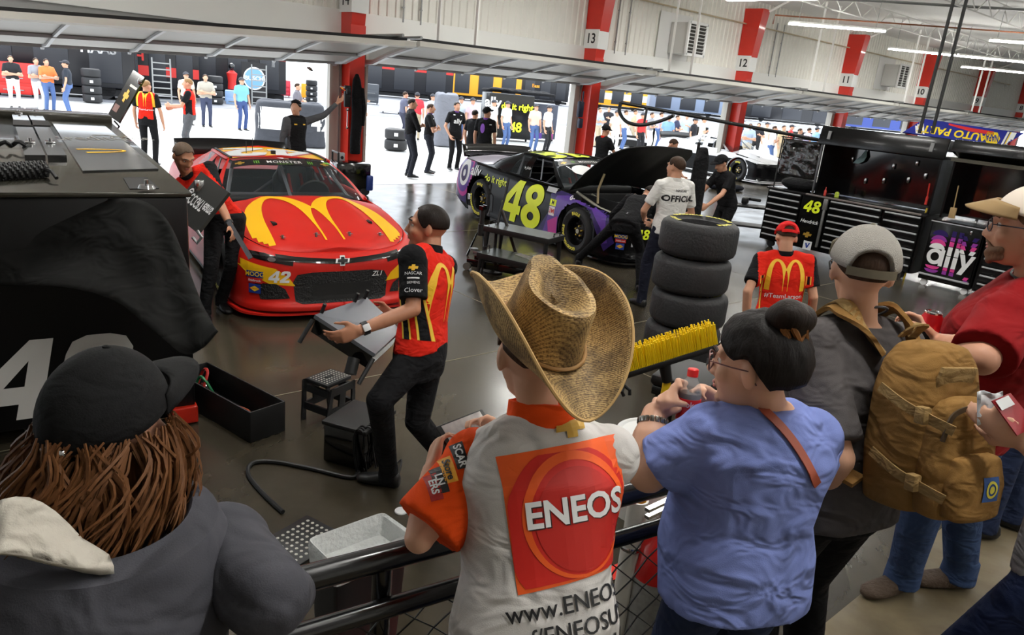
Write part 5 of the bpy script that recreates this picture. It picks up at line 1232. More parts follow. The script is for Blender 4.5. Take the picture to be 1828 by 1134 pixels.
# ---- step stool, open bin, cable box
t = thing('step_stool', 'black folding step stool with dotted top on the floor', 'step stool', G(586, 745), .35)
b = MB(); b.box((0, 0, .30), (.25, .20, .03), bev=.01); b.obj('stool_top', M('stool_plastic', (26, 27, 30), .45), t)
b = MB()
for i in range(9):
    for j in range(7):
        if abs(i - 4) < 2 and j == 3: continue
        b.cyl((-.1 + i * .025, -.075 + j * .025, .3145), (-.1 + i * .025, -.075 + j * .025, .317), .006, n=6)
b.obj('grip_dots', M('grip_dot', (190, 188, 178), .6), t)
b = MB(); b.box((0, 0, .316), (.07, .022, .004)); b.obj('grip_slot', m_blk, t)
for s in (-1, 1):
    b = MB(); o_ = V((0, s * .105, 0))
    def pl4(pts): b.prism(pts, (0, s * .10, 0), (1, 0, 0), (0, s * .08, 1), (0, s * .014, 0))
    pl4([(-.155, 0), (-.115, 0), (-.09, .29), (-.12, .29)]); pl4([(.115, 0), (.155, 0), (.12, .29), (.09, .29)]); pl4([(-.115, .23), (.115, .23), (.115, .29), (-.115, .29)]); pl4([(-.12, .08), (.12, .08), (.12, .13), (-.12, .13)]); pl4([(-.03, .13), (.03, .13), (.03, .23), (-.03, .23)])
    b.obj('side_panel', M('stool_plastic', (26, 27, 30), .45), t, False)
for s in (-1, 1):
    b = MB(); b.box((s * .125, 0, .11), (.02, .2, .05), R=Matrix.Rotation(-s * .12, 3, 'Y')); b.box((s * .11, 0, .24), (.02, .19, .05), R=Matrix.Rotation(-s * .12, 3, 'Y')); b.obj('side_panel', M('stool_plastic', (26, 27, 30), .45), t)
A, B2 = G(475, 778), G(345, 705); C2 = G(500, 745)
t = thing('parts_bin', 'long open black bin holding red and green leads on the floor', 'bin', A.lerp(B2, .5), math.atan2((B2 - A).y, (B2 - A).x))
L = .92; b = MB()
for c, d in (((0, 0, .01), (L, .26, .02)), ((0, .13, .11), (L, .012, .22)), ((0, -.13, .11), (L, .012, .22)), ((L / 2, 0, .11), (.012, .27, .22)), ((-L / 2, 0, .11), (.012, .27, .22))): b.box(c, d, bev=.004)
b.obj('bin_shell', m_blk, t)
t0 = t.location.copy(); rz = t.rotation_euler.z
def inbin(pts): R = Matrix.Rotation(rz, 3, 'Z'); return [t0 + R @ V(p) for p in pts]
for nm_, lab, mt, pts in (('jumper_lead', 'red lead looping out of the open bin', M('lead_red', (190, 40, 34), .5), [(.38, .02, .06), (.33, -.02, .22), (.24, .0, .24), (.2, .06, .1), (.1, 0, .06), (-.1, .04, .07)]), ('jumper_lead', 'green lead looping in the open bin', M('lead_green', (40, 130, 80), .5), [(.36, .05, .05), (.3, .03, .19), (.22, .03, .19), (.18, -.02, .06)]), ('jumper_lead', 'dull orange lead lying along the bottom of the open bin', M('lead_orange', (170, 84, 56), .5), [(.15, -.05, .05), (.0, .0, .08), (-.15, -.06, .06), (-.3, .03, .07), (-.36, .0, .05)])):
    b = MB(); b.tube(catmull(inbin(pts), 8), .011, 6); tag(b.obj(nm_, mt), lab, 'cable')
b = MB(); b.lathe([(.001, 0), (.045, 0), (.045, .07), (.03, .09), (.001, .09)], inbin([(.36, -.05, .03)])[0], (0, 0, 1), 16); tag(b.obj('lead_clamp', m_chrome), 'bright metal fitting in the end of the open bin', 'clamp')
t = thing('cable_box', 'black box behind the carrying crew member, cable wound on it', 'box', G(640, 812), .5)
b = MB(); b.box((0, 0, .13), (.36, .3, .26), bev=.012); b.obj('box_shell', m_blkg, t)
b = MB(); b.box((0, 0, .27), (.38, .32, .03), bev=.008); b.obj('box_lid', m_blk, t)
t0b = t.location.copy()
b = MB()
for j in range(9):
    b.tube([t0b + V((-.12 + j * .022 + .03 * math.cos(a), -.20 - .02 * math.sin(2 * a) + .015 * (j % 3), .15 + .15 * math.sin(a))) for a in [2 * PI * k / 24 for k in range(24)]], .006, 5, closed=True)
tag(b.obj('coiled_cable', m_blk), 'black cable looped over the near side of the box', 'cable')
b = MB(); q = [G(505, 918), G(470, 885), G(443, 850), G(452, 830), G(490, 828), G(555, 840), G(625, 856), G(640, 846)]; b.tube([V((p[0], p[1], .013)) for p in catmull(q, 8)], .013, 8); tag(b.obj('floor_cable', m_blk), 'thick black cable curving over the concrete floor', 'cable')
b = MB(); q = [G(700, 838), G(716, 822), G(710, 850), G(690, 862)]; b.tube([V((p[0], p[1], .006)) for p in catmull(q, 8)], .006, 6); tag(b.obj('floor_cable', m_blk), 'thin black cable end by the carrying crew member', 'cable')
b = MB(); b.lathe([(.001, 0), (.036, 0), (.038, .004), (.036, .01), (.001, .009)], V((*G(716, 914)[:2], 0)), (0, 0, 1), 28); tag(b.obj('cup_lid', m_wht), 'small white lid lying on the concrete floor', 'lid')
# ---- lined waste bin
zr = .60; q = [G(549, 962, zr), G(684, 914, zr), G(735, 950, zr), G(600, 1012, zr)]; c = sum(q, V()) / 4
t = thing('waste_bin', 'black waste bin with white liner on the near side of the floor', 'waste bin', (c.x, c.y, 0))
def rring(s, z, r=.18):
    out = []
    for i in range(4):
        a, b0, d = q[i], q[(i + 1) % 4], q[(i - 1) % 4]
        for k in range(5):
            w = k / 4; p0 = a.lerp(d, r * (1 - w) ** 1.5 * .8) .lerp(a.lerp(b0, r * w ** 1.5 * .8), w); out.append(p0)
    return [V((c.x + (p.x - c.x) * s, c.y + (p.y - c.y) * s, z)) for p in out]
b = MB(); b.skin([rring(.82, .0), rring(.98, zr - .03), rring(.94, zr - .03), rring(.78, .02)]); unworld(b.obj('bin_shell', M('bin_plastic', (22, 23, 25), .5), t))
b = MB(); b.skin([rring(1.0, zr - .10), rring(1.03, zr - .02), rring(1.0, zr), rring(.95, zr - .01), rring(.82, zr - .25), rring(.70, .06)]); unworld(b.obj('bin_liner', M('liner_white', (222, 224, 222), .35, bump=.9, bscale=26, alpha=.93), t))
# tread plate mat by the bin
p = G(538, 968); b = MB(); b.box((p.x, p.y, .008), (.36, .3, .016), rz=.3, bev=.006); tag(b.obj('floor_mat', M('mat_black', (24, 24, 26), .5)), 'black dotted mat left of the waste bin', 'mat')
b = MB()
for i in range(9):
    for j in range(7): x, y = -.14 + i * .035, -.11 + j * .035; b.cyl((p.x + x * .955 - y * .3, p.y + x * .3 + y * .955, .016), (p.x + x * .955 - y * .3, p.y + x * .3 + y * .955, .0185), .009, n=6)
tag(b.obj('mat_dots', M('grip_dot', (190, 188, 178), .6)), 'x', 'x'); o = bpy.data.objects['mat_dots']; o.parent = bpy.data.objects['floor_mat']; del o['label']; del o['category']
# ---- fence at the edge of the deck
RA, RB = G(490, 1048, 1.31), G(1200, 862, 1.31); rd = (RB - RA).normalized(); F0, F1 = RA - rd * .9, RB + rd * .5; sidev = V((rd.y, -rd.x, 0))
fence = thing('crowd_fence', 'black pipe and chain link fence along the spectators', 'fence', (F0.x, F0.y, .42))
def ft(name, b, m, **k): return unworld(b.obj(name, m, fence, **k))
m_pipe = M('black_pipe', (16, 16, 18), .25, coat=.3)
b = MB(); b.cyl(F0, F1, .031, n=20); ft('top_rail', b, m_pipe)
lo0, lo1 = F0 + sidev * .045 - V((0, 0, .105)), F1 + sidev * .045 - V((0, 0, .105)); b = MB(); b.cyl(lo0, lo1, .024, n=20); ft('mesh_rail', b, m_pipe)
for s in (.15, 1.15, (F1 - F0).length - .08):
    p = F0 + rd * s; b = MB(); b.cyl(V((p.x, p.y, .42)), p, .024, n=16); b.box((p.x, p.y, .43), (.14, .14, .012)); ft('fence_post', b, m_pipe)
b = MB(); d = .058; Ln = (lo1 - lo0).length; nx = int(Ln / d); Hh = lo0.z - .45; nz = int(Hh / d)
for i in range(nx):
    pts = []
    for j in range(nz * 2 + 1):
        x = (i + ((i + j) % 2)) * d; p = lo0 + rd * x; pts.append(V((p.x, p.y, lo0.z - j * d * .9)) + sidev * (.004 if j % 2 else -.004))
        if lo0.z - j * d * .9 < .44: break
    b.tube(pts, .0028, 5)
o = ft('chain_link', b, M('link_wire', (14, 14, 15), .4))
# pipe, extinguisher beyond the fence
pp = P(1140, 892, 2.6); b = MB(); b.lathe([(.036, 0), (.036, pp.z), (.028, pp.z), (.028, .02), (.001, .02)], (pp.x, pp.y, 0), (0, 0, 1), 28); o = tag(b.obj('plastic_pipe', M('pvc_white', (214, 210, 200), .4)), 'upright white plastic pipe just beyond the fence', 'pipe')
b = MB(); b.lathe([(.0275, pp.z - .3), (.0285, pp.z - .002), (.027, pp.z - .002), (.026, pp.z - .3)], (pp.x, pp.y, 0), (0, 0, 1), 20); ch = b.obj('pipe_lining', M('lining_yellow', (214, 170, 40), .5), o)
b = MB(); b.lathe([(.037, pp.z - .2), (.041, pp.z - .195), (.041, pp.z - .185), (.037, pp.z - .18)], (pp.x, pp.y, 0), (0, 0, 1), 20); b.obj('hose_clamp', m_chrome, o)
e = P(1172, 960, 2.62); t = thing('fire_extinguisher', 'red fire extinguisher standing beyond the fence by the white pipe', 'fire extinguisher', (e.x + .03, e.y, 0))
zt = e.z + .10; b = MB(); b.lathe([(.001, 0), (.08, 0), (.085, .02), (.085, zt - .22), (.07, zt - .13), (.035, zt - .09), (.02, zt - .07), (.02, zt - .03), (.001, zt - .03)], (0, 0, 0), (0, 0, 1), 28); b.obj('cylinder_body', M('extinguisher_red', (190, 26, 24), .25, coat=.4), t)
b = MB(); b.lathe([(.0856, zt - .52), (.086, zt - .5), (.086, zt - .28), (.0856, zt - .26)], (0, 0, 0), (0, 0, 1), 28); b.obj('paper_label', M('label_grey', (150, 148, 142), .5, var=.4, vscale=40), t)
b = MB(); b.box((0, 0, zt - .01), (.05, .05, .05), bev=.008); b.box((-.05, 0, zt + .01), (.12, .02, .012)); b.box((-.05, 0, zt + .04), (.13, .02, .012)); b.obj('valve', m_chrome, t)
b = MB(); b.tube([(.03, 0, zt - .01), (.1, 0, zt - .05), (.11, 0, zt - .25), (.1, 0, zt - .4)], .012, 8); b.obj('hose', m_blk, t)
# ---- broom resting on a dolly, bucket
ba, bb_ = P(1100, 668, 3.55), P(1278, 612, 3.62)
t = thing('push_broom', 'push broom with yellow bristles turned up, right of the hat', 'broom', ba.lerp(bb_, .5) - V((0, 0, .02)))
ud = (bb_ - ba).normalized(); back = (P(1190, 640, 4) - CAM).normalized(); upb = (V((0, 0, 1)) - ud * ud.z).normalized(); bk = ud.cross(upb)
b = MB(); R = Matrix((ud, bk, upb)).transposed(); b.box(ba.lerp(bb_, .5) + V((0, 0, -.012)), ((bb_ - ba).length + .02, .065, .035), R=R, bev=.012); unworld(b.obj('broom_head', m_blk, t))
b = MB(); n = 60
for i in range(n):
    for r in range(4):
        p = ba.lerp(bb_, (i + .5) / n) + bk * (-.022 + r * .015) ; lean = ud * (random.uniform(-.008, .008) - .006) + bk * (-.012 + r * .008)
        b.cyl(p, p + upb * (.115 + random.uniform(-.003, .003)) + lean, .0042, .0034, 5)
o = unworld(b.obj('bristles', M('bristle_yellow', (248, 214, 20), .45), t)); o['kind'] = 'stuff'
for s in (.06, .93):
    p = ba.lerp(bb_, s) - upb * .03; b = MB(); b.tube([p, p - upb * .05 + bk * -.02, p - upb * .075 + ud * .02, p - upb * .1 + ud * .015], .009, 8); b.tube([p - upb * .05 + bk * -.02, p - upb * .07 - ud * .02, p - upb * .095 - ud * .015], .009, 8); unworld(b.obj('broom_bracket', m_blk, t))
hb = ba.lerp(bb_, .47); b = MB(); b.cyl(hb - upb * .02, hb - upb * .12, .03, .026, 12); unworld(b.obj('handle_socket', m_blk, t))
b = MB(); b.cyl(hb - upb * .12, V((hb.x + .0, hb.y - .02, .03)), .02, n=12); unworld(b.obj('broom_handle', M('handle_yellow', (230, 190, 20), .45), t))
d0 = P(1232, 672, 3.95); t = thing('work_stool', 'low black padded stool behind the broom', 'stool', (d0.x, d0.y, 0), .3)
b = MB(); b.box((0, 0, d0.z), (.40, .30, .06), bev=.02); b.obj('seat_pad', m_blk, t)
b = MB(); b.box((0, 0, d0.z - .06), (.36, .28, .05), bev=.005); b.obj('seat_frame', m_blkg, t)
for sx in (-1, 1):
    for sy in (-1, 1): b = MB(); b.cyl((sx * .15, sy * .11, d0.z - .08), (sx * .2, sy * .15, .03), .014, n=10); b.ell((sx * .2, sy * .15, .03), .03, n=10, m=8); b.obj('leg', m_blkg, t)
k0 = G(1168, 772, .52); t = thing('white_drum', 'white drum lid seen past the phone holder, below the broom', 'drum', (k0.x, k0.y, 0))
b = MB(); b.lathe([(.001, 0), (.19, 0), (.21, .46), (.22, .47), (.22, .49), (.21, .49)], (0, 0, 0), (0, 0, 1), 36); b.obj('drum_shell', M('bucket_white', (222, 222, 218), .4), t)
b = MB(); b.lathe([(.001, .505), (.19, .505), (.2, .515), (.222, .51), (.228, .48), (.222, .475)], (0, 0, 0), (0, 0, 1), 36); b.obj('drum_lid', M('bucket_lid_white', (236, 236, 234), .4), t)
# ---- tool wall of the black car's crew: faces the garage along x = TX
TX = 12.23
m_rail = M('drawer_rail', (190, 192, 194), .35, .35)
m_cab = M('cabinet_black', (10, 10, 11), .22, spec=.3, coat=.12)
def bank(parent, y0, y1, z0, z1, n):
    h = (z1 - z0) / n
    for i in range(n):
        z = z0 + h * (i + .5); b = MB(); b.box((-.01, (y0 + y1) / 2, z), (.03, abs(y1 - y0) - .02, h - .012), bev=.004); d = b.obj('drawer', m_cab, parent)
        b = MB(); b.box((-.032, (y0 + y1) / 2, z + h * .34), (.022, abs(y1 - y0) - .05, .026), bev=.006); b.obj('drawer_pull', m_rail, d)
t = thing('tool_cabinet', 'black workstation with silver drawer rails and a 48 panel', 'tool cabinet', (TX, 4.33, 0))
b = MB(); b.box((.38, 1.34, .58), (.74, 2.68, .90)); b.obj('cabinet_body', m_cab, t, False)
b = MB(); b.box((.36, 1.34, 1.045), (.80, 2.72, .035), bev=.006); b.obj('worktop', M('worktop_dark', (44, 42, 42), .2, .5), t)
b = MB(); b.box((-.025, 1.0, 1.05), (.05, 1.9, .03), bev=.005); b.obj('worktop_edge', M('edge_steel', (150, 140, 136), .3, .7, var=.2), t)
bank(t, 2.02, 2.66, .14, 1.02, 8); bank(t, .64, 1.52, .14, 1.02, 8); bank(t, .03, .62, .14, 1.02, 7)
b = MB(); b.box((-.012, 1.77, .58), (.03, .46, .88)); pnl = b.obj('side_panel', m_cab, t, False)
for z in (.0,): 
    for y in (.2, 2.5): b = MB(); b.cyl((.1, y, .065), (.16, y, .065), .065, n=18); b.obj('caster', m_tire, t)
def cabmark(par, name, src, y, z, s, m, x=-.029, sy=1, **k): return mark(name, src, (x, y, z), (0, -s * sy, 0), (0, 0, s), m, par, None, world=False, **k)
cabmark(t, 'panel_number', digits_mesh('48'), 1.80, .86, .20, m_flu, sy=.9); cabmark(t, 'panel_lettering', 'Hendrick', 1.80, .60, .085, m_wht, bold=.015, shear=.3); cabmark(t, 'panel_badge', bow, 1.78, .38, .16, m_gold)
cabmark(t, 'panel_sign', [[(-.5, -.5), (.5, -.5), (.5, .5), (-.5, .5)]], 1.74, .20, .15, m_wht); cabmark(t, 'panel_mark', [[(-.35, .3), (-.1, .3), (0, -.05), (.15, .35), (.38, .4), (.05, -.35), (-.1, -.35)]], 1.74, .20, .13, m_blue, x=-.031)
b = MB(); b.box((-.06, 1.56, .94), (.05, .07, .18), bev=.006); b.box((-.06, 1.56, .58), (.035, .04, .74), bev=.006); b.obj('latch_bar', M('latch_grey', (140, 140, 138), .35, .6), t)
# hutch over the workstation
t2 = thing('tool_hutch', 'black glossy hutch with raised lid above the 48 workstation', 'hutch', (TX, 4.33, 1.065))
b = MB(); b.box((.68, .93, .42), (.06, 1.86, .84)); b.obj('back_panel', m_blkg, t2, False)
for y in (.0, 1.84): b = MB(); b.box((.36, y, .42), (.6, .03, .84)); b.obj('side_panel', m_cab, t2, False)
b = MB(); b.box((.30, .93, .85), (.7, 1.9, .05), bev=.008); b.obj('hutch_top', m_cab, t2)
b = MB(); b.box((-.08, .9, .98), (.05, 1.98, .30), R=Matrix.Rotation(.18, 3, 'Y'), bev=.01); b.obj('raised_lid', m_cab, t2)
for y in (.12, 1.72): b = MB(); b.box((-.12, y, .99), (.02, .05, .13), R=Matrix.Rotation(.18, 3, 'Y')); b.obj('lid_plate', M('grey_tab', (130, 130, 130), .5), t2)
b = MB(); b.box((.0, 1.86, .42), (.03, .03, .86)); b.obj('hutch_post', M('post_grey', (92, 92, 94), .35, .6), t2)
for y, z in ((.38, .52), (.62, .42), (1.0, .35), (1.3, .3), (.9, .6), (1.6, .62), (.55, .7)): b = MB(); b.box((.62, y, z), (.02, .04, .09), bev=.006); b.obj('hook', m_chrome, t2)
def small(name, lab, cat, mb, m): return tag(mb.obj(name, m), lab, cat)
b = MB(); b.loft([((TX + .6, 5.72, 1.86), (.004, 0, 0), (0, .015, 0)), ((TX + .58, 5.73, 1.76), (.02, 0, 0), (0, .05, 0)), ((TX + .58, 5.78, 1.68), (.025, 0, 0), (0, .07, 0)), ((TX + .58, 5.84, 1.63), (.01, 0, 0), (0, .05, 0))], 14); small('shop_rag', 'pale blue rag hanging inside the black hutch', 'rag', b, cloth('rag_blue', (170, 200, 204)))
b = MB(); b.lathe([(.001, 0), (.022, 0), (.022, .08), (.008, .1), (.006, .14), (.001, .14)], (TX + .1, 6.02, 1.066), (0, 0, 1), 14); small('grease_bottle', 'small red bottle with white tip on the worktop', 'bottle', b, M('bottle_red', (200, 50, 40), .4))
b = MB(); b.lathe([(.001, 0), (.035, 0), (.035, .07), (.02, .09), (.001, .09)], (TX + .16, 5.84, 1.066), (0, 0, 1), 14); small('cap_pot', 'small lime green pot on the worktop', 'pot', b, M('pot_lime', (190, 210, 80), .4))
b = MB(); b.cyl((TX + .12, 4.42, 1.3), (TX + .1, 4.43, 1.52), .012, n=8); b.cyl((TX + .12, 4.42, 1.2), (TX + .12, 4.42, 1.32), .02, n=10); small('ratchet', 'chrome ratchet with red grip hung at the hutch end', 'tool', b, M('bottle_red', (200, 50, 40), .4))
# crinkled clear curtain left of the hutch
m_cr = M('crinkled_plastic', (34, 34, 34), .12, bump=1, bscale=7, coat=.6, var=.8, vscale=9)
b = MB(); rows = []
for j in range(15):
    rows.append([(TX + .1 + .04 * noise.noise(V((j * .5, i * .4, 3))), 6.26 + i * .05, 1.28 + j * .045) for i in range(15)])
b.grid(rows); o = b.obj('plastic_curtain', m_cr); so = o.modifiers.new('t', 'SOLIDIFY'); so.thickness = .004; tag(o, 'crinkled dark plastic sheet hung left of the hutch', 'plastic sheet')
b = MB(); b.box((TX + .12, 6.62, 1.93), (.03, .8, .02)); b.cyl((TX + .1, 6.98, 1.06), (TX + .1, 6.98, 1.95), .012, n=8); b.obj('curtain_frame', m_blk, o)
b = MB(); b.ell((TX + .3, 6.6, 1.16), (.24, .34, .12), n=20, m=10); small('gear_bag', 'black bag lying on the worktop under the plastic sheet', 'bag', b, c_black)
# boom with looped hose
p0, p1 = V((TX + .05, 6.2, 1.95)), None
p1 = P(1108, 183, 12.6); b = MB(); b.cyl(p0, p1, .03, .03, 10); bo = tag(b.obj('hose_boom', m_blk), 'long black boom reaching from the hutch over the black car', 'boom')
q = [p1, P(1106, 200, 12.6), P(1118, 217, 12.5), P(1140, 223, 12.4), P(1165, 220, 12.4), P(1190, 212, 12.4), P(1203, 206, 12.3)]; b = MB(); b.tube(catmull(q, 6), .03, 8); b.tube([P(1155, 193, 12.5), P(1150, 220, 12.4)], .02, 6); b.obj('hose_loop', m_blk, bo)
# cabinet with the big lettering, drawers beyond it
t = thing('tool_cabinet', 'black cabinet with huge white, magenta and purple lettering on its door', 'tool cabinet', (TX, 3.48, 0))
b = MB(); b.box((.36, .37, .56), (.7, .74, .92)); b.obj('cabinet_body', m_cab, t, False)
b = MB(); b.box((-.005, .37, .58), (.03, .70, .84), bev=.006); b.obj('door', m_cab, t)
b = MB(); b.box((-.03, .37, 1.0), (.02, .74, .015)); b.obj('top_edge', m_rail, t); b = MB(); b.box((-.04, .37, .19), (.03, .72, .03), bev=.008); b.obj('drawer_pull', m_rail, t)
b = MB(); b.box((-.03, .17, .92), (.02, .03, .06), bev=.004); b.obj('latch', m_chrome, t)
for y in (.08, .66): b = MB(); b.cyl((.05, y, .05), (.10, y, .05), .05, n=16); b.obj('caster', m_wht, t)
LW = [(m_ind, .20), (M('letter_purple', (140, 50, 150), .4), .12), (M('letter_magenta', (214, 60, 140), .4), .06), (m_wht, 0)]
def ltr(name, src, y, z, s, m, x): return cabmark(t, name, src, y, z, s, m, x=x)
def slash(y, z0, z1, w, m, x): return cabmark(t, 'letter_bar', [[(-w, z0), (w, z0), (w, z1), (-w, z1)]], y, 0, 1, m, x=x)
x0 = -.024
for i, (m, dz) in enumerate(LW):
    # round letter: bowl above, ring below
    ltr('letter_cap', [[(-.11, 0)] + ring_pts(14, .11, .085, PI, 0)[1:-1] + [(.11, 0)]], .57, .60 + dz * 1.0, 1, m, x0 - .0005 * i)
ltr('letter_bowl', [ring_pts(32, .115, .12), ring_pts(24, .06, .065)], .57, .48, 1, m_wht, x0 - .002); slash(.47, .35, .60, .028, m_wht, x0 - .0025)
for yc in (.385, .285):
    for z0, z1, m in ((.35, .52, m_wht), (.53, .66, m_wht), (.67, .74, LW[2][0]), (.75, .81, LW[1][0]), (.82, .90, LW[0][0]), (.30, .345, LW[2][0]), (.24, .295, LW[1][0])): slash(yc, z0, z1, .031, m, x0 - .001)
for i, (m, dz) in enumerate(LW): ltr('letter_arm', [[(-.12, .0), (-.05, .0), (-.02, -.06), (-.08, -.06)]], .16, .66 + dz, 1, m, x0 - .001); ltr('letter_arm', [[(.05, .0), (.12, .0), (.09, -.06), (.03, -.06)]], .16, .66 + dz, 1, m, x0 - .001)
ltr('letter_tail', [[(-.09, .0), (-.02, .0), (.02, -.13), (.07, 0), (.13, 0), (.0, -.30), (-.07, -.30), (-.02, -.18)]], .15, .59, 1, m_wht, x0 - .002)
for j, m in enumerate((LW[2][0], LW[1][0])): ltr('letter_foot', [[(.0, 0), (.06, 0), (.04, -.045), (-.02, -.045)]], .10, .27 - .05 * j, 1, m, x0 - .001); ltr('letter_cap', [ring_pts(14, .10, .05, PI, 2 * PI)], .57, .335 - .055 * j, 1, m, x0 - .0015)
t = thing('tool_cabinet', 'black drawer cabinet at the right edge beyond the magenta lettered cabinet', 'tool cabinet', (TX, 1.9, 0)); b = MB(); b.box((.36, .78, .56), (.7, 1.54, .92)); b.obj('cabinet_body', m_cab, t, False); bank(t, .75, 1.52, .12, 1.0, 7); bank(t, .03, .73, .12, 1.0, 7); b = MB(); b.box((.36, .78, 1.04), (.76, 1.56, .03)); b.obj('worktop', M('worktop_dark', (44, 42, 42), .2, .5), t)
for y in (.15, 1.4): b = MB(); b.cyl((.1, y, .06), (.16, y, .06), .06, n=16); b.obj('caster', m_tire, t)
t = thing('tool_hutch', 'black hutch with brown lidded shelf behind the man in red', 'hutch', (TX, 1.95, 1.06))
b = MB(); b.box((.68, 1.1, .42), (.05, 2.2, .84)); b.obj('back_panel', m_blkg, t, False)
for y in (0, 2.2): b = MB(); b.box((.36, y, .42), (.6, .03, .84)); b.obj('side_panel', m_cab, t, False)
b = MB(); b.box((.3, 1.1, .86), (.72, 2.24, .05)); b.obj('hutch_top', M('hutch_brown', (72, 68, 56), .35, .2), t, False)
b = MB(); b.box((.1, 1.1, 1.0), (.5, 2.24, .18), R=Matrix.Rotation(.25, 3, 'Y'), bev=.01); b.obj('raised_lid', m_cab, t)
b = MB(); b.cyl((.0, 2.02, .1), (.0, 2.04, .5), .008, n=6); b.box((.0, 2.02, .1), (.03, .09, .16), bev=.01); o = b.obj('hand_brush', M('brush_tan', (170, 140, 96), .7)); o.data.transform(Matrix.Translation((TX - .02, 1.95, 1.06))); tag(o, 'tan hand brush on a red stick hung in the right hutch', 'brush')
a, c = P(1655, 372, 11.6), P(1612, 520, 11.9); b = MB(); b.cyl(V((a.x, a.y, a.z)), V((c.x - .1, c.y, 0)), .014, n=10); small('yellow_pole', 'slim yellow pole leaning between the two black cabinets', 'pole', b, M('pole_yellow', (206, 176, 30), .5))
# blue body panel lying upside down behind the cabinets
q = [P(1612, 236, 15.4), P(1790, 262, 15.2), P(1828, 238, 15.2), P(1626, 207, 15.4)]; q[3] = q[0] + q[2] - q[1]
t = thing('body_panel', 'blue car panel with upside down yellow lettering above the cabinets', 'car panel', q[0]); b = MB()
n = (q[1] - q[0]).cross(q[3] - q[0]).normalized(); n = n if n.dot(CAM - q[0]) < 0 else -n
b.add(q + [p + n * .05 for p in q], [(3, 2, 1, 0), (4, 5, 6, 7), (0, 1, 5, 4), (1, 2, 6, 5), (2, 3, 7, 6), (3, 0, 4, 7)]); pl = unworld(b.obj('panel_sheet', M('panel_blue', (30, 40, 140), .3, coat=.3), t, False))
def qp(s, r): return q[0].lerp(q[1], s).lerp(q[3].lerp(q[2], s), r)
ul = (qp(1, .5) - qp(0, .5)).normalized(); vl = (qp(.5, 1) - qp(.5, 0)); vl = (vl - ul * vl.dot(ul)).normalized()
m_ny = M('panel_yellow', (246, 214, 30), .4)
mark('panel_lettering', 'AUTO PARTS', qp(.42, .40), -ul * .235, -vl * .22, m_ny, t, [pl], flip=True, off=.006, bold=.03, shear=.25)
mark('panel_hexagon', [[(.5, 0), (.3, .42), (-.3, .42), (-.5, 0), (-.3, -.42), (.3, -.42)]], qp(.80, .44), ul * .32, vl * .30, m_ny, t, [pl], flip=True, off=.006); mark('panel_badge', 'NAPA', qp(.80, .44), -ul * .095, -vl * .2, M('panel_blue', (30, 40, 140)), t, [pl], flip=True, off=.010, bold=.03)
mark('panel_stroke', [[(-.5, .02), (0, -.06), (.5, -.06), (.5, .02), (0, .03), (-.5, .06)]], qp(.52, .78), ul * .9, vl * .9, M('panel_red', (214, 40, 40), .4), t, [pl], flip=True, off=.006)
for s0, k in ((.03, 0), (.965, 1)):
    for d, m, w in ((0, m_wht, .05), (.03, m_ny, .012), (.055, m_wht, .02)):
        x = s0 + (d if k == 0 else -d); mark('panel_stripe', [[(-w, -.2), (w, -.2), (w - .08 + .22 * k, .2), (-w - .08 + .22 * k, .2)]], qp(x + .03 - .06 * k, .5), ul, vl, m, t, [pl], flip=True, off=.006)
b = MB(); b.cyl(q[0] + V((.3, 0, -.1)), V((q[0].x + .3, q[0].y, 0)), .03); b.cyl(q[1] + V((-.3, 0, -.1)), V((q[1].x - .3, q[1].y, 0)), .03); unworld(b.obj('panel_stand', m_blk, t))
b = MB(); b.box(qp(.35, -.12) + V((0, .1, -.12)), (2.4, .5, .22), rz=-1.3, bev=.04); small('black_case', 'black case lying under the blue lettered panel', 'case', b, m_blk)
# ---- work platforms, floor jack and jack stand beside the black car
def platform(name, lab, c, rz, L, W_, h, top):
    t = thing(name, lab, 'work platform', (c[0], c[1], 0), rz)
    b = MB(); b.box((0, 0, h), (L, W_, .012)); b.obj('platform_top', top, t, False)
    b = MB()
    for s in (-1, 1): b.box((0, s * W_ / 2, h - .03), (L, .012, .07), bev=.004); b.box((s * L / 2, 0, h - .03), (.012, W_, .07), bev=.004)
    b.obj('platform_frame', m_blk, t)
    for sx in (-1, 1):
        for sy in (-1, 1): b = MB(); b.cyl((sx * (L / 2 - .05), sy * (W_ / 2 - .03), h - .03), (sx * (L / 2 - .02), sy * (W_ / 2 - .02), .02), .035, .012, 8); b.cyl((sx * (L / 2 - .02), sy * (W_ / 2 - .02), 0), (sx * (L / 2 - .02), sy * (W_ / 2 - .02), .02), .02, n=8); b.obj('leg', m_blk, t)
    for s in (-1, 1): b = MB(); b.tube([(s * (L / 2 + .0), -.08, h + .01), (s * (L / 2 + .0), -.08, h + .05), (s * (L / 2 + .0), .08, h + .05), (s * (L / 2 + .0), .08, h + .01)], .008, 6); b.obj('carry_handle', m_blk, t)
    return t
m_ptop = M('platform_grey', (96, 100, 98), .25, .4)
pc = G(935, 412, .62); platform('work_platform', 'upper grey topped work platform beside the black car door', pc, -1.25, .95, .42, .62, m_ptop)
pc = G(925, 460, .34); platform('work_platform', 'lower work platform with plastic film on it', pc, -1.25, .95, .42, .34, m_ptop)
b = MB(); p = G(955, 458, .352); b.grid([[(p.x - .2 + i * .05 + .01 * noise.noise(V((i, j, 0))), p.y - .14 + j * .05, .352 + .03 * abs(noise.noise(V((i * .7, j * .7, 5))))) for i in range(9)] for j in range(7)]); small('plastic_film', 'crumpled clear film on the lower platform', 'film', b, M('film', (200, 196, 190), .15, alpha=.5))
j0 = G(888, 487); t = thing('floor_jack', 'long black floor jack with upright handle near the platforms', 'jack', (j0.x, j0.y, 0), 2.05)
b = MB()
for s in (-1, 1): b.box((0, s * .12, .1), (.8, .02, .1), bev=.01)
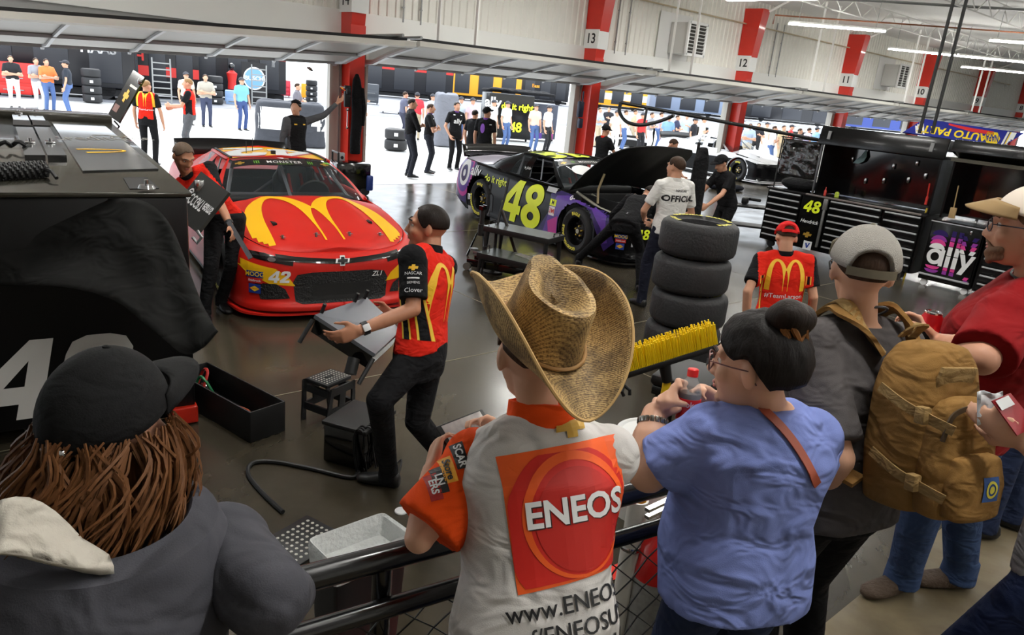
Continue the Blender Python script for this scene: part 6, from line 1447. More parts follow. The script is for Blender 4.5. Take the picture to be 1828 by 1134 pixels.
b.box((-.3, 0, .12), (.2, .24, .08), bev=.01); b.obj('jack_frame', m_blkg, t)
b = MB(); b.skin([[(-.25, s * .05, .14 + dz), (.3, s * .05, .2 + dz)] for s, dz in ((-1, 0), (1, 0), (1, .05), (-1, .05))], True, False, False) if False else b.box((.05, 0, .19), (.62, .1, .05), R=Matrix.Rotation(-.1, 3, 'Y'), bev=.01); b.obj('lift_arm', M('arm_steel', (130, 130, 132), .3, .7), t)
b = MB(); b.lathe([(.001, 0), (.05, 0), (.055, .03), (.001, .03)], (.36, 0, .24), (0, 0, 1), 16); b.obj('saddle', m_galv, t)
for x, y in ((-.36, -.15), (-.36, .15), (.38, -.14), (.38, .14)): b = MB(); b.cyl((x, y - .025, .05), (x, y + .025, .05), .05, n=16); b.obj('jack_wheel', M('wheel_grey', (120, 118, 112), .4, .4), t)
b = MB(); top = P(896, 375, depth_of(j0) - .15); tl = local_frame(t) @ top; b.box((-.3, 0, .2), (.08, .12, .12), bev=.01); b.cyl((-.28, 0, .2), tuple(tl), .022, n=10); b.obj('jack_handle', M('handle_dark', (52, 48, 44), .4, .4), t)
s0 = G(858, 470); t = thing('jack_stand', 'black jack stand left of the work platforms', 'jack stand', (s0.x + .25, s0.y + .35, 0), .4)
for k in range(3): a = 2.1 * k; b = MB(); b.skin([[(math.cos(a + d) * .19, math.sin(a + d) * .19, 0), (math.cos(a + d * .4) * .06, math.sin(a + d * .4) * .06, .34), (math.cos(a + d * .4) * .04, math.sin(a + d * .4) * .04, .34), (math.cos(a + d) * .16, math.sin(a + d) * .16, 0)] for d in (-.18, .18)]); b.obj('leg', m_blkg, t, False)
b = MB(); b.cyl((0, 0, .3), (0, 0, .46), .05, n=16); b.cyl((0, 0, .46), (0, 0, .66), .032, n=14); b.obj('stand_post', m_blk, t)
b = MB(); b.box((0, 0, .68), (.12, .06, .03)); b.box((.055, 0, .70), (.015, .06, .05)); b.box((-.055, 0, .70), (.015, .06, .05)); b.obj('saddle', m_blkg, t, False)
b = MB(); q = [P(886, 412, 9.6), P(893, 380, 9.62), P(903, 345, 9.62), P(908, 318, 9.62)]; b.tube(q, .018, 8); b.cyl(V((q[0].x, q[0].y, 0)), q[0], .022, n=10); b.lathe([(.001, 0), (.13, 0), (.13, .02), (.001, .03)], (q[0].x, q[0].y, 0), (0, 0, 1), 18); small('prop_rod', 'slim dark prop rod standing behind the jack handle', 'rod', b, m_blk)
# ---- things on and by the columns
t = thing('jacket', 'black jacket hanging on the right side of column 14', 'jacket', (8.18, 14.18, 0))
b = MB(); c0 = AY(630, 150, 14.1); secs = []
for z, w, d in ((2.32, .03, .03), (2.2, .09, .05), (1.9, .13, .07), (1.5, .13, .08), (1.0, .12, .08), (.72, .12, .07)): secs.append(((c0.x + .06 + .02 * math.sin(z * 5), 14.02, z - .05), (w, 0, 0), (0, d, 0)))
b.loft(secs, 16); o = blob('jacket_cloth', b, c_black, t, .018, 3)
b = MB(); b.tube([(c0.x + .15, 14.0, 2.0), (c0.x + .2, 13.98, 1.6), (c0.x + .18, 13.97, 1.25)], [.05, .05, .04], 10); blob('jacket_sleeve', b, c_black, t, .018, 2)
p = AY(620, 172, 14.0); b = MB(); b.box(p, (.14, .06, .42), bev=.02); b.box(p + V((0, -.05, .1)), (.1, .05, .12), bev=.02); small('hand_tool', 'black power tool with yellow tag hung on column 14', 'tool', b, m_blk)
p = AY(620, 212, 14.05); b = MB(); b.cyl(p + V((0, 0, .16)), p - V((0, 0, .16)), .012, n=8); b.ell(p + V((0, 0, .18)), (.035, .012, .035), n=12, m=6); b.ell(p - V((0, 0, .18)), (.03, .012, .03), n=12, m=6); small('wrench', 'chrome wrench hung below the tool on column 14', 'wrench', b, m_chrome)
p = AY(609, 281, 14.05); b = MB(); b.box(p, (.14, .08, .2), bev=.02); o = small('outlet_box', 'grey outlet box at the foot of column 14', 'outlet', b, M('outlet_grey', (170, 170, 172), .5)); b = MB(); b.cyl(p + V((0, -.045, 0)), p + V((0, -.03, 0)), .035, n=14); b.obj('socket', m_blk, o)
p = AY(1036, 195, 14.0); b = MB(); b.box(p, (.18, .1, .4), bev=.03); b.box(p + V((.0, -.05, -.35)), (.14, .1, .25), bev=.03); b.cyl(p + V((.05, 0, .2)), p + V((.05, .0, .45)), .02, n=8); small('hand_tool', 'air tools hung on column 13', 'tool', b, M('tool_blueblack', (34, 40, 64), .5))
t = thing('generator_cart', 'small black and blue equipment cart at the foot of column 14', 'equipment cart', (7.35, 13.2, 0), -.2)
b = MB(); b.box((0, 0, .38), (.7, .5, .5), bev=.04); b.obj('cart_housing', m_blkg, t)
b = MB(); b.box((.32, -.2, .25), (.14, .16, .3), bev=.03); b.obj('blue_tank', M('tank_blue', (40, 60, 130), .3), t)
b = MB(); b.tube([(-.3, -.2, .62), (-.3, -.2, .8), (-.3, .2, .8), (-.3, .2, .62)], .02, 8); b.obj('push_handle', m_blk, t)
for x in (-.25, .25):
    for y in (-.2, .2): b = MB(); b.cyl((x, y - .03, .08), (x, y + .03, .08), .08, n=16); b.obj('caster', m_tire, t)
# floor bits at the right
c = G(1300, 340); b = MB()
for i in range(9): b.ell((c.x + random.uniform(-.45, .45), c.y + random.uniform(-.2, .25), .09), (random.uniform(.2, .34), random.uniform(.15, .25), random.uniform(.08, .14)), n=12, m=8)
o = blob('folded_cover', b, cloth('cover_navy', (26, 28, 36), .9, 5), None, .03, 3); tag(o, 'crumpled dark cover dumped on the floor by column 12', 'cover')
c = G(1330, 418); t = thing('rolling_bench', 'low black two-shelf rolling bench left of the workstation', 'bench', (c.x, c.y, 0), -.9)
for z in (.18, .55): b = MB(); b.box((0, 0, z), (1.0, .4, .04), bev=.01); b.obj('shelf', m_blk, t)
for sx in (-1, 1):
    for sy in (-1, 1): b = MB(); b.cyl((sx * .46, sy * .17, .08), (sx * .46, sy * .17, .58), .014, n=8); b.cyl((sx * .46, sy * .17 - .02, .05), (sx * .46, sy * .17 + .02, .05), .05, n=12); b.obj('leg', m_blk, t)
b = MB(); p = V((c.x - .05, c.y + .1, .575)); b.box(p + V((0, 0, .07)), (.22, .12, .13), rz=.4, bev=.03); b.cyl(p + V((.08, -.04, .1)), p + V((.3, -.14, .08)), .03, n=10); small('impact_tool', 'black power tool on the low rolling bench', 'tool', b, m_blk)
b = MB(); h = P(1252, 290, 9.3); secs = [((h.x, h.y, z), (w, 0, 0), (0, .06, 0)) for z, w in ((1.85, .04), (1.7, .14), (1.3, .16), (.9, .16), (.6, .12))]; b.loft(secs, 16); o = blob('hanging_cover', b, c_black, None, .02, 3); tag(o, 'black cloth cover hanging right of the race official', 'cover'); b = MB(); b.cyl((h.x, h.y + .08, 0), (h.x, h.y + .08, 1.9), .02, n=8); b.lathe([(.001, 0), (.2, 0), (.2, .02), (.001, .03)], (h.x, h.y + .08, 0), (0, 0, 1), 16); b.obj('cover_stand', m_blk, o)
# ================================================================ spectators on the deck
DZ = .42
# ---- fan in the orange and white jersey and straw hat
m_jw = cloth('jersey_white', (200, 196, 192), .7, 7); m_jo = cloth('jersey_orange', (232, 78, 20), .7, 8)
neck = P(966, 732, 1.72); yw = .50; at = (neck.x - .12, neck.y - .17); L = LOC(at, yw, DZ)
D = human('person', 'spectator in white and orange jersey with red back print, wearing a straw cowboy hat', at, yw, 1.50, lod=0, voxel=.008, hair=h_brown, skin=m_skin2, z0=DZ, shirt=m_jw, sleeve_mat=[m_jo, m_jw], sl=.86, sr=(.086, .098), fat=1.30, shw=.90, shd=.125, headk=1.12, look=.40, headtilt=.18, tucked=False, slo=-.26, collar=False, bvox=.0065, shoulders=(L(P(858, 826, 1.71)), None), neckpos=L(neck), headpos=L(P(948, 634, 1.67)), pants=cloth('fan_jeans', (44, 54, 80)),
    hands=(L(P(770, 840, 1.74)), L(P(905, 775, 1.92))), elbows=(L(P(748, 962, 1.62)), L(P(1010, 880, 1.96))), hair_kw=dict(back=-.45),
    handspec=(dict(fwd=P(784, 768, 1.82) - P(770, 840, 1.74), palm=P(830, 790, 1.84) - P(772, 815, 1.77), side=1, curl=(.45, .5, .55, .6), thumb=.4), dict(fwd=P(862, 748, 1.95) - P(905, 770, 1.97), palm=P(850, 790, 1.9) - P(880, 760, 1.96), side=-1, curl=(.4, .5, .55, .6), thumb=.5)))
FD = D
b = MB(); b.lathe([(.076, -.05), (.082, -.01), (.079, .03), (.072, .032), (.073, -.05)], D['neck'] - D['spine'] * .012 - D['sf'] * .006, D['spine'] - D['sf'] * .12, 28); unworld(b.obj('jersey_collar', m_jo, D['shirt']))
def bk(name, src, x, z, s, m, off=.003, **k):
    n = -D['sf']; ur = D['rs'] * .986 + D['spine'] * .165; vr = D['spine'] * .986 - D['rs'] * .165; return mark(name, src, D['pel'].lerp(D['neck'], .5) + ur * x + vr * z + n * .5, ur * s, vr * s, m, D['shirt'], [D['shirt']], off=off, back=0, far=.9, cell=.02, **k)
kx = .028
m_po = M('print_orange', (238, 92, 18), .6); m_pr = M('print_red', (206, 26, 10), .6); m_pr2 = M('print_deep_red', (188, 24, 8), .6)
sq = [(-.118, -.175), (.165, -.160), (.168, .118), (-.124, .108)]
bk('back_panel', [sq], kx, .062, 1, m_po, .002)
def clip(poly): return [(max(-.118, min(.160, x)), max(-.168 + .1 * (x + .165) * .3, min(.10, y))) for x, y in poly]
bk('back_swirl', [clip(ring_pts(48, .158, .175, c=(.025, -.06)))], kx, .062, 1, m_pr, .0032)
bk('back_swirl', [ring_pts(48, .124, .132, c=(.032, -.032)), ring_pts(48, .110, .119, c=(.034, -.038))], kx, .062, 1, m_po, .0044)
bk('back_swirl', [ring_pts(48, .101, .109, c=(.036, -.042))], kx, .062, 1, m_pr2, .0044)
m_js = M('print_shadow', (60, 30, 26), .6)
for m, o_, dx in ((m_js, .0054, .003), (m_wht, .0066, 0)): bk('back_lettering', 'ENEOS', kx + .03 + dx, +.04 - dx, .076, m, o_, bold=.028)
for i, tx in enumerate(('www.ENEOS.us', 'f/ENEOSUSA', '/ENEOSUSA')): bk('back_small_lettering', tx, kx + .015 + .015 * i, -.15 - .052 * i, .050, m_ink, .004, bold=.008)
bk('back_badge', bow, .085, .212, .080, m_gold, .004)
# sleeve patches
s0, e0 = D['sho'][0], D['el'][0]; sd0 = (e0 - s0).normalized(); sn = CAM - s0.lerp(e0, .5); sn = (sn - sd0 * sn.dot(sd0)).normalized(); sx = -sd0.cross(sn)
sx = sx if sx.dot(_r) > 0 else -sx
for i, (tx, bg, fg, w) in enumerate((('SCAR', m_ink, m_wht, .035), ('Store', M('patch_yellow', (230, 160, 40), .6), m_ink, .075), ('LN', m_ink, m_wht, .105), ('ERS', M('patch_red', (170, 30, 24), .6), m_wht, .125))):
    c = s0 + sd0 * w - sx * .045 + sn * .3; uu = (sx * .8 + sd0 * .6).normalized(); vv = sn.cross(uu)
    mark('sleeve_patch', [[(-.5, -.22), (.5, -.22), (.5, .22), (-.5, .22)]], c, uu * .062, vv * .062, bg, D['sleeve0'], [D['sleeve0']], back=0, far=.6, cell=.01, off=.003); mark('sleeve_patch_lettering', tx, c, uu * .022, vv * .022, fg, D['sleeve0'], [D['sleeve0']], back=0, far=.6, cell=.01, off=.0045, bold=.03)
# phone
t = thing('smartphone', 'black smartphone held up by the fan in the straw hat', 'phone', P(830, 768, 1.89))
a, c = P(790, 786, 1.80), P(872, 752, 1.94); u = (c - a).normalized(); n = (D['F'].o - a.lerp(c, .5)); n = (n - u * n.dot(u)).normalized(); n = (n * .8 + (CAM - a).normalized() * .5); n = (n - u * n.dot(u)).normalized(); v = n.cross(u); mid_ = a.lerp(c, .5)
R_ = Matrix((u, v, n)).transposed(); b = MB(); b.box(mid_, ((c - a).length, .074, .009), R=R_, bev=.004); unworld(b.obj('phone_shell', m_blk, t)); b = MB(); b.box(mid_ + n * .005, ((c - a).length - .03, .064, .001), R=R_); unworld(b.obj('phone_screen', M('phone_picture', (150, 146, 144), .15, emit=.25, var=.8, vscale=30), t))
# straw hat
def straw():
    m = M('straw', (176, 140, 86), .65); nt = m.node_tree; bs = nt.nodes['Principled BSDF']; Lk = nt.links.new; tc = nt.nodes.new('ShaderNodeTexCoord')
    ch = nt.nodes.new('ShaderNodeTexWave'); ch.inputs['Scale'].default_value = 75; ch.inputs['Distortion'].default_value = .6; ch.bands_direction = 'DIAGONAL'
    c2 = nt.nodes.new('ShaderNodeTexWave'); c2.inputs['Scale'].default_value = 95; c2.inputs['Distortion'].default_value = .6; c2.bands_direction = 'Z'
    n1 = nt.nodes.new('ShaderNodeTexNoise'); n1.inputs['Scale'].default_value = 11; n1.inputs['Detail'].default_value = 3
    mx = nt.nodes.new('ShaderNodeMath'); mx.operation = 'MULTIPLY'; Lk(ch.outputs['Fac'], mx.inputs[0]); Lk(c2.outputs['Fac'], mx.inputs[1])
    fn = nt.nodes.new('ShaderNodeTexNoise'); fn.inputs['Scale'].default_value = 210; fn.inputs['Detail'].default_value = 2; Lk(tc.outputs['Object'], fn.inputs['Vector']); m0 = mx; mx = nt.nodes.new('ShaderNodeMix'); mx.inputs[0].default_value = .68; Lk(m0.outputs[0], mx.inputs[2]); Lk(fn.outputs[0], mx.inputs[3])
    cr = nt.nodes.new('ShaderNodeValToRGB'); cr.color_ramp.elements[0].color = (*lin((104, 76, 42)), 1); cr.color_ramp.elements[1].color = (*lin((206, 172, 112)), 1); Lk(mx.outputs[0], cr.inputs[0]); cr.color_ramp.elements[0].position = .25; cr.color_ramp.elements[1].position = .55
    r2 = nt.nodes.new('ShaderNodeValToRGB'); r2.color_ramp.elements[0].position = .38; r2.color_ramp.elements[1].position = .52; r2.color_ramp.elements[0].color = (.30, .28, .25, 1); r2.color_ramp.elements[1].color = (1, 1, 1, 1); Lk(n1.outputs[0], r2.inputs[0])
    mm = nt.nodes.new('ShaderNodeMix'); mm.data_type = 'RGBA'; mm.blend_type = 'MULTIPLY'; mm.inputs[0].default_value = .85; Lk(cr.outputs[0], mm.inputs[6]); Lk(r2.outputs[0], mm.inputs[7]); Lk(mm.outputs[2], bs.inputs['Base Color'])
    bp = nt.nodes.new('ShaderNodeBump'); bp.inputs['Strength'].default_value = .5; bp.inputs['Distance'].default_value = .003; Lk(mx.outputs[0], bp.inputs['Height']); Lk(bp.outputs[0], bs.inputs['Normal'])
    for o in (ch, c2, n1): Lk(tc.outputs['Object'], o.inputs['Vector'])
    return m
m_straw = straw()
F = D['F']; ta = .56; hf0 = V((math.sin(.14), math.cos(.14), -.18)).normalized(); F = Frame(F.o, tuple(hf0)); hF = Frame(F(0, -.035, .045), tuple(F.f * math.cos(ta) + F.u * math.sin(ta)), tuple(F.u * math.cos(ta) - F.f * math.sin(ta))); hs = 1.07
hat = thing('cowboy_hat', 'woven straw cowboy hat with curled brim on the fan in orange', 'hat', hF.o)
hat.parent = None
def hp(x, y, z): return hF(x * hs, y * hs, z * hs)
b = MB(); rows = []
for j in range(15):
    r = j / 14; row = []
    for i in range(96):
        a = 2 * PI * i / 96; ca, sa = math.cos(a), math.sin(a)       # sa: right, ca: front
        rx = .083 + .078 * r; ry = .105 + .105 * r
        side = abs(sa) ** 1.6; lift = .125 * side * r ** 1.7 - .022 * (1 - side) * r ** 1.3 * (1.3 if ca < 0 else .8)
        x = sa * rx * (1 - .10 * side * r * r); row.append(hp(x, ca * ry, lift + .004 * noise.noise(V((a * 2, r * 3, 1)))))
    rows.append(row + [row[0]])
b.grid(rows); o = b.obj('hat_brim', m_straw, hat); fuse(o); so = o.modifiers.new('t', 'SOLIDIFY'); so.thickness = .004; unworld(o)
eo = [hp(math.sin(2 * PI * i / 72) * .161 * (1 - .10 * abs(math.sin(2 * PI * i / 72)) ** 1.6), math.cos(2 * PI * i / 72) * .21, .125 * abs(math.sin(2 * PI * i / 72)) ** 1.6 - .022 * (1 - abs(math.sin(2 * PI * i / 72)) ** 1.6) * (1.3 if math.cos(2 * PI * i / 72) < 0 else .8)) for i in range(72)]
b = MB(); b.tube(eo, .004, 6, closed=True); unworld(b.obj('brim_edging', M('straw_edge', (190, 154, 98), .7), hat))
b = MB(); rows = []
for j in range(22):
    t_ = j / 21; row = []
    for i in range(72):
        a = 2 * PI * i / 72; ca, sa = math.cos(a), math.sin(a)
        if t_ < .7:
            q = t_ / .7; rx = .084 - .014 * q - .006 * math.sin(PI * q); ry = .106 - .012 * q; z = .125 * q
        else:
            q = (t_ - .7) / .3; rx = .070 * (1 - q) ; ry = .094 * (1 - q); z = .125 + .012 * math.sin(PI * min(1, q * 1.8)) * (q < .56) - .045 * max(0, q - .12) ** .7 * 1.0
        pinch = 1 - .38 * math.exp(-((ca - .72) / .28) ** 2) * abs(sa) * min(1, t_ * 1.3)
        z += .018 * (ca > 0) * ca * min(1, t_ * 1.4) - .0
        row.append(hp(sa * rx * pinch, ca * ry, z))
    rows.append(row + [row[0]])
b.grid(rows); o = b.obj('hat_crown', m_straw, hat); fuse(o); unworld(o)
b = MB(); b.tube([hp(math.sin(2 * PI * i / 48) * .087, math.cos(2 * PI * i / 48) * .109, .012) for i in range(48)], .0045, 8, closed=True); unworld(b.obj('hat_band', M('band_tan', (150, 112, 64), .6), hat))
# ---- woman in the blue tee
m_bt = cloth('heather_blue', (122, 136, 196), 1.0, 7, .2)
neck = P(1372, 712, 1.87); yw = .45; at = (neck.x - .05, neck.y - .03); L = LOC(at, yw, DZ)
D = human('person', 'woman in heather blue tee with dark hair in a bun, holding a cola bottle', at, yw, 1.57, lod=0, voxel=.0085, skin=m_skin2, hair=None, z0=DZ, shirt=m_bt, sl=.80, sr=(.092, .094), fat=1.30, belly=.08, collar=False, bvox=.006, extra=[(P(*a), .0095, P(*c), .0085) for a, c in (((1224, 684, 2.05), (1210, 679, 1.985)), ((1210, 679, 1.985), (1215, 692, 1.96)), ((1216, 694, 2.05), (1201, 691, 1.98)), ((1201, 691, 1.98), (1207, 711, 1.955)), ((1206, 702, 2.03), (1191, 702, 1.975)), ((1191, 702, 1.975), (1189, 716, 1.955)), ((1195, 708, 2.02), (1180, 708, 1.975)), ((1180, 708, 1.975), (1175, 716, 1.96)), ((1248, 690, 2.04), (1258, 698, 2.0)))] + [(P(1180, 724, 1.975), .017, P(1200, 719, 1.955), .013), (P(1200, 719, 1.955), .0125, P(1223, 722, 1.948), .0095)], shw=.82, shd=.12, armk=1.6, headk=1.14, look=-.22, headtilt=.12, tucked=False, slo=-.20, neckpos=L(neck), headpos=L(P(1350, 655, 1.81)), pants=cloth('dark_denim', (36, 46, 72)), legk=1.02,
    hands=(L(P(1167, 738, 1.99)), L(P(1278, 716, 2.08))), elbows=(L(P(1158, 842, 1.93)), L(P(1335, 800, 2.14))),
    handspec=(dict(fwd=P(1212, 716, 2.02) - P(1167, 738, 1.99), palm=P(1232, 735, 2.04) - P(1195, 715, 1.98), side=1, curl=(.25, .3, .35, .4), thumb=.5), dict(fwd=P(1225, 690, 2.03) - P(1278, 716, 2.08), palm=P(1228, 720, 1.98) - P(1255, 700, 2.06), side=-1, curl=(.45, .5, .55, .6), thumb=.4)))
F = D['F']; k = 1.14 * 1.57 / 1.78
def lim(ph):
    a = abs(wrap(ph)); return .66 - .45 * max(0, min(1, (a - .45) / .5)) - .18 * max(0, min(1, (a - .95) / .3)) + .10 * math.exp(-((a - 1.5) / .2) ** 2) - .52 * max(0, min(1, (a - 1.62) / .4))
b = shell(F, k, lim, t=.020, n=80, m=16, wob=.25); hr = unworld(fuse(b.obj('hair', h_black, D['t'])))
b = MB(); bc = F(-.01 * k, -.075 * k, .128 * k)
for i in range(5): b.ell(bc + V((random.uniform(-.014, .014), random.uniform(-.014, .014), random.uniform(-.008, .016))), (.047 * k, .043 * k, .038 * k), Matrix.Rotation(i, 3, 'Z'), 16, 10)
o = blob('hair_bun', b, h_dark, hr, .006, 2)
h_tip = hairm('hair_tip', (130, 84, 44))
b = MB()
for i in range(10):
    a = random.uniform(0, 2 * PI); b.tube([bc + V((.04 * math.cos(a + q * .5), .04 * math.sin(a + q * .5), -.02 + .03 * math.sin(q * 1.1 + i))) for q in range(5)], [.006, .008, .008, .006, .003], 6)
for i in range(3): b.tube([bc + F.r * .02 * i - F.u * .01, bc - F.f * .03 + F.r * (.03 + .01 * i) - F.u * .05, bc - F.f * .03 + F.r * (.035 + .012 * i) - F.u * .09], [.007, .006, .002], 6)
unworld(b.obj('bun_wisp', h_tip, hr))
b = MB(); sp = V()
for s in (-1, 1):
    c = F(s * .034 * k, .104 * k, .008 * k); b.tube([c + F.r * .029 * k * math.cos(q) * 1 + F.u * .024 * k * math.sin(q) + F.f * (-.010 * k * abs(math.cos(q)) * (1 if math.cos(q) * s > 0 else 0)) for q in [2 * PI * j / 24 for j in range(24)]], .0022 * k, 6, closed=True)
    b.tube([F(s * .062 * k, .094 * k, .014 * k), F(s * .085 * k, .03 * k, .014 * k), F(s * .086 * k, -.01 * k, .012 * k), F(s * .083 * k, -.03 * k, -.02 * k)], .0018 * k, 6)
b.tube([F(-.008 * k, .112 * k, .014 * k), F(.008 * k, .112 * k, .014 * k)], .002 * k, 6); unworld(b.obj('glasses', M('glasses_frame', (120, 84, 80), .3, .5), D['t']))
# strap, bracelet watch, bottle
b = MB(); pts = []
tr = bvh_of(D['shirt'])
for q in np.linspace(0, 1, 26):
    x, y = 1338 + 118 * q + 12 * math.sin(q * PI), 716 + 148 * q ** 1.15; v = pix(x, y); h, nn, i, d = tr.ray_cast(CAM, v)
    if h is not None: pts.append((h + nn * .004, nn))
rows = []
for i, (p, nn) in enumerate(pts):
    tg = (pts[min(i + 1, len(pts) - 1)][0] - pts[max(i - 1, 0)][0]).normalized(); s = tg.cross(nn).normalized() * .011; rows.append([p - s, p - s + nn * .004, p + s + nn * .004, p + s])
b.skin(rows); o = tag(b.obj('bag_strap', M('strap_tan', (150, 66, 40), .5)), 'tan leather bag strap across the back of the blue tee', 'strap')
w0 = D['wr'][0].lerp(D['el'][0], .16); wd = (D['el'][0] - D['wr'][0]).normalized(); x_, y_, z_ = frame_z(wd); b = MB()
for j in range(18):
    a = 2 * PI * j / 18; c = w0 + (x_ * math.cos(a) + y_ * math.sin(a)) * .036; b.box(c, (.012, .0115, .016), R=Matrix((x_ * math.cos(a) + y_ * math.sin(a), y_ * math.cos(a) - x_ * math.sin(a), wd)).transposed() @ Matrix.Rotation(0, 3, 'Z'), bev=.002)
unworld(b.obj('bracelet', M('bracelet_steel', (140, 136, 130), .25, .9), D['t']))
b0, b1 = P(1222, 778, 2.02), P(1238, 658, 1.99); ax = (b1 - b0).normalized(); hh = (b1 - b0).length
t = thing('cola_bottle', 'half full cola bottle with red cap held in both hands', 'bottle', b0); s_ = hh / .21
pr = [(.001, 0), (.030, 0), (.034, .012), (.034, .05), (.031, .07), (.034, .09), (.034, .135), (.028, .16), (.016, .18), (.0135, .19), (.0135, .2)]
b = MB(); b.lathe([(r * s_, h * s_) for r, h in pr], b0, ax, 32); unworld(b.obj('bottle_shell', M('clear_plastic', (230, 236, 236), .06, alpha=.25, spec=.7), t))
b = MB(); b.lathe([(r * s_ * .96, h * s_ + .001) for r, h in pr[:7]] + [(.001, .136 * s_)], b0, ax, 32); unworld(b.obj('cola', M('cola_brown', (22, 10, 8), .1), t))
b = MB(); b.lathe([(.0345 * s_, .052 * s_), (.0348 * s_, .055 * s_), (.0335 * s_, .07 * s_), (.0352 * s_, .09 * s_), (.0352 * s_, .118 * s_), (.0345 * s_, .12 * s_)], b0, ax, 32); lb = unworld(b.obj('bottle_label', M('label_red', (206, 22, 26), .4), t))
b = MB(); b.lathe([(.001, .186 * s_), (.0165 * s_, .186 * s_), (.0165 * s_, .207 * s_), (.014 * s_, .21 * s_), (.001, .21 * s_)], b0, ax, 24); unworld(b.obj('bottle_cap', M('cap_scarlet', (226, 34, 30), .4), t))
nn = (CAM - b0); nn = (nn - ax * nn.dot(ax)).normalized(); uu = ax.cross(nn); mark('label_lettering', 'Coke', b0 + ax * .105 * s_ + nn * .1, uu * .022, ax * .022, m_wht, lb, [lb], back=0, far=.2, cell=.006, off=.001, bold=.01)
# ---- man in grey tee with mesh cap and tan backpack
m_gt = cloth('charcoal_tee', (78, 74, 74), .7, 7)
neck = P(1532, 572, 2.20); yw = .28; at = (neck.x - .06, neck.y - .06); L = LOC(at, yw, DZ)
D = human('person', 'man in grey tee and white mesh cap seen from behind, wearing a tan backpack', at, yw, 1.70, lod=0, voxel=.0095, skin=m_skin2, hair=h_brown, z0=DZ, shirt=m_gt, sl=.88, sr=(.084, .088), fat=1.24, collar=False, shw=1.0, shd=.09, armk=1.35, headk=1.05, look=.95, headtilt=.05, tucked=False, slo=-.18, neckpos=L(neck), headpos=L(P(1538, 486, 2.15)), pants=c_black, legk=1.15,
    hands=(L(P(1440, 900, 2.3)), L(P(1660, 800, 2.5))), elbows=(L(P(1492, 818, 2.02)), L(P(1680, 740, 2.35))), hair_kw=dict(t=.003),
    cap=dict(mat=M('cap_mesh', (206, 200, 190), .8, bump=.9, bscale=420), brimmat=M('cap_olive', (104, 96, 78), .8), hole=.62, back=-.10, front=.3, t=.016, blen=.07))
F = D['F']; b = MB(); kk = 1.05 * 1.7 / 1.78
for s in (-1, 1):
    c = F(s * .036 * kk, .106 * kk, .008 * kk); b.tube([c + F.r * .03 * kk * math.cos(q) + F.u * .02 * kk * math.sin(q) for q in [2 * PI * j / 20 for j in range(20)]], .002, 6, closed=True); b.tube([F(s * .066 * kk, .10 * kk, .014 * kk), F(s * .088 * kk, .02 * kk, .014 * kk), F(s * .09 * kk, -.02 * kk, .0)], .0025, 6)
unworld(b.obj('glasses', m_blk, D['t']))
b = MB(); b.tube([F(.10 * kk, .075 * kk, .04 * kk), F(.108 * kk, .03 * kk, .05 * kk), F(.105 * kk, .03 * kk, -.01 * kk), F(.10 * kk, .08 * kk, -.02 * kk)], .006, 8, closed=True); unworld(b.obj('sunglasses', m_blk, D['cap']))
b = MB(); nk = D['neck']; b.tube([nk + D['rs'] * (.075 * math.cos(q)) + D['sf'] * (.072 * math.sin(q) + .0) + D['spine'] * (.018 - .03 * math.sin(q)) for q in [2 * PI * j / 24 for j in range(24)]], .004, 6, closed=True); tag(b.obj('neck_lanyard', m_blk), 'thin black lanyard round the neck of the backpack wearer', 'lanyard')
# backpack in the wearer's frame: x right, y out from the back, z up
m_tan = cloth('backpack_tan', (140, 104, 56), .5, 9, .1); m_tan2 = cloth('backpack_web', (150, 122, 78), .3, 20, .1)
ctr = D['pel'].lerp(D['neck'], .52); BS = .80; kf = D['rs']; ko = -D['sf']; ku = D['spine']
def bp_(x, y, z): return ctr + kf * (x * BS + .02) + ko * (y * BS + .15) + ku * (z * BS)
pk = thing('backpack', 'tan military style backpack with blue patch on the man in grey', 'backpack', bp_(0, 0, -.25)); W_ = lambda b, n, m, v=None: unworld(b.obj(n, m, pk))
b = MB(); b.loft([(bp_(0, .10, z), kf * w * BS, ko * d * BS, 3.2) for z, w, d in ((-.30, .10, .06), (-.28, .165, .11), (-.1, .18, .125), (.1, .175, .12), (.2, .155, .105), (.26, .11, .08), (.275, .05, .04))], 32); blob('main_pocket', b, m_tan, pk, .01, 5)
b = MB(); b.loft([(bp_(.0, .235, z), kf * w * BS, ko * d * BS, 3) for z, w, d in ((-.29, .09, .03), (-.27, .14, .06), (-.12, .15, .07), (.06, .13, .06), (.10, .10, .035), (.115, .05, .01))], 28); blob('front_pocket', b, m_tan, pk, .008, 4)
b = MB(); b.loft([(bp_(.0, .30, z), kf * w * BS, ko * d * BS, 3) for z, w, d in ((-.28, .07, .02), (-.26, .12, .045), (-.15, .125, .05), (-.07, .11, .03), (-.055, .06, .01))], 24); blob('lower_pocket', b, m_tan, pk, .008, 4)
def web(pts, w, m, name, nrm=None, th=.005):
    b = MB(); pts = [V(p) for p in catmull(pts, 6)]; rows = []
    for i, p in enumerate(pts):
        t_ = (pts[min(i + 1, len(pts) - 1)] - pts[max(0, i - 1)]).normalized(); n_ = (nrm or (p - ctr)); n_ = (n_ - t_ * n_.dot(t_)).normalized(); s_ = t_.cross(n_) * w / 2; rows.append([p - s_, p - s_ + n_ * th, p + s_ + n_ * th, p + s_])
    b.skin(rows); return W_(b, name, m)
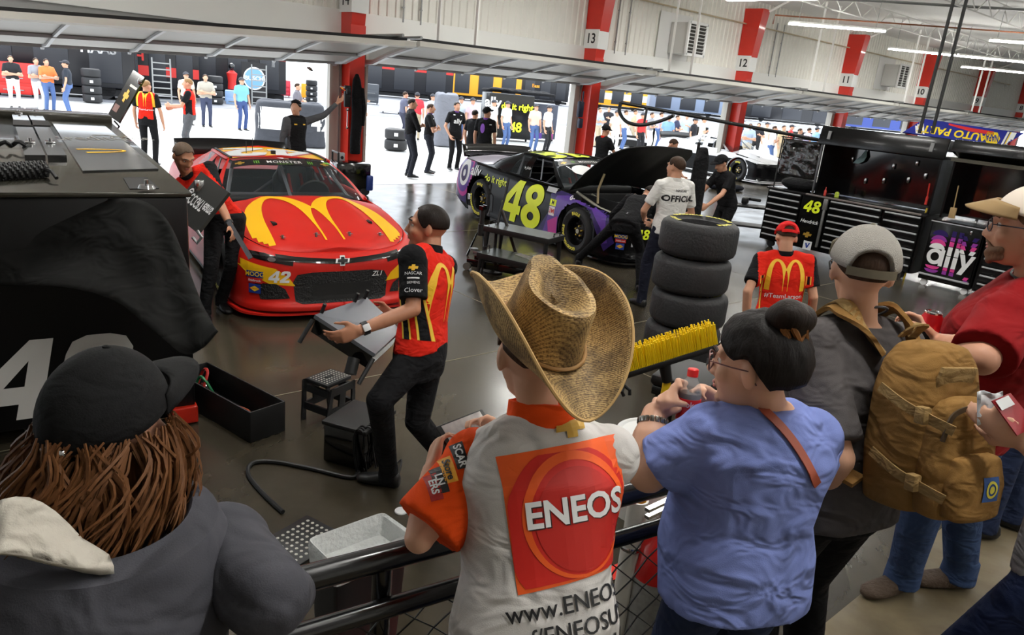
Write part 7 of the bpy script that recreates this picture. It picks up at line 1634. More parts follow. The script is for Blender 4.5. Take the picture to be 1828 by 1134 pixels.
for s in (-1, 1):
    s0_ = D['sho'][0 if s < 0 else 1]; nk_ = D['neck'] - ku * .035; top_ = s0_.lerp(nk_, .42) + ku * .082
    web([bp_(s * .09, -.02, .20), top_ + ko * .06, top_ + ku * .012 - ko * .01, s0_.lerp(nk_, .35) - ko * .135 - ku * .02, s0_.lerp(nk_, .28) - ko * .18 - ku * .14, bp_(s * .17, -.28, -.12), bp_(s * .205, -.14, -.2), bp_(s * .17, .02, -.24)], .062, m_tan, 'shoulder_strap', ku * 1.0 - ko * .5 + kf * s * .4, .012)
    web([bp_(s * .09, -.01, .21), top_ + ko * .06 + ku * .014, top_ + ku * .028 - ko * .01, s0_.lerp(nk_, .35) - ko * .15 - ku * .015], .028, m_tan2, 'strap_webbing', ku * 1.0 - ko * .5 + kf * s * .4, .004)
    for z0 in (.06, -.16): web([bp_(s * .178, .06, z0 + .05), bp_(s * .182, .16, z0 + .01), bp_(s * .155, .24, z0 - .02), bp_(s * .13, .30, z0 - .04)], .026, m_tan2, 'side_strap', kf * s); b = MB(); b.box(bp_(s * .168, .215, z0 - .01), (.03, .03, .045), R=Matrix((kf, ko, ku)).transposed(), bev=.006); W_(b, 'buckle', m_tan2)
web([bp_(-.03, .0, .27), bp_(-.02, .04, .315), bp_(.02, .04, .315), bp_(.03, .0, .27)], .03, m_tan2, 'carry_handle', ku)
b = MB(); b.box(bp_(-.02, .205, .16), (.14, .012, .075), R=Matrix((kf, ko, ku)).transposed() @ Matrix.Rotation(-.25, 3, 'X'), bev=.004); W_(b, 'loop_panel', m_tan2)
for x0, z0 in ((.05, .13), (.09, .05)): b = MB(); b.tube([bp_(x0, .245, z0), bp_(x0 + .015, .265, z0 - .03), bp_(x0 + .01, .27, z0 - .07)], .004, 6); W_(b, 'zip_pull', m_tan2)
web([bp_(-.14, .27, -.02), bp_(-.12, .285, .07), bp_(0, .30, .098), bp_(.12, .285, .07), bp_(.14, .27, -.02)], .012, M('zip_dark', (70, 52, 30), .6), 'zip')
n_ = ko; pc_ = bp_(.015, .36, -.16); m_pb = M('patch_blue', (44, 84, 150), .6)
for nm_, src, s, m, o_ in (('patch', [[(-.5, -.5), (.5, -.5), (.5, .5), (-.5, .5)]], .062, m_pb, .003), ('patch_seal', [ring_pts(24, .36), ring_pts(24, .25)], .062, m_yel, .0045), ('patch_core', [ring_pts(20, .16)], .062, m_yel, .0045)): mark(nm_, src, pc_ + n_ * .2, ku.cross(n_) * s, ku * s, m, pk, [o for o in KIDS(pk) if o.type == 'MESH' and 'pocket' in o.name], back=0, far=.6, cell=.012, off=o_)
# ---- man in red tee at the right edge
m_rt = cloth('tee_red', (132, 17, 21), .6, 6)
neck = P(1856, 492, 2.46); yw = -.05; at = (3.10, .80); L = LOC(at, yw, DZ)
h_beard = hairm('beard', (120, 92, 72), 160)
D = human('person', 'man in red tee, tan and white cap and glasses, holding a soda can', at, yw, 1.83, lod=0, voxel=.0085, skin=m_skin, hair=h_beard, z0=DZ, shirt=m_rt, sl=.92, sr=(.090, .096), fat=1.34, collar=False, belly=.10, shw=.98, shd=.09, armk=1.35, headk=1.04, look=-.22, headtilt=.06, tucked=False, slo=-.16, neckpos=L(neck), pel=L((3.08, .76, 1.38)), headpos=L(P(1838, 412, 2.42)), pants=c_jean, legk=1.2, shoes=M('boot_brown', (70, 54, 40), .75, bump=.4),
    hands=(L(P(1674, 612, 2.5)), L(P(1690, 600, 2.75))), elbows=(L(P(1752, 640, 2.30)), None), feet=((*L((3.24, .86, DZ))[:2], 0, -1.15), (*L((3.50, .72, DZ))[:2], 0, -.8)), hair_kw=dict(t=.003, back=-.3),
    handspec=(dict(fwd=P(1655, 585, 2.52) - P(1674, 612, 2.5), palm=(-.2, .9, .2), side=1, curl=(.5, .6, .6, .6), thumb=.5), None),
    cap=dict(mat=[M('cap_cream', (226, 212, 196), .8), M('cap_khaki', (150, 122, 82), .8)], brimmat=M('cap_khaki', (150, 122, 82), .8), front=.34, back=-.02, t=.018, blen=.08, tilt=.35))
F = D['F']; kk = 1.04 * 1.83 / 1.78
me = D['cap'].data; inv = wmat(D['cap'])
for p in me.polygons: p.material_index = 1 if ((inv @ p.center) - F(0, -.005, 0)).dot(F.f) < .0 else 0
mark('cap_badge', [ring_pts(6, .5)], F(-.05, .25, .15), F.r * -.045 - F.f * 0.02, F.u * .045, M('badge_red', (150, 30, 40), .7), D['cap'], [D['cap']], back=0, far=.5, flip=False)
b = MB(); cj = F(0, .05 * kk, -.085 * kk)
for i in range(26):
    a = -1.25 + 2.5 * (i % 13) / 12; r_ = .047 if i < 13 else .040; b.ell(F(math.sin(a) * r_ * 1.05 * kk, (.045 + math.cos(a) * r_ * 1.05) * kk, (-.082 - .022 * (i >= 13) + .02 * abs(math.sin(a))) * kk), .013 * kk, n=10, m=6)
for s in (-1, 1):
    b.cone(F(s * .006 * kk, .104 * kk, -.040 * kk), .006 * kk, F(s * .03 * kk, .088 * kk, -.058 * kk), .006 * kk, 8); b.cone(F(s * .03 * kk, .088 * kk, -.058 * kk), .006 * kk, F(s * .03 * kk, .082 * kk, -.085 * kk), .008 * kk, 8)
blob('beard', b, h_beard, D['t'], .006, 2)
b = MB()
for s in (-1, 1):
    c = F(s * .034 * kk, .110 * kk, .008 * kk); b.tube([c + F.r * .026 * kk * math.cos(q) + F.u * .018 * kk * math.sin(q) - F.f * .008 * kk * (1 + s * math.cos(q)) for q in [2 * PI * j / 24 for j in range(24)]], .0018, 6, closed=True); b.tube([F(s * .060 * kk, .092 * kk, .014 * kk), F(s * .085 * kk, .03 * kk, .014 * kk), F(s * .086 * kk, -.012 * kk, .012 * kk), F(s * .082 * kk, -.03 * kk, -.015 * kk)], .0022, 6)
unworld(b.obj('glasses', M('glasses_steel', (70, 72, 84), .3, .7), D['t']))
b = MB(); nk = D['neck']; b.tube([nk + D['rs'] * (.08 * math.cos(q)) + D['sf'] * (.078 * math.sin(q)) + D['spine'] * (.012 - .03 * math.sin(q)) for q in [2 * PI * j / 24 for j in range(24)]], .004, 6, closed=True); tag(b.obj('neck_lanyard', m_blk), 'thin black lanyard round the neck of the man in red', 'lanyard')
c0, c1 = P(1655, 600, 2.52), P(1658, 556, 2.50); ax = V((0, 0, 1)); t = thing('soda_can', 'red and white soda can in a black sleeve held by the man in red', 'can', c0)
b = MB(); b.lathe([(.001, -.06), (.029, -.06), (.033, -.05), (.033, .05), (.026, .062), (.0255, .066), (.024, .062), (.001, .061)], c0 + ax * .02, ax, 28); unworld(b.obj('can_shell', M('can_red', (200, 30, 36), .25, .5), t))
b = MB(); b.lathe([(.0265, .0605), (.0275, .066), (.025, .068), (.024, .063), (.001, .0625)], c0 + ax * .02, ax, 24); unworld(b.obj('can_rim', m_chrome, t))
b = MB(); b.lathe([(.001, -.066), (.036, -.066), (.037, .0), (.0335, .0), (.0335, -.05)], c0 + ax * .02, ax, 28); unworld(b.obj('can_sleeve', M('neoprene', (26, 24, 26), .8), t))
# ---- person cut by the right edge, cards in hand, ripped jeans
neck = P(1990, 640, 1.85); yw = .25; at = (neck.x, neck.y - .05); L = LOC(at, yw, DZ)
D = human('person', 'person in ripped jeans cut off by the right edge, holding cards out', at, yw, 1.62, lod=0, voxel=.009, skin=m_skin2, hair=h_brown, z0=DZ, shirt=cloth('top_grey', (150, 148, 150)), sleeve='short', neckpos=L(neck), pants=cloth('ripped_denim', (34, 44, 76), var=.3), hands=(L(P(1832, 790, 1.80)), None), elbows=(L(P(1905, 850, 1.72)), None), armk=1.1, feet=((-.24, .25, 0), (.10, .0, 0)),
    handspec=(dict(fwd=P(1770, 752, 1.80) - P(1832, 790, 1.80), palm=(.2, .9, .5), side=1, curl=(.35, .45, .5, .5), thumb=.6), None), coat=c_black)
for i, (z, w) in enumerate(((.0, .06), (-.33, .05))):
    kn = (D['ank'][0].lerp(D['pel'], .48 + z * .4)); 
def card(name, lab, q, m, th=.002):
    q = [V(p) for p in q]; n = (q[1] - q[0]).cross(q[3] - q[0]).normalized() * th; b = MB(); b.add([p + n for p in q] + [p - n for p in q], [(0, 1, 2, 3), (7, 6, 5, 4), (0, 4, 5, 1), (1, 5, 6, 2), (2, 6, 7, 3), (3, 7, 4, 0)]); return tag(b.obj(name, m, None, False), lab, 'card')
o = card('photo_card', 'red picture card held at the right edge', [P(1770, 716, 1.79), P(1803, 702, 1.80), P(1850, 760, 1.78), P(1815, 778, 1.77)], M('card_red', (150, 24, 34), .3, var=.4, vscale=20)); 
q = [P(1777, 716, 1.784), P(1800, 706, 1.79), P(1812, 722, 1.785), P(1789, 733, 1.78)]; b = MB(); b.add(q, [(0, 1, 2, 3)]); b.obj('card_window', m_wht, o)
b = MB(); rows = []
for j in range(9): rows.append([P(1744 + i * 6.5, 700 + j * 7.5 - 3 * math.sin(i), 1.82 + .012 * noise.noise(V((i * .6, j * .6, 2)))) for i in range(8)])
b.grid(rows); o = b.obj('paper_sheet', M('paper_white', (206, 206, 208), .6)); so = o.modifiers.new('t', 'SOLIDIFY'); so.thickness = .002; tag(o, 'crumpled white paper held behind the red card', 'paper')
# walker beyond, boots and jeans only in view
at = G(1800, 960, DZ); D = human('person', 'person in dark jeans and black boots standing behind the man in red', (at.x, at.y), -.3, 1.75, lod=1, z0=DZ, shirt=c_black, pants=cloth('dark_denim', (36, 46, 72)), feet=((-.1, .12, 0, -.5), (.12, 0, 0)), hair=h_dark)
# ---- woman in the black cap and grey hoodie, near left
m_hood = cloth('hoodie_grey', (68, 68, 74), .9, 5, .12)
neck = P(190, 930, 1.24); yw = .35; at = (neck.x - .02, neck.y - .06); L = LOC(at, yw, DZ); h_long = hairm('hair_chestnut', (98, 62, 34), 60)
D = human('person', 'woman in black cap and grey hooded jacket with long chestnut hair', at, yw, 1.50, lod=0, voxel=.0075, skin=m_skin, hair=None, z0=DZ, shirt=m_hood, sleeve='long', sr=(.098, .092), fat=1.38, collar=False, shw=1.02, shd=.10, headk=1.08, look=.98, headtilt=.10, tucked=False, slo=-.2, neckpos=L(neck), headpos=L(P(198, 765, 1.22)), pants=c_black,
    hands=(L(P(60, 1250, 1.5)), L(P(520, 1060, 1.42))), elbows=(L(P(-40, 1200, 1.2)), L(P(478, 1068, 1.16))), cap=dict(mat=cloth('cap_black', (20, 20, 21), .2, 14), front=.36, back=-.22, t=.019, blen=.10, tilt=.02, high=.012))
F = D['F']; kk = 1.08 * 1.5 / 1.78; b = MB(); random.seed(3); rb = D['spine']
for i in range(520):
    ph = random.uniform(.75, 2 * PI - .75) if i > 60 else random.choice((-1, 1)) * random.uniform(.6, .9); el_ = random.uniform(-.35, .05)
    d = V((math.cos(el_) * math.sin(ph), math.cos(el_) * math.cos(ph), math.sin(el_))); p = F(kk * d.x * .080, kk * (-.012 + d.y * .100), kk * (.02 + d.z * .09)); out = (p - F.o); out = (out - F.u * out.dot(F.u)).normalized()
    Ln = random.uniform(.10, .225) * (1 - .2 * max(0, math.cos(ph))); pts = []; g_ = round(ph * 5) * 1.7; w1, w2 = g_ + random.uniform(0, .9), random.uniform(.012, .034); sd_ = out.cross(F.u); dp = random.uniform(0, .014)
    for j in range(9):
        u = j / 8; q = p + out * (.010 + .026 * math.sin(min(1, u * 1.5) * PI / 2) + dp) - F.u * Ln * u - F.f * .01 * u + sd_ * w2 * (math.sin(w1 + u * 5) - math.sin(w1)) + out * w2 * math.cos(w1 + u * 4.5) * u
        pts.append(q)
    b.tube(pts, [.002, .0028, .0032, .0034, .0034, .003, .0025, .0018, .0006], 4)
unworld(b.obj('hair', h_long, D['t']))
b = MB(); b.loft([(F(0, -.02 * kk, -.02 * kk), F.r * .074 * kk, F.f * .085 * kk), (F(0, -.035 * kk, -.1 * kk), F.r * .088 * kk, F.f * .07 * kk), (F(0, -.06 * kk, -.2 * kk), F.r * .11 * kk, F.f * .06 * kk), (F(0, -.07 * kk, -.26 * kk), F.r * .09 * kk, F.f * .03 * kk)], 20); blob('hair_mass', b, h_long, D['t'], .009, 3)
# hood lying on the shoulders, pale lining folded out at the left
n0 = D['neck']; rs, sf, sp = D['rs'], D['sf'], D['spine']; b = MB()
def hoodring(w, d, z, off): return [n0 - sf * off + rs * (w * math.cos(q)) + sf * (d * math.sin(q)) + sp * (z + .035 * math.sin(q)) for q in [2 * PI * j / 40 for j in range(40)]]
b.skin([hoodring(.10, .09, -.01, .02), hoodring(.135, .12, .035, .04), hoodring(.175, .15, .02, .06), hoodring(.21, .17, -.05, .07), hoodring(.215, .16, -.13, .07), hoodring(.17, .11, -.19, .05)], False, False); o = b.obj('hood', m_hood, D['t']); unworld(o); so = o.modifiers.new('t', 'SOLIDIFY'); so.thickness = .012
b = MB(); rows = []
for j in range(8):
    rows.append([P(-20 + 215 * i / 9 + j * 1.2, 902 + 88 * (i / 9) ** 1.6 + j * 12 * (1 - .75 * (i / 9) ** 3) - 30 * math.sin(PI * min(1, i / 7)) * (1 - j / 8), 1.0 + .10 * i / 9 - .004 * j + .005 * math.sin(i * 1.4 + j * .6)) for i in range(10)])
b.grid(rows); o = unworld(b.obj('hood_lining', cloth('lining_cream', (190, 184, 172), .8, 9), D['t'])); so = o.modifiers.new('t', 'SOLIDIFY'); so.thickness = .012
for ph in (PI - .25, PI + .05): b = MB(); p = F(kk * math.sin(ph) * .104, kk * (-.012 + math.cos(ph) * .124), kk * .005); b.lathe([(.001, 0), (.007, 0), (.006, .003), (.001, .004)], p, (p - F.o).normalized(), 14); unworld(b.obj('snap_button', m_chrome, D['cap']))
# ================================================================ the paddock outside the doors
def zat(c, x, y):
    v = pix(x, y); return CAM.z + v.z * (V((c.x, c.y, 0)).length / V((v.x, v.y, 0)).length)
class Spot:
    "a standing place outside read off the photograph: ground point, width across the row, height"
    def __init__(s, x0, x1, yt, yb):
        s.c = G((x0 + x1) / 2, yb); s.w = (x1 - x0) * depth_of(s.c) / F_PX * 1.12; s.h = zat(s.c, (x0 + x1) / 2, yt)
def out_thing(name, lab, cat, sp, rz=-.45, group=None): return thing(name, lab, cat, (sp.c.x, sp.c.y, 0), rz, group)
def colm(name, rgb, r=.55, **k): return M(name, rgb, r, **k)
b = MB(); b.box((30, 58, -.012), (170, 44, .012)); struct('road', b, concrete_mat('asphalt', (104, 106, 112), (124, 126, 132), .8, .4))
# people of the crowd: three figures, copied and recoloured through each copy's object colour
m_any = M('crowd_cloth', (200, 200, 200), .9, objcol=True); m_any2 = M('crowd_trousers', (60, 60, 70), .9, objcol=True)
def proto(pose):
    kw = [dict(), dict(hands=((.1, .2, 1.15), (-.1, .2, 1.12)), elbows=((-.27, .1, 1.08), (.27, .1, 1.08))), dict(hands=((-.14, .3, 1.2), None), lean=.06)][pose]
    cap = [dict(mat=M('crowd_cap', (60, 60, 66), .9)), None, None][pose]
    return human('person', 'proto', (0, 0), 0, 1.76, lod=2, shirt=m_any, pants=m_any2, hair=h_brown, cap=cap, skin=m_skin2, fat=1.12, **kw)['t']
PRO = [proto(i) for i in range(3)]; used = [False] * 3
def crowd(x, yh, shirt, pants, label, pose=0, yaw=None, H=None, group=None, g=None):
    g = g or P(x, yh, 24.5 if x < 600 else 27 if x < 1040 else 29.5 + 2.6 * (int(x / 15.3) % 3)); src = PRO[pose]
    if used[pose]: o = copy_tree(src)
    else: o = src; used[pose] = True
    o.location = (g.x, g.y, 0); o.rotation_euler = (0, 0, -(yaw if yaw is not None else random.uniform(-PI, PI))); o.scale = ((H or 1.76) / 1.76,) * 3
    o['label'] = label; o['category'] = 'person'
    if group: o['group'] = group
    elif 'group' in o: del o['group']
    for ch in KIDS(o):
        if ch.name.startswith('shirt'):
            ch.color = (*lin(shirt), 1)
            for g2 in KIDS(ch): g2.color = ch.color
        if ch.name.startswith('trousers'): ch.color = (*lin(pants), 1)
    return o
WHT, KHA, JEAN, BLK = (230, 230, 228), (190, 176, 150), (84, 110, 160), (36, 36, 40)
for a in [(16, 80, BLK, WHT, 'onlooker in black tee and white trousers, leftmost outside', 1, 3.2), (63, 100, (150, 152, 160), WHT, 'onlooker in grey plaid shirt beside the orange shirt outside', 1, 3.0), (80, 86, (240, 130, 70), JEAN, 'onlooker in orange shirt outside the left bay', 1, 2.9), (115, 97, (44, 50, 60), JEAN, 'onlooker in dark jacket and jeans left of the stacked tyres', 0, -1.2), (331, 106, (226, 214, 194), BLK, 'onlooker in cream shirt behind the two red shirts', 0, 3.1), (366, 118, (176, 170, 158), (60, 66, 90), 'onlooker in pale plaid jacket left of the mannequin', 1, 3.3),
          (431, 124, (120, 180, 200), (60, 80, 130), 'onlooker in pale blue shirt beside the round banner', 0, 3.0), (532, 122, (112, 108, 116), KHA, 'man in grey shirt and khaki trousers by the red chest', 1, 2.2), (646, 128, (40, 44, 64), (40, 44, 60), 'man in navy standing at the grey cabinet outside', 2, 1.5), (724, 137, (90, 92, 112), (60, 62, 80), 'man in slate jacket bent over left of the red jacket', 2, 1.8), (747, 133, (224, 60, 70), KHA, 'man in red jacket among the onlookers of the middle bay', 0, .6), (775, 141, (204, 214, 226), KHA, 'onlooker in pale shirt left of the tall grey cover', 0, 3.0),
          (826, 147, (190, 206, 214), JEAN, 'onlooker in pale teal shirt above the crew with folded arms', 0, 3.2), (847, 146, (222, 190, 200), WHT, 'onlooker in pink shirt in front of the orange trailer', 0, 3.1), (886, 141, (238, 238, 240), KHA, 'onlooker in white standing tall in front of the orange trailer', 0, 2.9), (910, 150, (210, 226, 222), JEAN, 'small onlooker in mint shirt right of the orange trailer', 0, 3.0), (962, 147, (236, 200, 180), JEAN, 'onlooker in peach shirt over the black covered chest', 0, 3.3), (985, 158, (228, 230, 236), BLK, 'onlooker in white at the right end of the middle bay', 0, 2.9)]:
    crowd(a[0], a[1], a[2], a[3], a[4], a[5], a[6], group='onlookers outside')
WORDS = ['pale blue', 'white', 'grey', 'navy', 'cream', 'red', 'sky blue', 'black', 'sand', 'lilac']; CC = [(180, 200, 226), (236, 236, 236), (150, 150, 156), (50, 56, 84), (228, 216, 196), (204, 60, 60), (130, 170, 214), (40, 40, 46), (206, 186, 150), (190, 180, 214)]
BAY = (('opening between columns 13 and 12', [(1060 + 15.5 * i, 160 + 2.1 * i + (i * 7) % 5) for i in range(14)]), ('opening between columns 12 and 11', [(1330 + 15 * i, 190 + 1.2 * i + (i * 5) % 6) for i in range(10)]))
for lab, pts in BAY:
    for i, (x, y) in enumerate(pts):
        w = (i * 7 + len(lab)) % 10; side = 'left end' if i < len(pts) * .34 else 'middle' if i < len(pts) * .67 else 'right end'
        crowd(x, y, CC[w], (JEAN, KHA, BLK, WHT)[i % 4], 'distant onlooker, %s top, %s of %s' % (WORDS[w], side, lab), i % 3, random.uniform(2, 4.4), group='onlookers outside')
# trailers along the far side
def hauler(lab, sp, base, bands, rz, texts=()):
    t = out_thing('race_trailer', lab, 'trailer', sp, rz, 'race trailers outside'); w, h = sp.w, sp.h
    b = MB(); b.box((0, 1.3, h / 2 + .25), (w, 2.5, h - .5), bev=.05); b.obj('trailer_body', base, t)
    b = MB(); b.box((0, 1.3, .3), (w * .96, 2.2, .3)); b.obj('skirt', m_dark, t)
    for i, (z0, z1, m) in enumerate(bands): b = MB(); b.box((0, .04, h * (z0 + z1) / 2), (w * .985, .04, h * (z1 - z0))); b.obj('colour_band', m, t)
    for x, z, s, tx, m in texts: mark('trailer_lettering', tx, (x * w, .005, z * h), (s, 0, 0), (0, 0, s), m, t, None, world=False, bold=.03)
    for i in range(3): b = MB(); b.box((w * (-.32 + .32 * i), .03, h * .42), (w * .2, .05, h * .5), bev=.02); b.obj('locker_door', M('locker_dark', (40, 42, 48), .4), t)
    for x in (-.3, .3): b = MB(); b.cyl((x * w, .2, .45), (x * w, .5, .45), .45, n=20); b.obj('trailer_wheel', m_tire, t)
    return t
k_dark = colm('trailer_charcoal', (26, 26, 30), .3); k_redb = colm('trailer_red', (206, 40, 34), .4); k_org = colm('trailer_orange', (248, 170, 40), .4); k_blue = colm('trailer_blue', (40, 60, 130), .4)
g0 = G(300, 183)
def far(x0, x1, yb, h): s = Spot(x0, x1, 60, yb); s.h = h; return s
hauler('long charcoal trailer behind the onlookers of the left bay', far(-20, 215, 172, 4.2), k_dark, [(.62, .70, k_redb)], -.25, ((.28, .62, .55, 'MOBIL', m_wht), (.28, .50, .55, 'HAAS', m_wht)))
hauler('charcoal trailer with red lettered panel behind the ladder', far(222, 345, 176, 4.2), k_dark, [(.25, .36, k_redb)], -.25, ((-.2, .60, .5, 'GONZALES', m_wht), (-.2, .46, .6, 'H', k_redb)))
hauler('black trailer with white number 1 behind the red chest', far(352, 500, 180, 4.2), k_dark, [(.55, .6, k_redb)], -.25, ((.36, .55, 1.1, '1', m_wht),))
hauler('black trailer banded red and white, left of the middle bay', far(640, 800, 176, 4.4), k_dark, [(.70, .82, m_wht), (.56, .68, k_redb)], -.4)
hauler('orange trailer behind the middle bay', far(805, 925, 182, 4.4), k_org, [(.78, .84, m_blk)], -.4)
hauler('black trailer with small bright decals at the right of the middle bay', far(930, 1012, 186, 4.4), k_dark, [], -.4, ((-.2, .5, .6, 'Bass', k_org),))
hauler('orange ended trailer beyond the crowd between columns 13 and 12', far(1050, 1150, 196, 4.4), k_org, [(.3, .5, m_wht)], -.5)
hauler('blue grey trailer beyond the crowd between columns 13 and 12', far(1160, 1290, 206, 4.6), colm('trailer_slate', (130, 144, 168), .4), [(.6, .68, m_wht)], -.5)
hauler('charcoal trailer beyond the crowd between columns 12 and 11', far(1330, 1490, 222, 4.6), k_dark, [(.62, .7, m_wht)], -.6)
hauler('blue trailer beyond the column 11 to 10 opening', far(1500, 1640, 236, 5.0), k_blue, [(.5, .6, m_wht)], -.7)
# stacked tyres outside
def tstack(x, yb, n, lab, group):
    g = G(x, yb)
    for i in range(n):
        t = thing('racing_slick', '%s tyre of the stack %s' % (('lowest', 'second', 'third', 'topmost')[i] if n > 2 else ('lower', 'upper')[i], lab), 'tyre', (g.x, g.y, .17 + i * .335), i, group)
        if i == 0 and 'tm' not in _wheel: b = MB(); b.lathe(tire_profile(.33, .36, .21), (0, 0, 0), (0, 0, 1), 32); _wheel['tm'] = b.obj('carcass', m_tireface, t).data
        else: mesh_obj('carcass', _wheel['tm'], None, t)
        if i < 3: a = math.atan2(-g.y, -g.x) - i; b = MB(); b.box((.362 * math.cos(a), .362 * math.sin(a), 0), (.01, .12, .1), rz=a); b.obj('paper_label', m_wht, t)
tstack(166, 183, 4, 'outside by the ladder', 'tyres stacked outside'); tstack(385, 186, 4, 'outside by the mannequin', 'tyres stacked outside'); tstack(556, 182, 4, 'outside right of the red chest', 'tyres stacked outside'); tstack(706, 268, 2, 'outside left of the crossed arms crew', 'tyres stacked outside')
# carts, chests, covers, ladders, banners
def ladder(x0, x1, yt, yb, lab):
    s = Spot(x0, x1, yt, yb); t = out_thing('ladder', lab, 'ladder', s, -.25)
    for k in (-1, 1): b = MB(); b.box((k * s.w / 2, 0, s.h / 2), (.06, .06, s.h)); b.obj('ladder_rail', m_galv, t, False)
    for i in range(7): b = MB(); b.box((0, 0, s.h * (i + .6) / 7.4), (s.w, .05, .05)); b.obj('ladder_rung', m_galv, t, False)
ladder(278, 304, 104, 186, 'tall aluminium ladder behind the two red shirts'); ladder(452, 474, 116, 190, 'aluminium ladder by the round blue banner')
def chest(lab, x0, x1, yt, yb, m, rz=-.4, dep=.8, name='equipment_chest', cat='chest', rails=3, bev=.03, texts=()):
    s = Spot(x0, x1, yt, yb); t = out_thing(name, lab, cat, s, rz); b = MB(); b.box((0, dep / 2, s.h / 2 + .05), (s.w, dep, s.h - .1), bev=bev); b.obj('chest_body', m, t)
    for i in range(rails): b = MB(); z = s.h * (.2 + .7 * i / max(1, rails)); b.box((0, -.015, z), (s.w * .86, .03, s.h * .5 / max(1, rails)), bev=.01); b.obj('drawer', m, t); b = MB(); b.box((0, -.045, z), (s.w * .5, .03, .03)); b.obj('drawer_pull', m_galv, t)
    for x in (-.4, .4): b = MB(); b.cyl((x * s.w, .15, .06), (x * s.w + .05, .15, .06), .06, n=12); b.obj('caster', m_tire, t)
    for x, z, sc, tx, mm in texts: mark('chest_lettering', tx, (x * s.w, -.05, z * s.h), (sc, 0, 0), (0, 0, sc), mm, t, None, world=False, bold=.03)
    return t, s
chest('red tool chest outside at the right of the left bay', 487, 516, 143, 173, colm('chest_red', (206, 50, 70), .4)); chest('blue and white plastic crate stacked beside the mannequin', 404, 426, 162, 186, colm('crate_blue', (150, 180, 220), .5), rails=1)
chest('yellow crate on the ground by the jamb', 540, 562, 150, 178, k_org, rails=0); chest('dark grey drawer cabinet outside the middle bay', 650, 674, 150, 186, colm('chest_grey', (70, 74, 80), .5), rails=2)
chest('red equipment cart at the far left outside', -2, 55, 112, 172, k_redb, rails=2); chest('low white trolley with red box outside the middle bay', 682, 713, 186, 203, m_wht, rails=0)
chest('long black crew chest with white and lime lettering and number 48', 870, 946, 168, 252, m_cab, -.35, 1.0, rails=0, texts=((-.42, .80, .55, 'ally', m_wht), (.14, .74, .36, 'do it right.', m_flu), (-.46, .36, .4, 'ly', m_wht), (.12, .30, .55, '48', m_flu)))
t, s = chest('dark grey ventilated cabinet with purple squares right of the lettered crew chest', 948, 990, 186, 252, colm('chest_slate', (62, 68, 84), .5), -.35, 1.0, rails=2)
for x, m in ((-.25, m_vio), (.2, m_mag)): b = MB(); b.box((x * s.w, -.07, s.h * .14), (s.w * .3, .03, s.h * .16)); b.obj('purple_square', m, t)
def cover(lab, x0, x1, yt, yb, m, dep=.7, rz=-.35, vox=.04):
    s = Spot(x0, x1, yt, yb); b = MB(); R = Matrix.Rotation(rz, 3, 'Z')
    b.loft([(V((s.c.x, s.c.y, z * s.h)) + R @ V((0, dep / 2, 0)), R @ V((s.w * .5 * k, 0, 0)), R @ V((0, dep * .5 * k, 0)), 5) for z, k in ((0.0, 1.05), (.3, 1.0), (.6, 1.02), (.95, .97), (1, .9))], 32)
    for i in range(6): b.ell(V((s.c.x, s.c.y, s.h)) + R @ V((s.w * random.uniform(-.4, .4), dep / 2, -.06)), (s.w * .14, .2, .12), n=10, m=6)
    return tag(blob('equipment_cover', b, m, None, vox, 3), lab, 'cover'), s
cover('tall grey cloth cover over a rack left of the man with hands in pockets', 779, 815, 168, 262, cloth('cover_grey', (120, 122, 130), .8, 3)); cover('dark covered rack right of the stacked tyres outside', 187, 201, 118, 176, c_black)
o, s = cover('grey and white cover over a cart behind the red and yellow car', 468, 574, 184, 262, cloth('cover_charcoal', (70, 72, 78), .7, 3), 1.2)
t = mark('cover_sheet', [[(-.5, -.5), (.5, -.5), (.5, .5), (-.5, .5)]], V((s.c.x - .45, s.c.y - 1.5, s.h * .62)), V((s.w * .5, 0, 0)), V((0, 0, s.h * .5)), m_wht, o, [o], back=0, far=3); mark('cover_number', '42', V((s.c.x + s.w * .42, s.c.y - 1.5, s.h * .55)), V((.6, 0, 0)), V((0, 0, .6)), m_wht, o, [o], back=0, far=3, bold=.03)
b = MB(); R0 = Spot(880, 990, 168, 252); b.loft([(V((R0.c.x, R0.c.y + .6, R0.h - .02)), (R0.w * .52, -R0.w * .16, 0), (0, .55, 0), 4), (V((R0.c.x, R0.c.y + .6, R0.h + .10)), (R0.w * .5, -R0.w * .15, 0), (0, .5, 0), 4)], 28)
for i in range(7): b.ell((R0.c.x + R0.w * (-.42 + .14 * i), R0.c.y + .55 - .14 * (-3 + i) * .3, R0.h + .08), (.3, .35, .10), n=10, m=6)
tag(blob('equipment_cover', b, c_black, None, .04, 3), 'crumpled black sheet thrown over the lettered crew chest', 'cover')
sp = Spot(438, 471, 112, 186); t = out_thing('banner', 'dark banner with round blue emblem by the ladder', 'banner', sp, -.25); b = MB(); b.box((0, .06, sp.h / 2), (sp.w * 1.15, .05, sp.h)); b.obj('banner_cloth', k_dark, t, False)
for m, r, o_ in ((m_wht, .5, .03), (colm('emblem_blue', (120, 170, 214), .5), .44, .025)): mark('banner_emblem', [ring_pts(28, r)], (0, o_, sp.h * .62), (sp.w, 0, 0), (0, 0, sp.w * 1.05), m, t, None, world=False)
mark('banner_lettering', 'BUSCH', (0, .018, sp.h * .62), (sp.w * .27, 0, 0), (0, 0, sp.w * .27), m_wht, t, None, world=False, bold=.03)
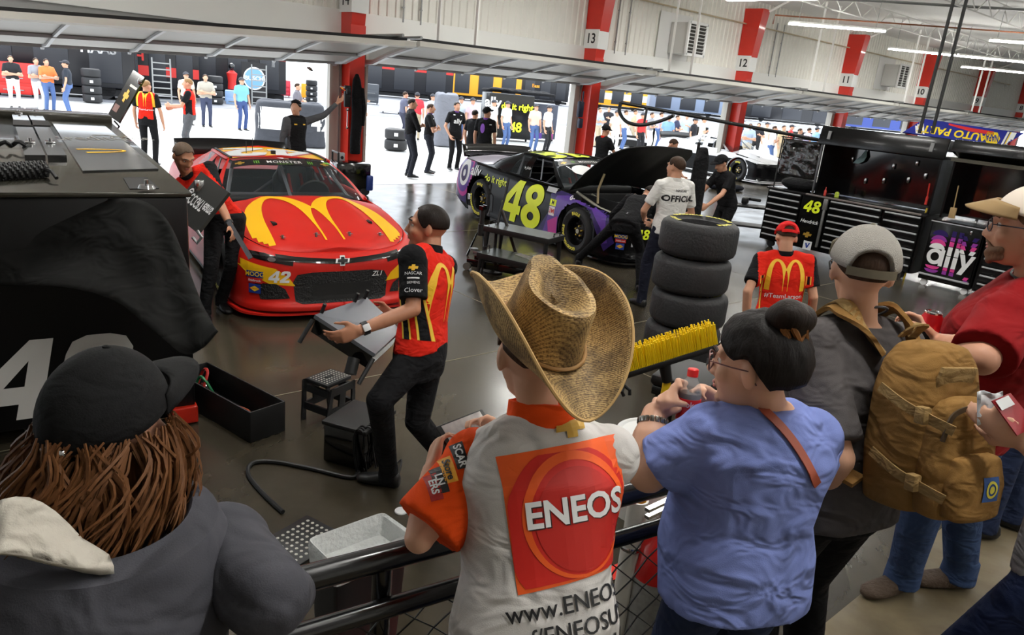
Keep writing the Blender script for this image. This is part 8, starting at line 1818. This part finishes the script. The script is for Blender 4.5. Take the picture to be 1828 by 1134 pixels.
sp = Spot(406, 424, 113, 184); t = out_thing('mannequin', 'red race suit and black helmet on a stand beside the round banner', 'mannequin', sp); b = MB(); b.loft([((0, 0, z * sp.h), (w, 0, 0), (0, w * .7, 0)) for z, w in ((.35, .22), (.55, .2), (.75, .27), (.82, .1))], 16); b.obj('race_suit', k_redb, t); b = MB(); b.ell((0, 0, .92 * sp.h), .17, n=16, m=10); b.obj('helmet', m_blkg, t); b = MB(); b.cyl((0, 0, 0), (0, 0, .4 * sp.h), .04); b.lathe([(.001, 0), (.25, 0), (.25, .03), (.001, .03)], (0, 0, 0)); b.obj('stand', m_blk, t)
# two more cars further down the row
m_w14 = M('race_white', (232, 232, 234), .3, coat=.3)
c14 = thing('race_car', 'white and black stock car numbered 14 beyond column 12', 'race car'); place(c14, *G(1322, 324).xy, -.1); c14.location.x += .75
kc = build_car(c14, m_w14, m_w14)
carmark(c14, 'flank_black', [[(-3.8, .1), (.75, .1), (.9, .6), (.3, .72), (-3.6, .62)]], (0, -1.5, 0), (1, 0, 0), (0, 0, 1), m_blk48, [kc['body']], off=.005, back=.6); carmark(c14, 'nose_black', [[(-.9, .1), (.9, .1), (.9, .66), (-.9, .66)]], (1.6, 0, 0), (0, 1, 0), (0, 0, 1), m_blk48, [kc['body'], kc['nose']], off=.005, back=.4)
carmark(c14, 'nose_number', digits_mesh('14'), (1.6, -.5, .5), (0, .16, 0), (0, 0, .16), m_wht, [kc['body']], off=.009, back=.4) if False else None
p = G(1120, 262); t = thing('car_hood', 'large white hood panel leaning outside between columns 13 and 12', 'car hood', (p.x, p.y, 0), -.6); b = MB(); rows = []
for j in range(9): rows.append([(-1.0 + .25 * i, .9 * j / 8, .25 + 1.0 * math.sin(j / 8 * 1.3) + .1 * math.sin(PI * i / 8)) for i in range(9)])
b.grid(rows); o = b.obj('hood_sheet', m_w14, t); so = o.modifiers.new('t', 'SOLIDIFY'); so.thickness = .03; b = MB(); b.box((0, .4, .28), (1.6, .7, .5)); b.obj('hood_stand', m_blk, t)
chest('black crew chest with small white lettering between columns 13 and 12', 1138, 1166, 214, 262, m_cab, rails=1, texts=((0, .8, .3, 'ARRIS', m_wht),)); chest('tall black cabinet by column 12 with white car number mark', 1234, 1258, 226, 274, m_cab, -.4, .8, rails=1, texts=((.1, .6, .4, '41', m_wht),))
chest('black covered bench beyond the column 12 to 11 opening', 1395, 1470, 236, 262, m_cab, -.6, 1.0, rails=1)
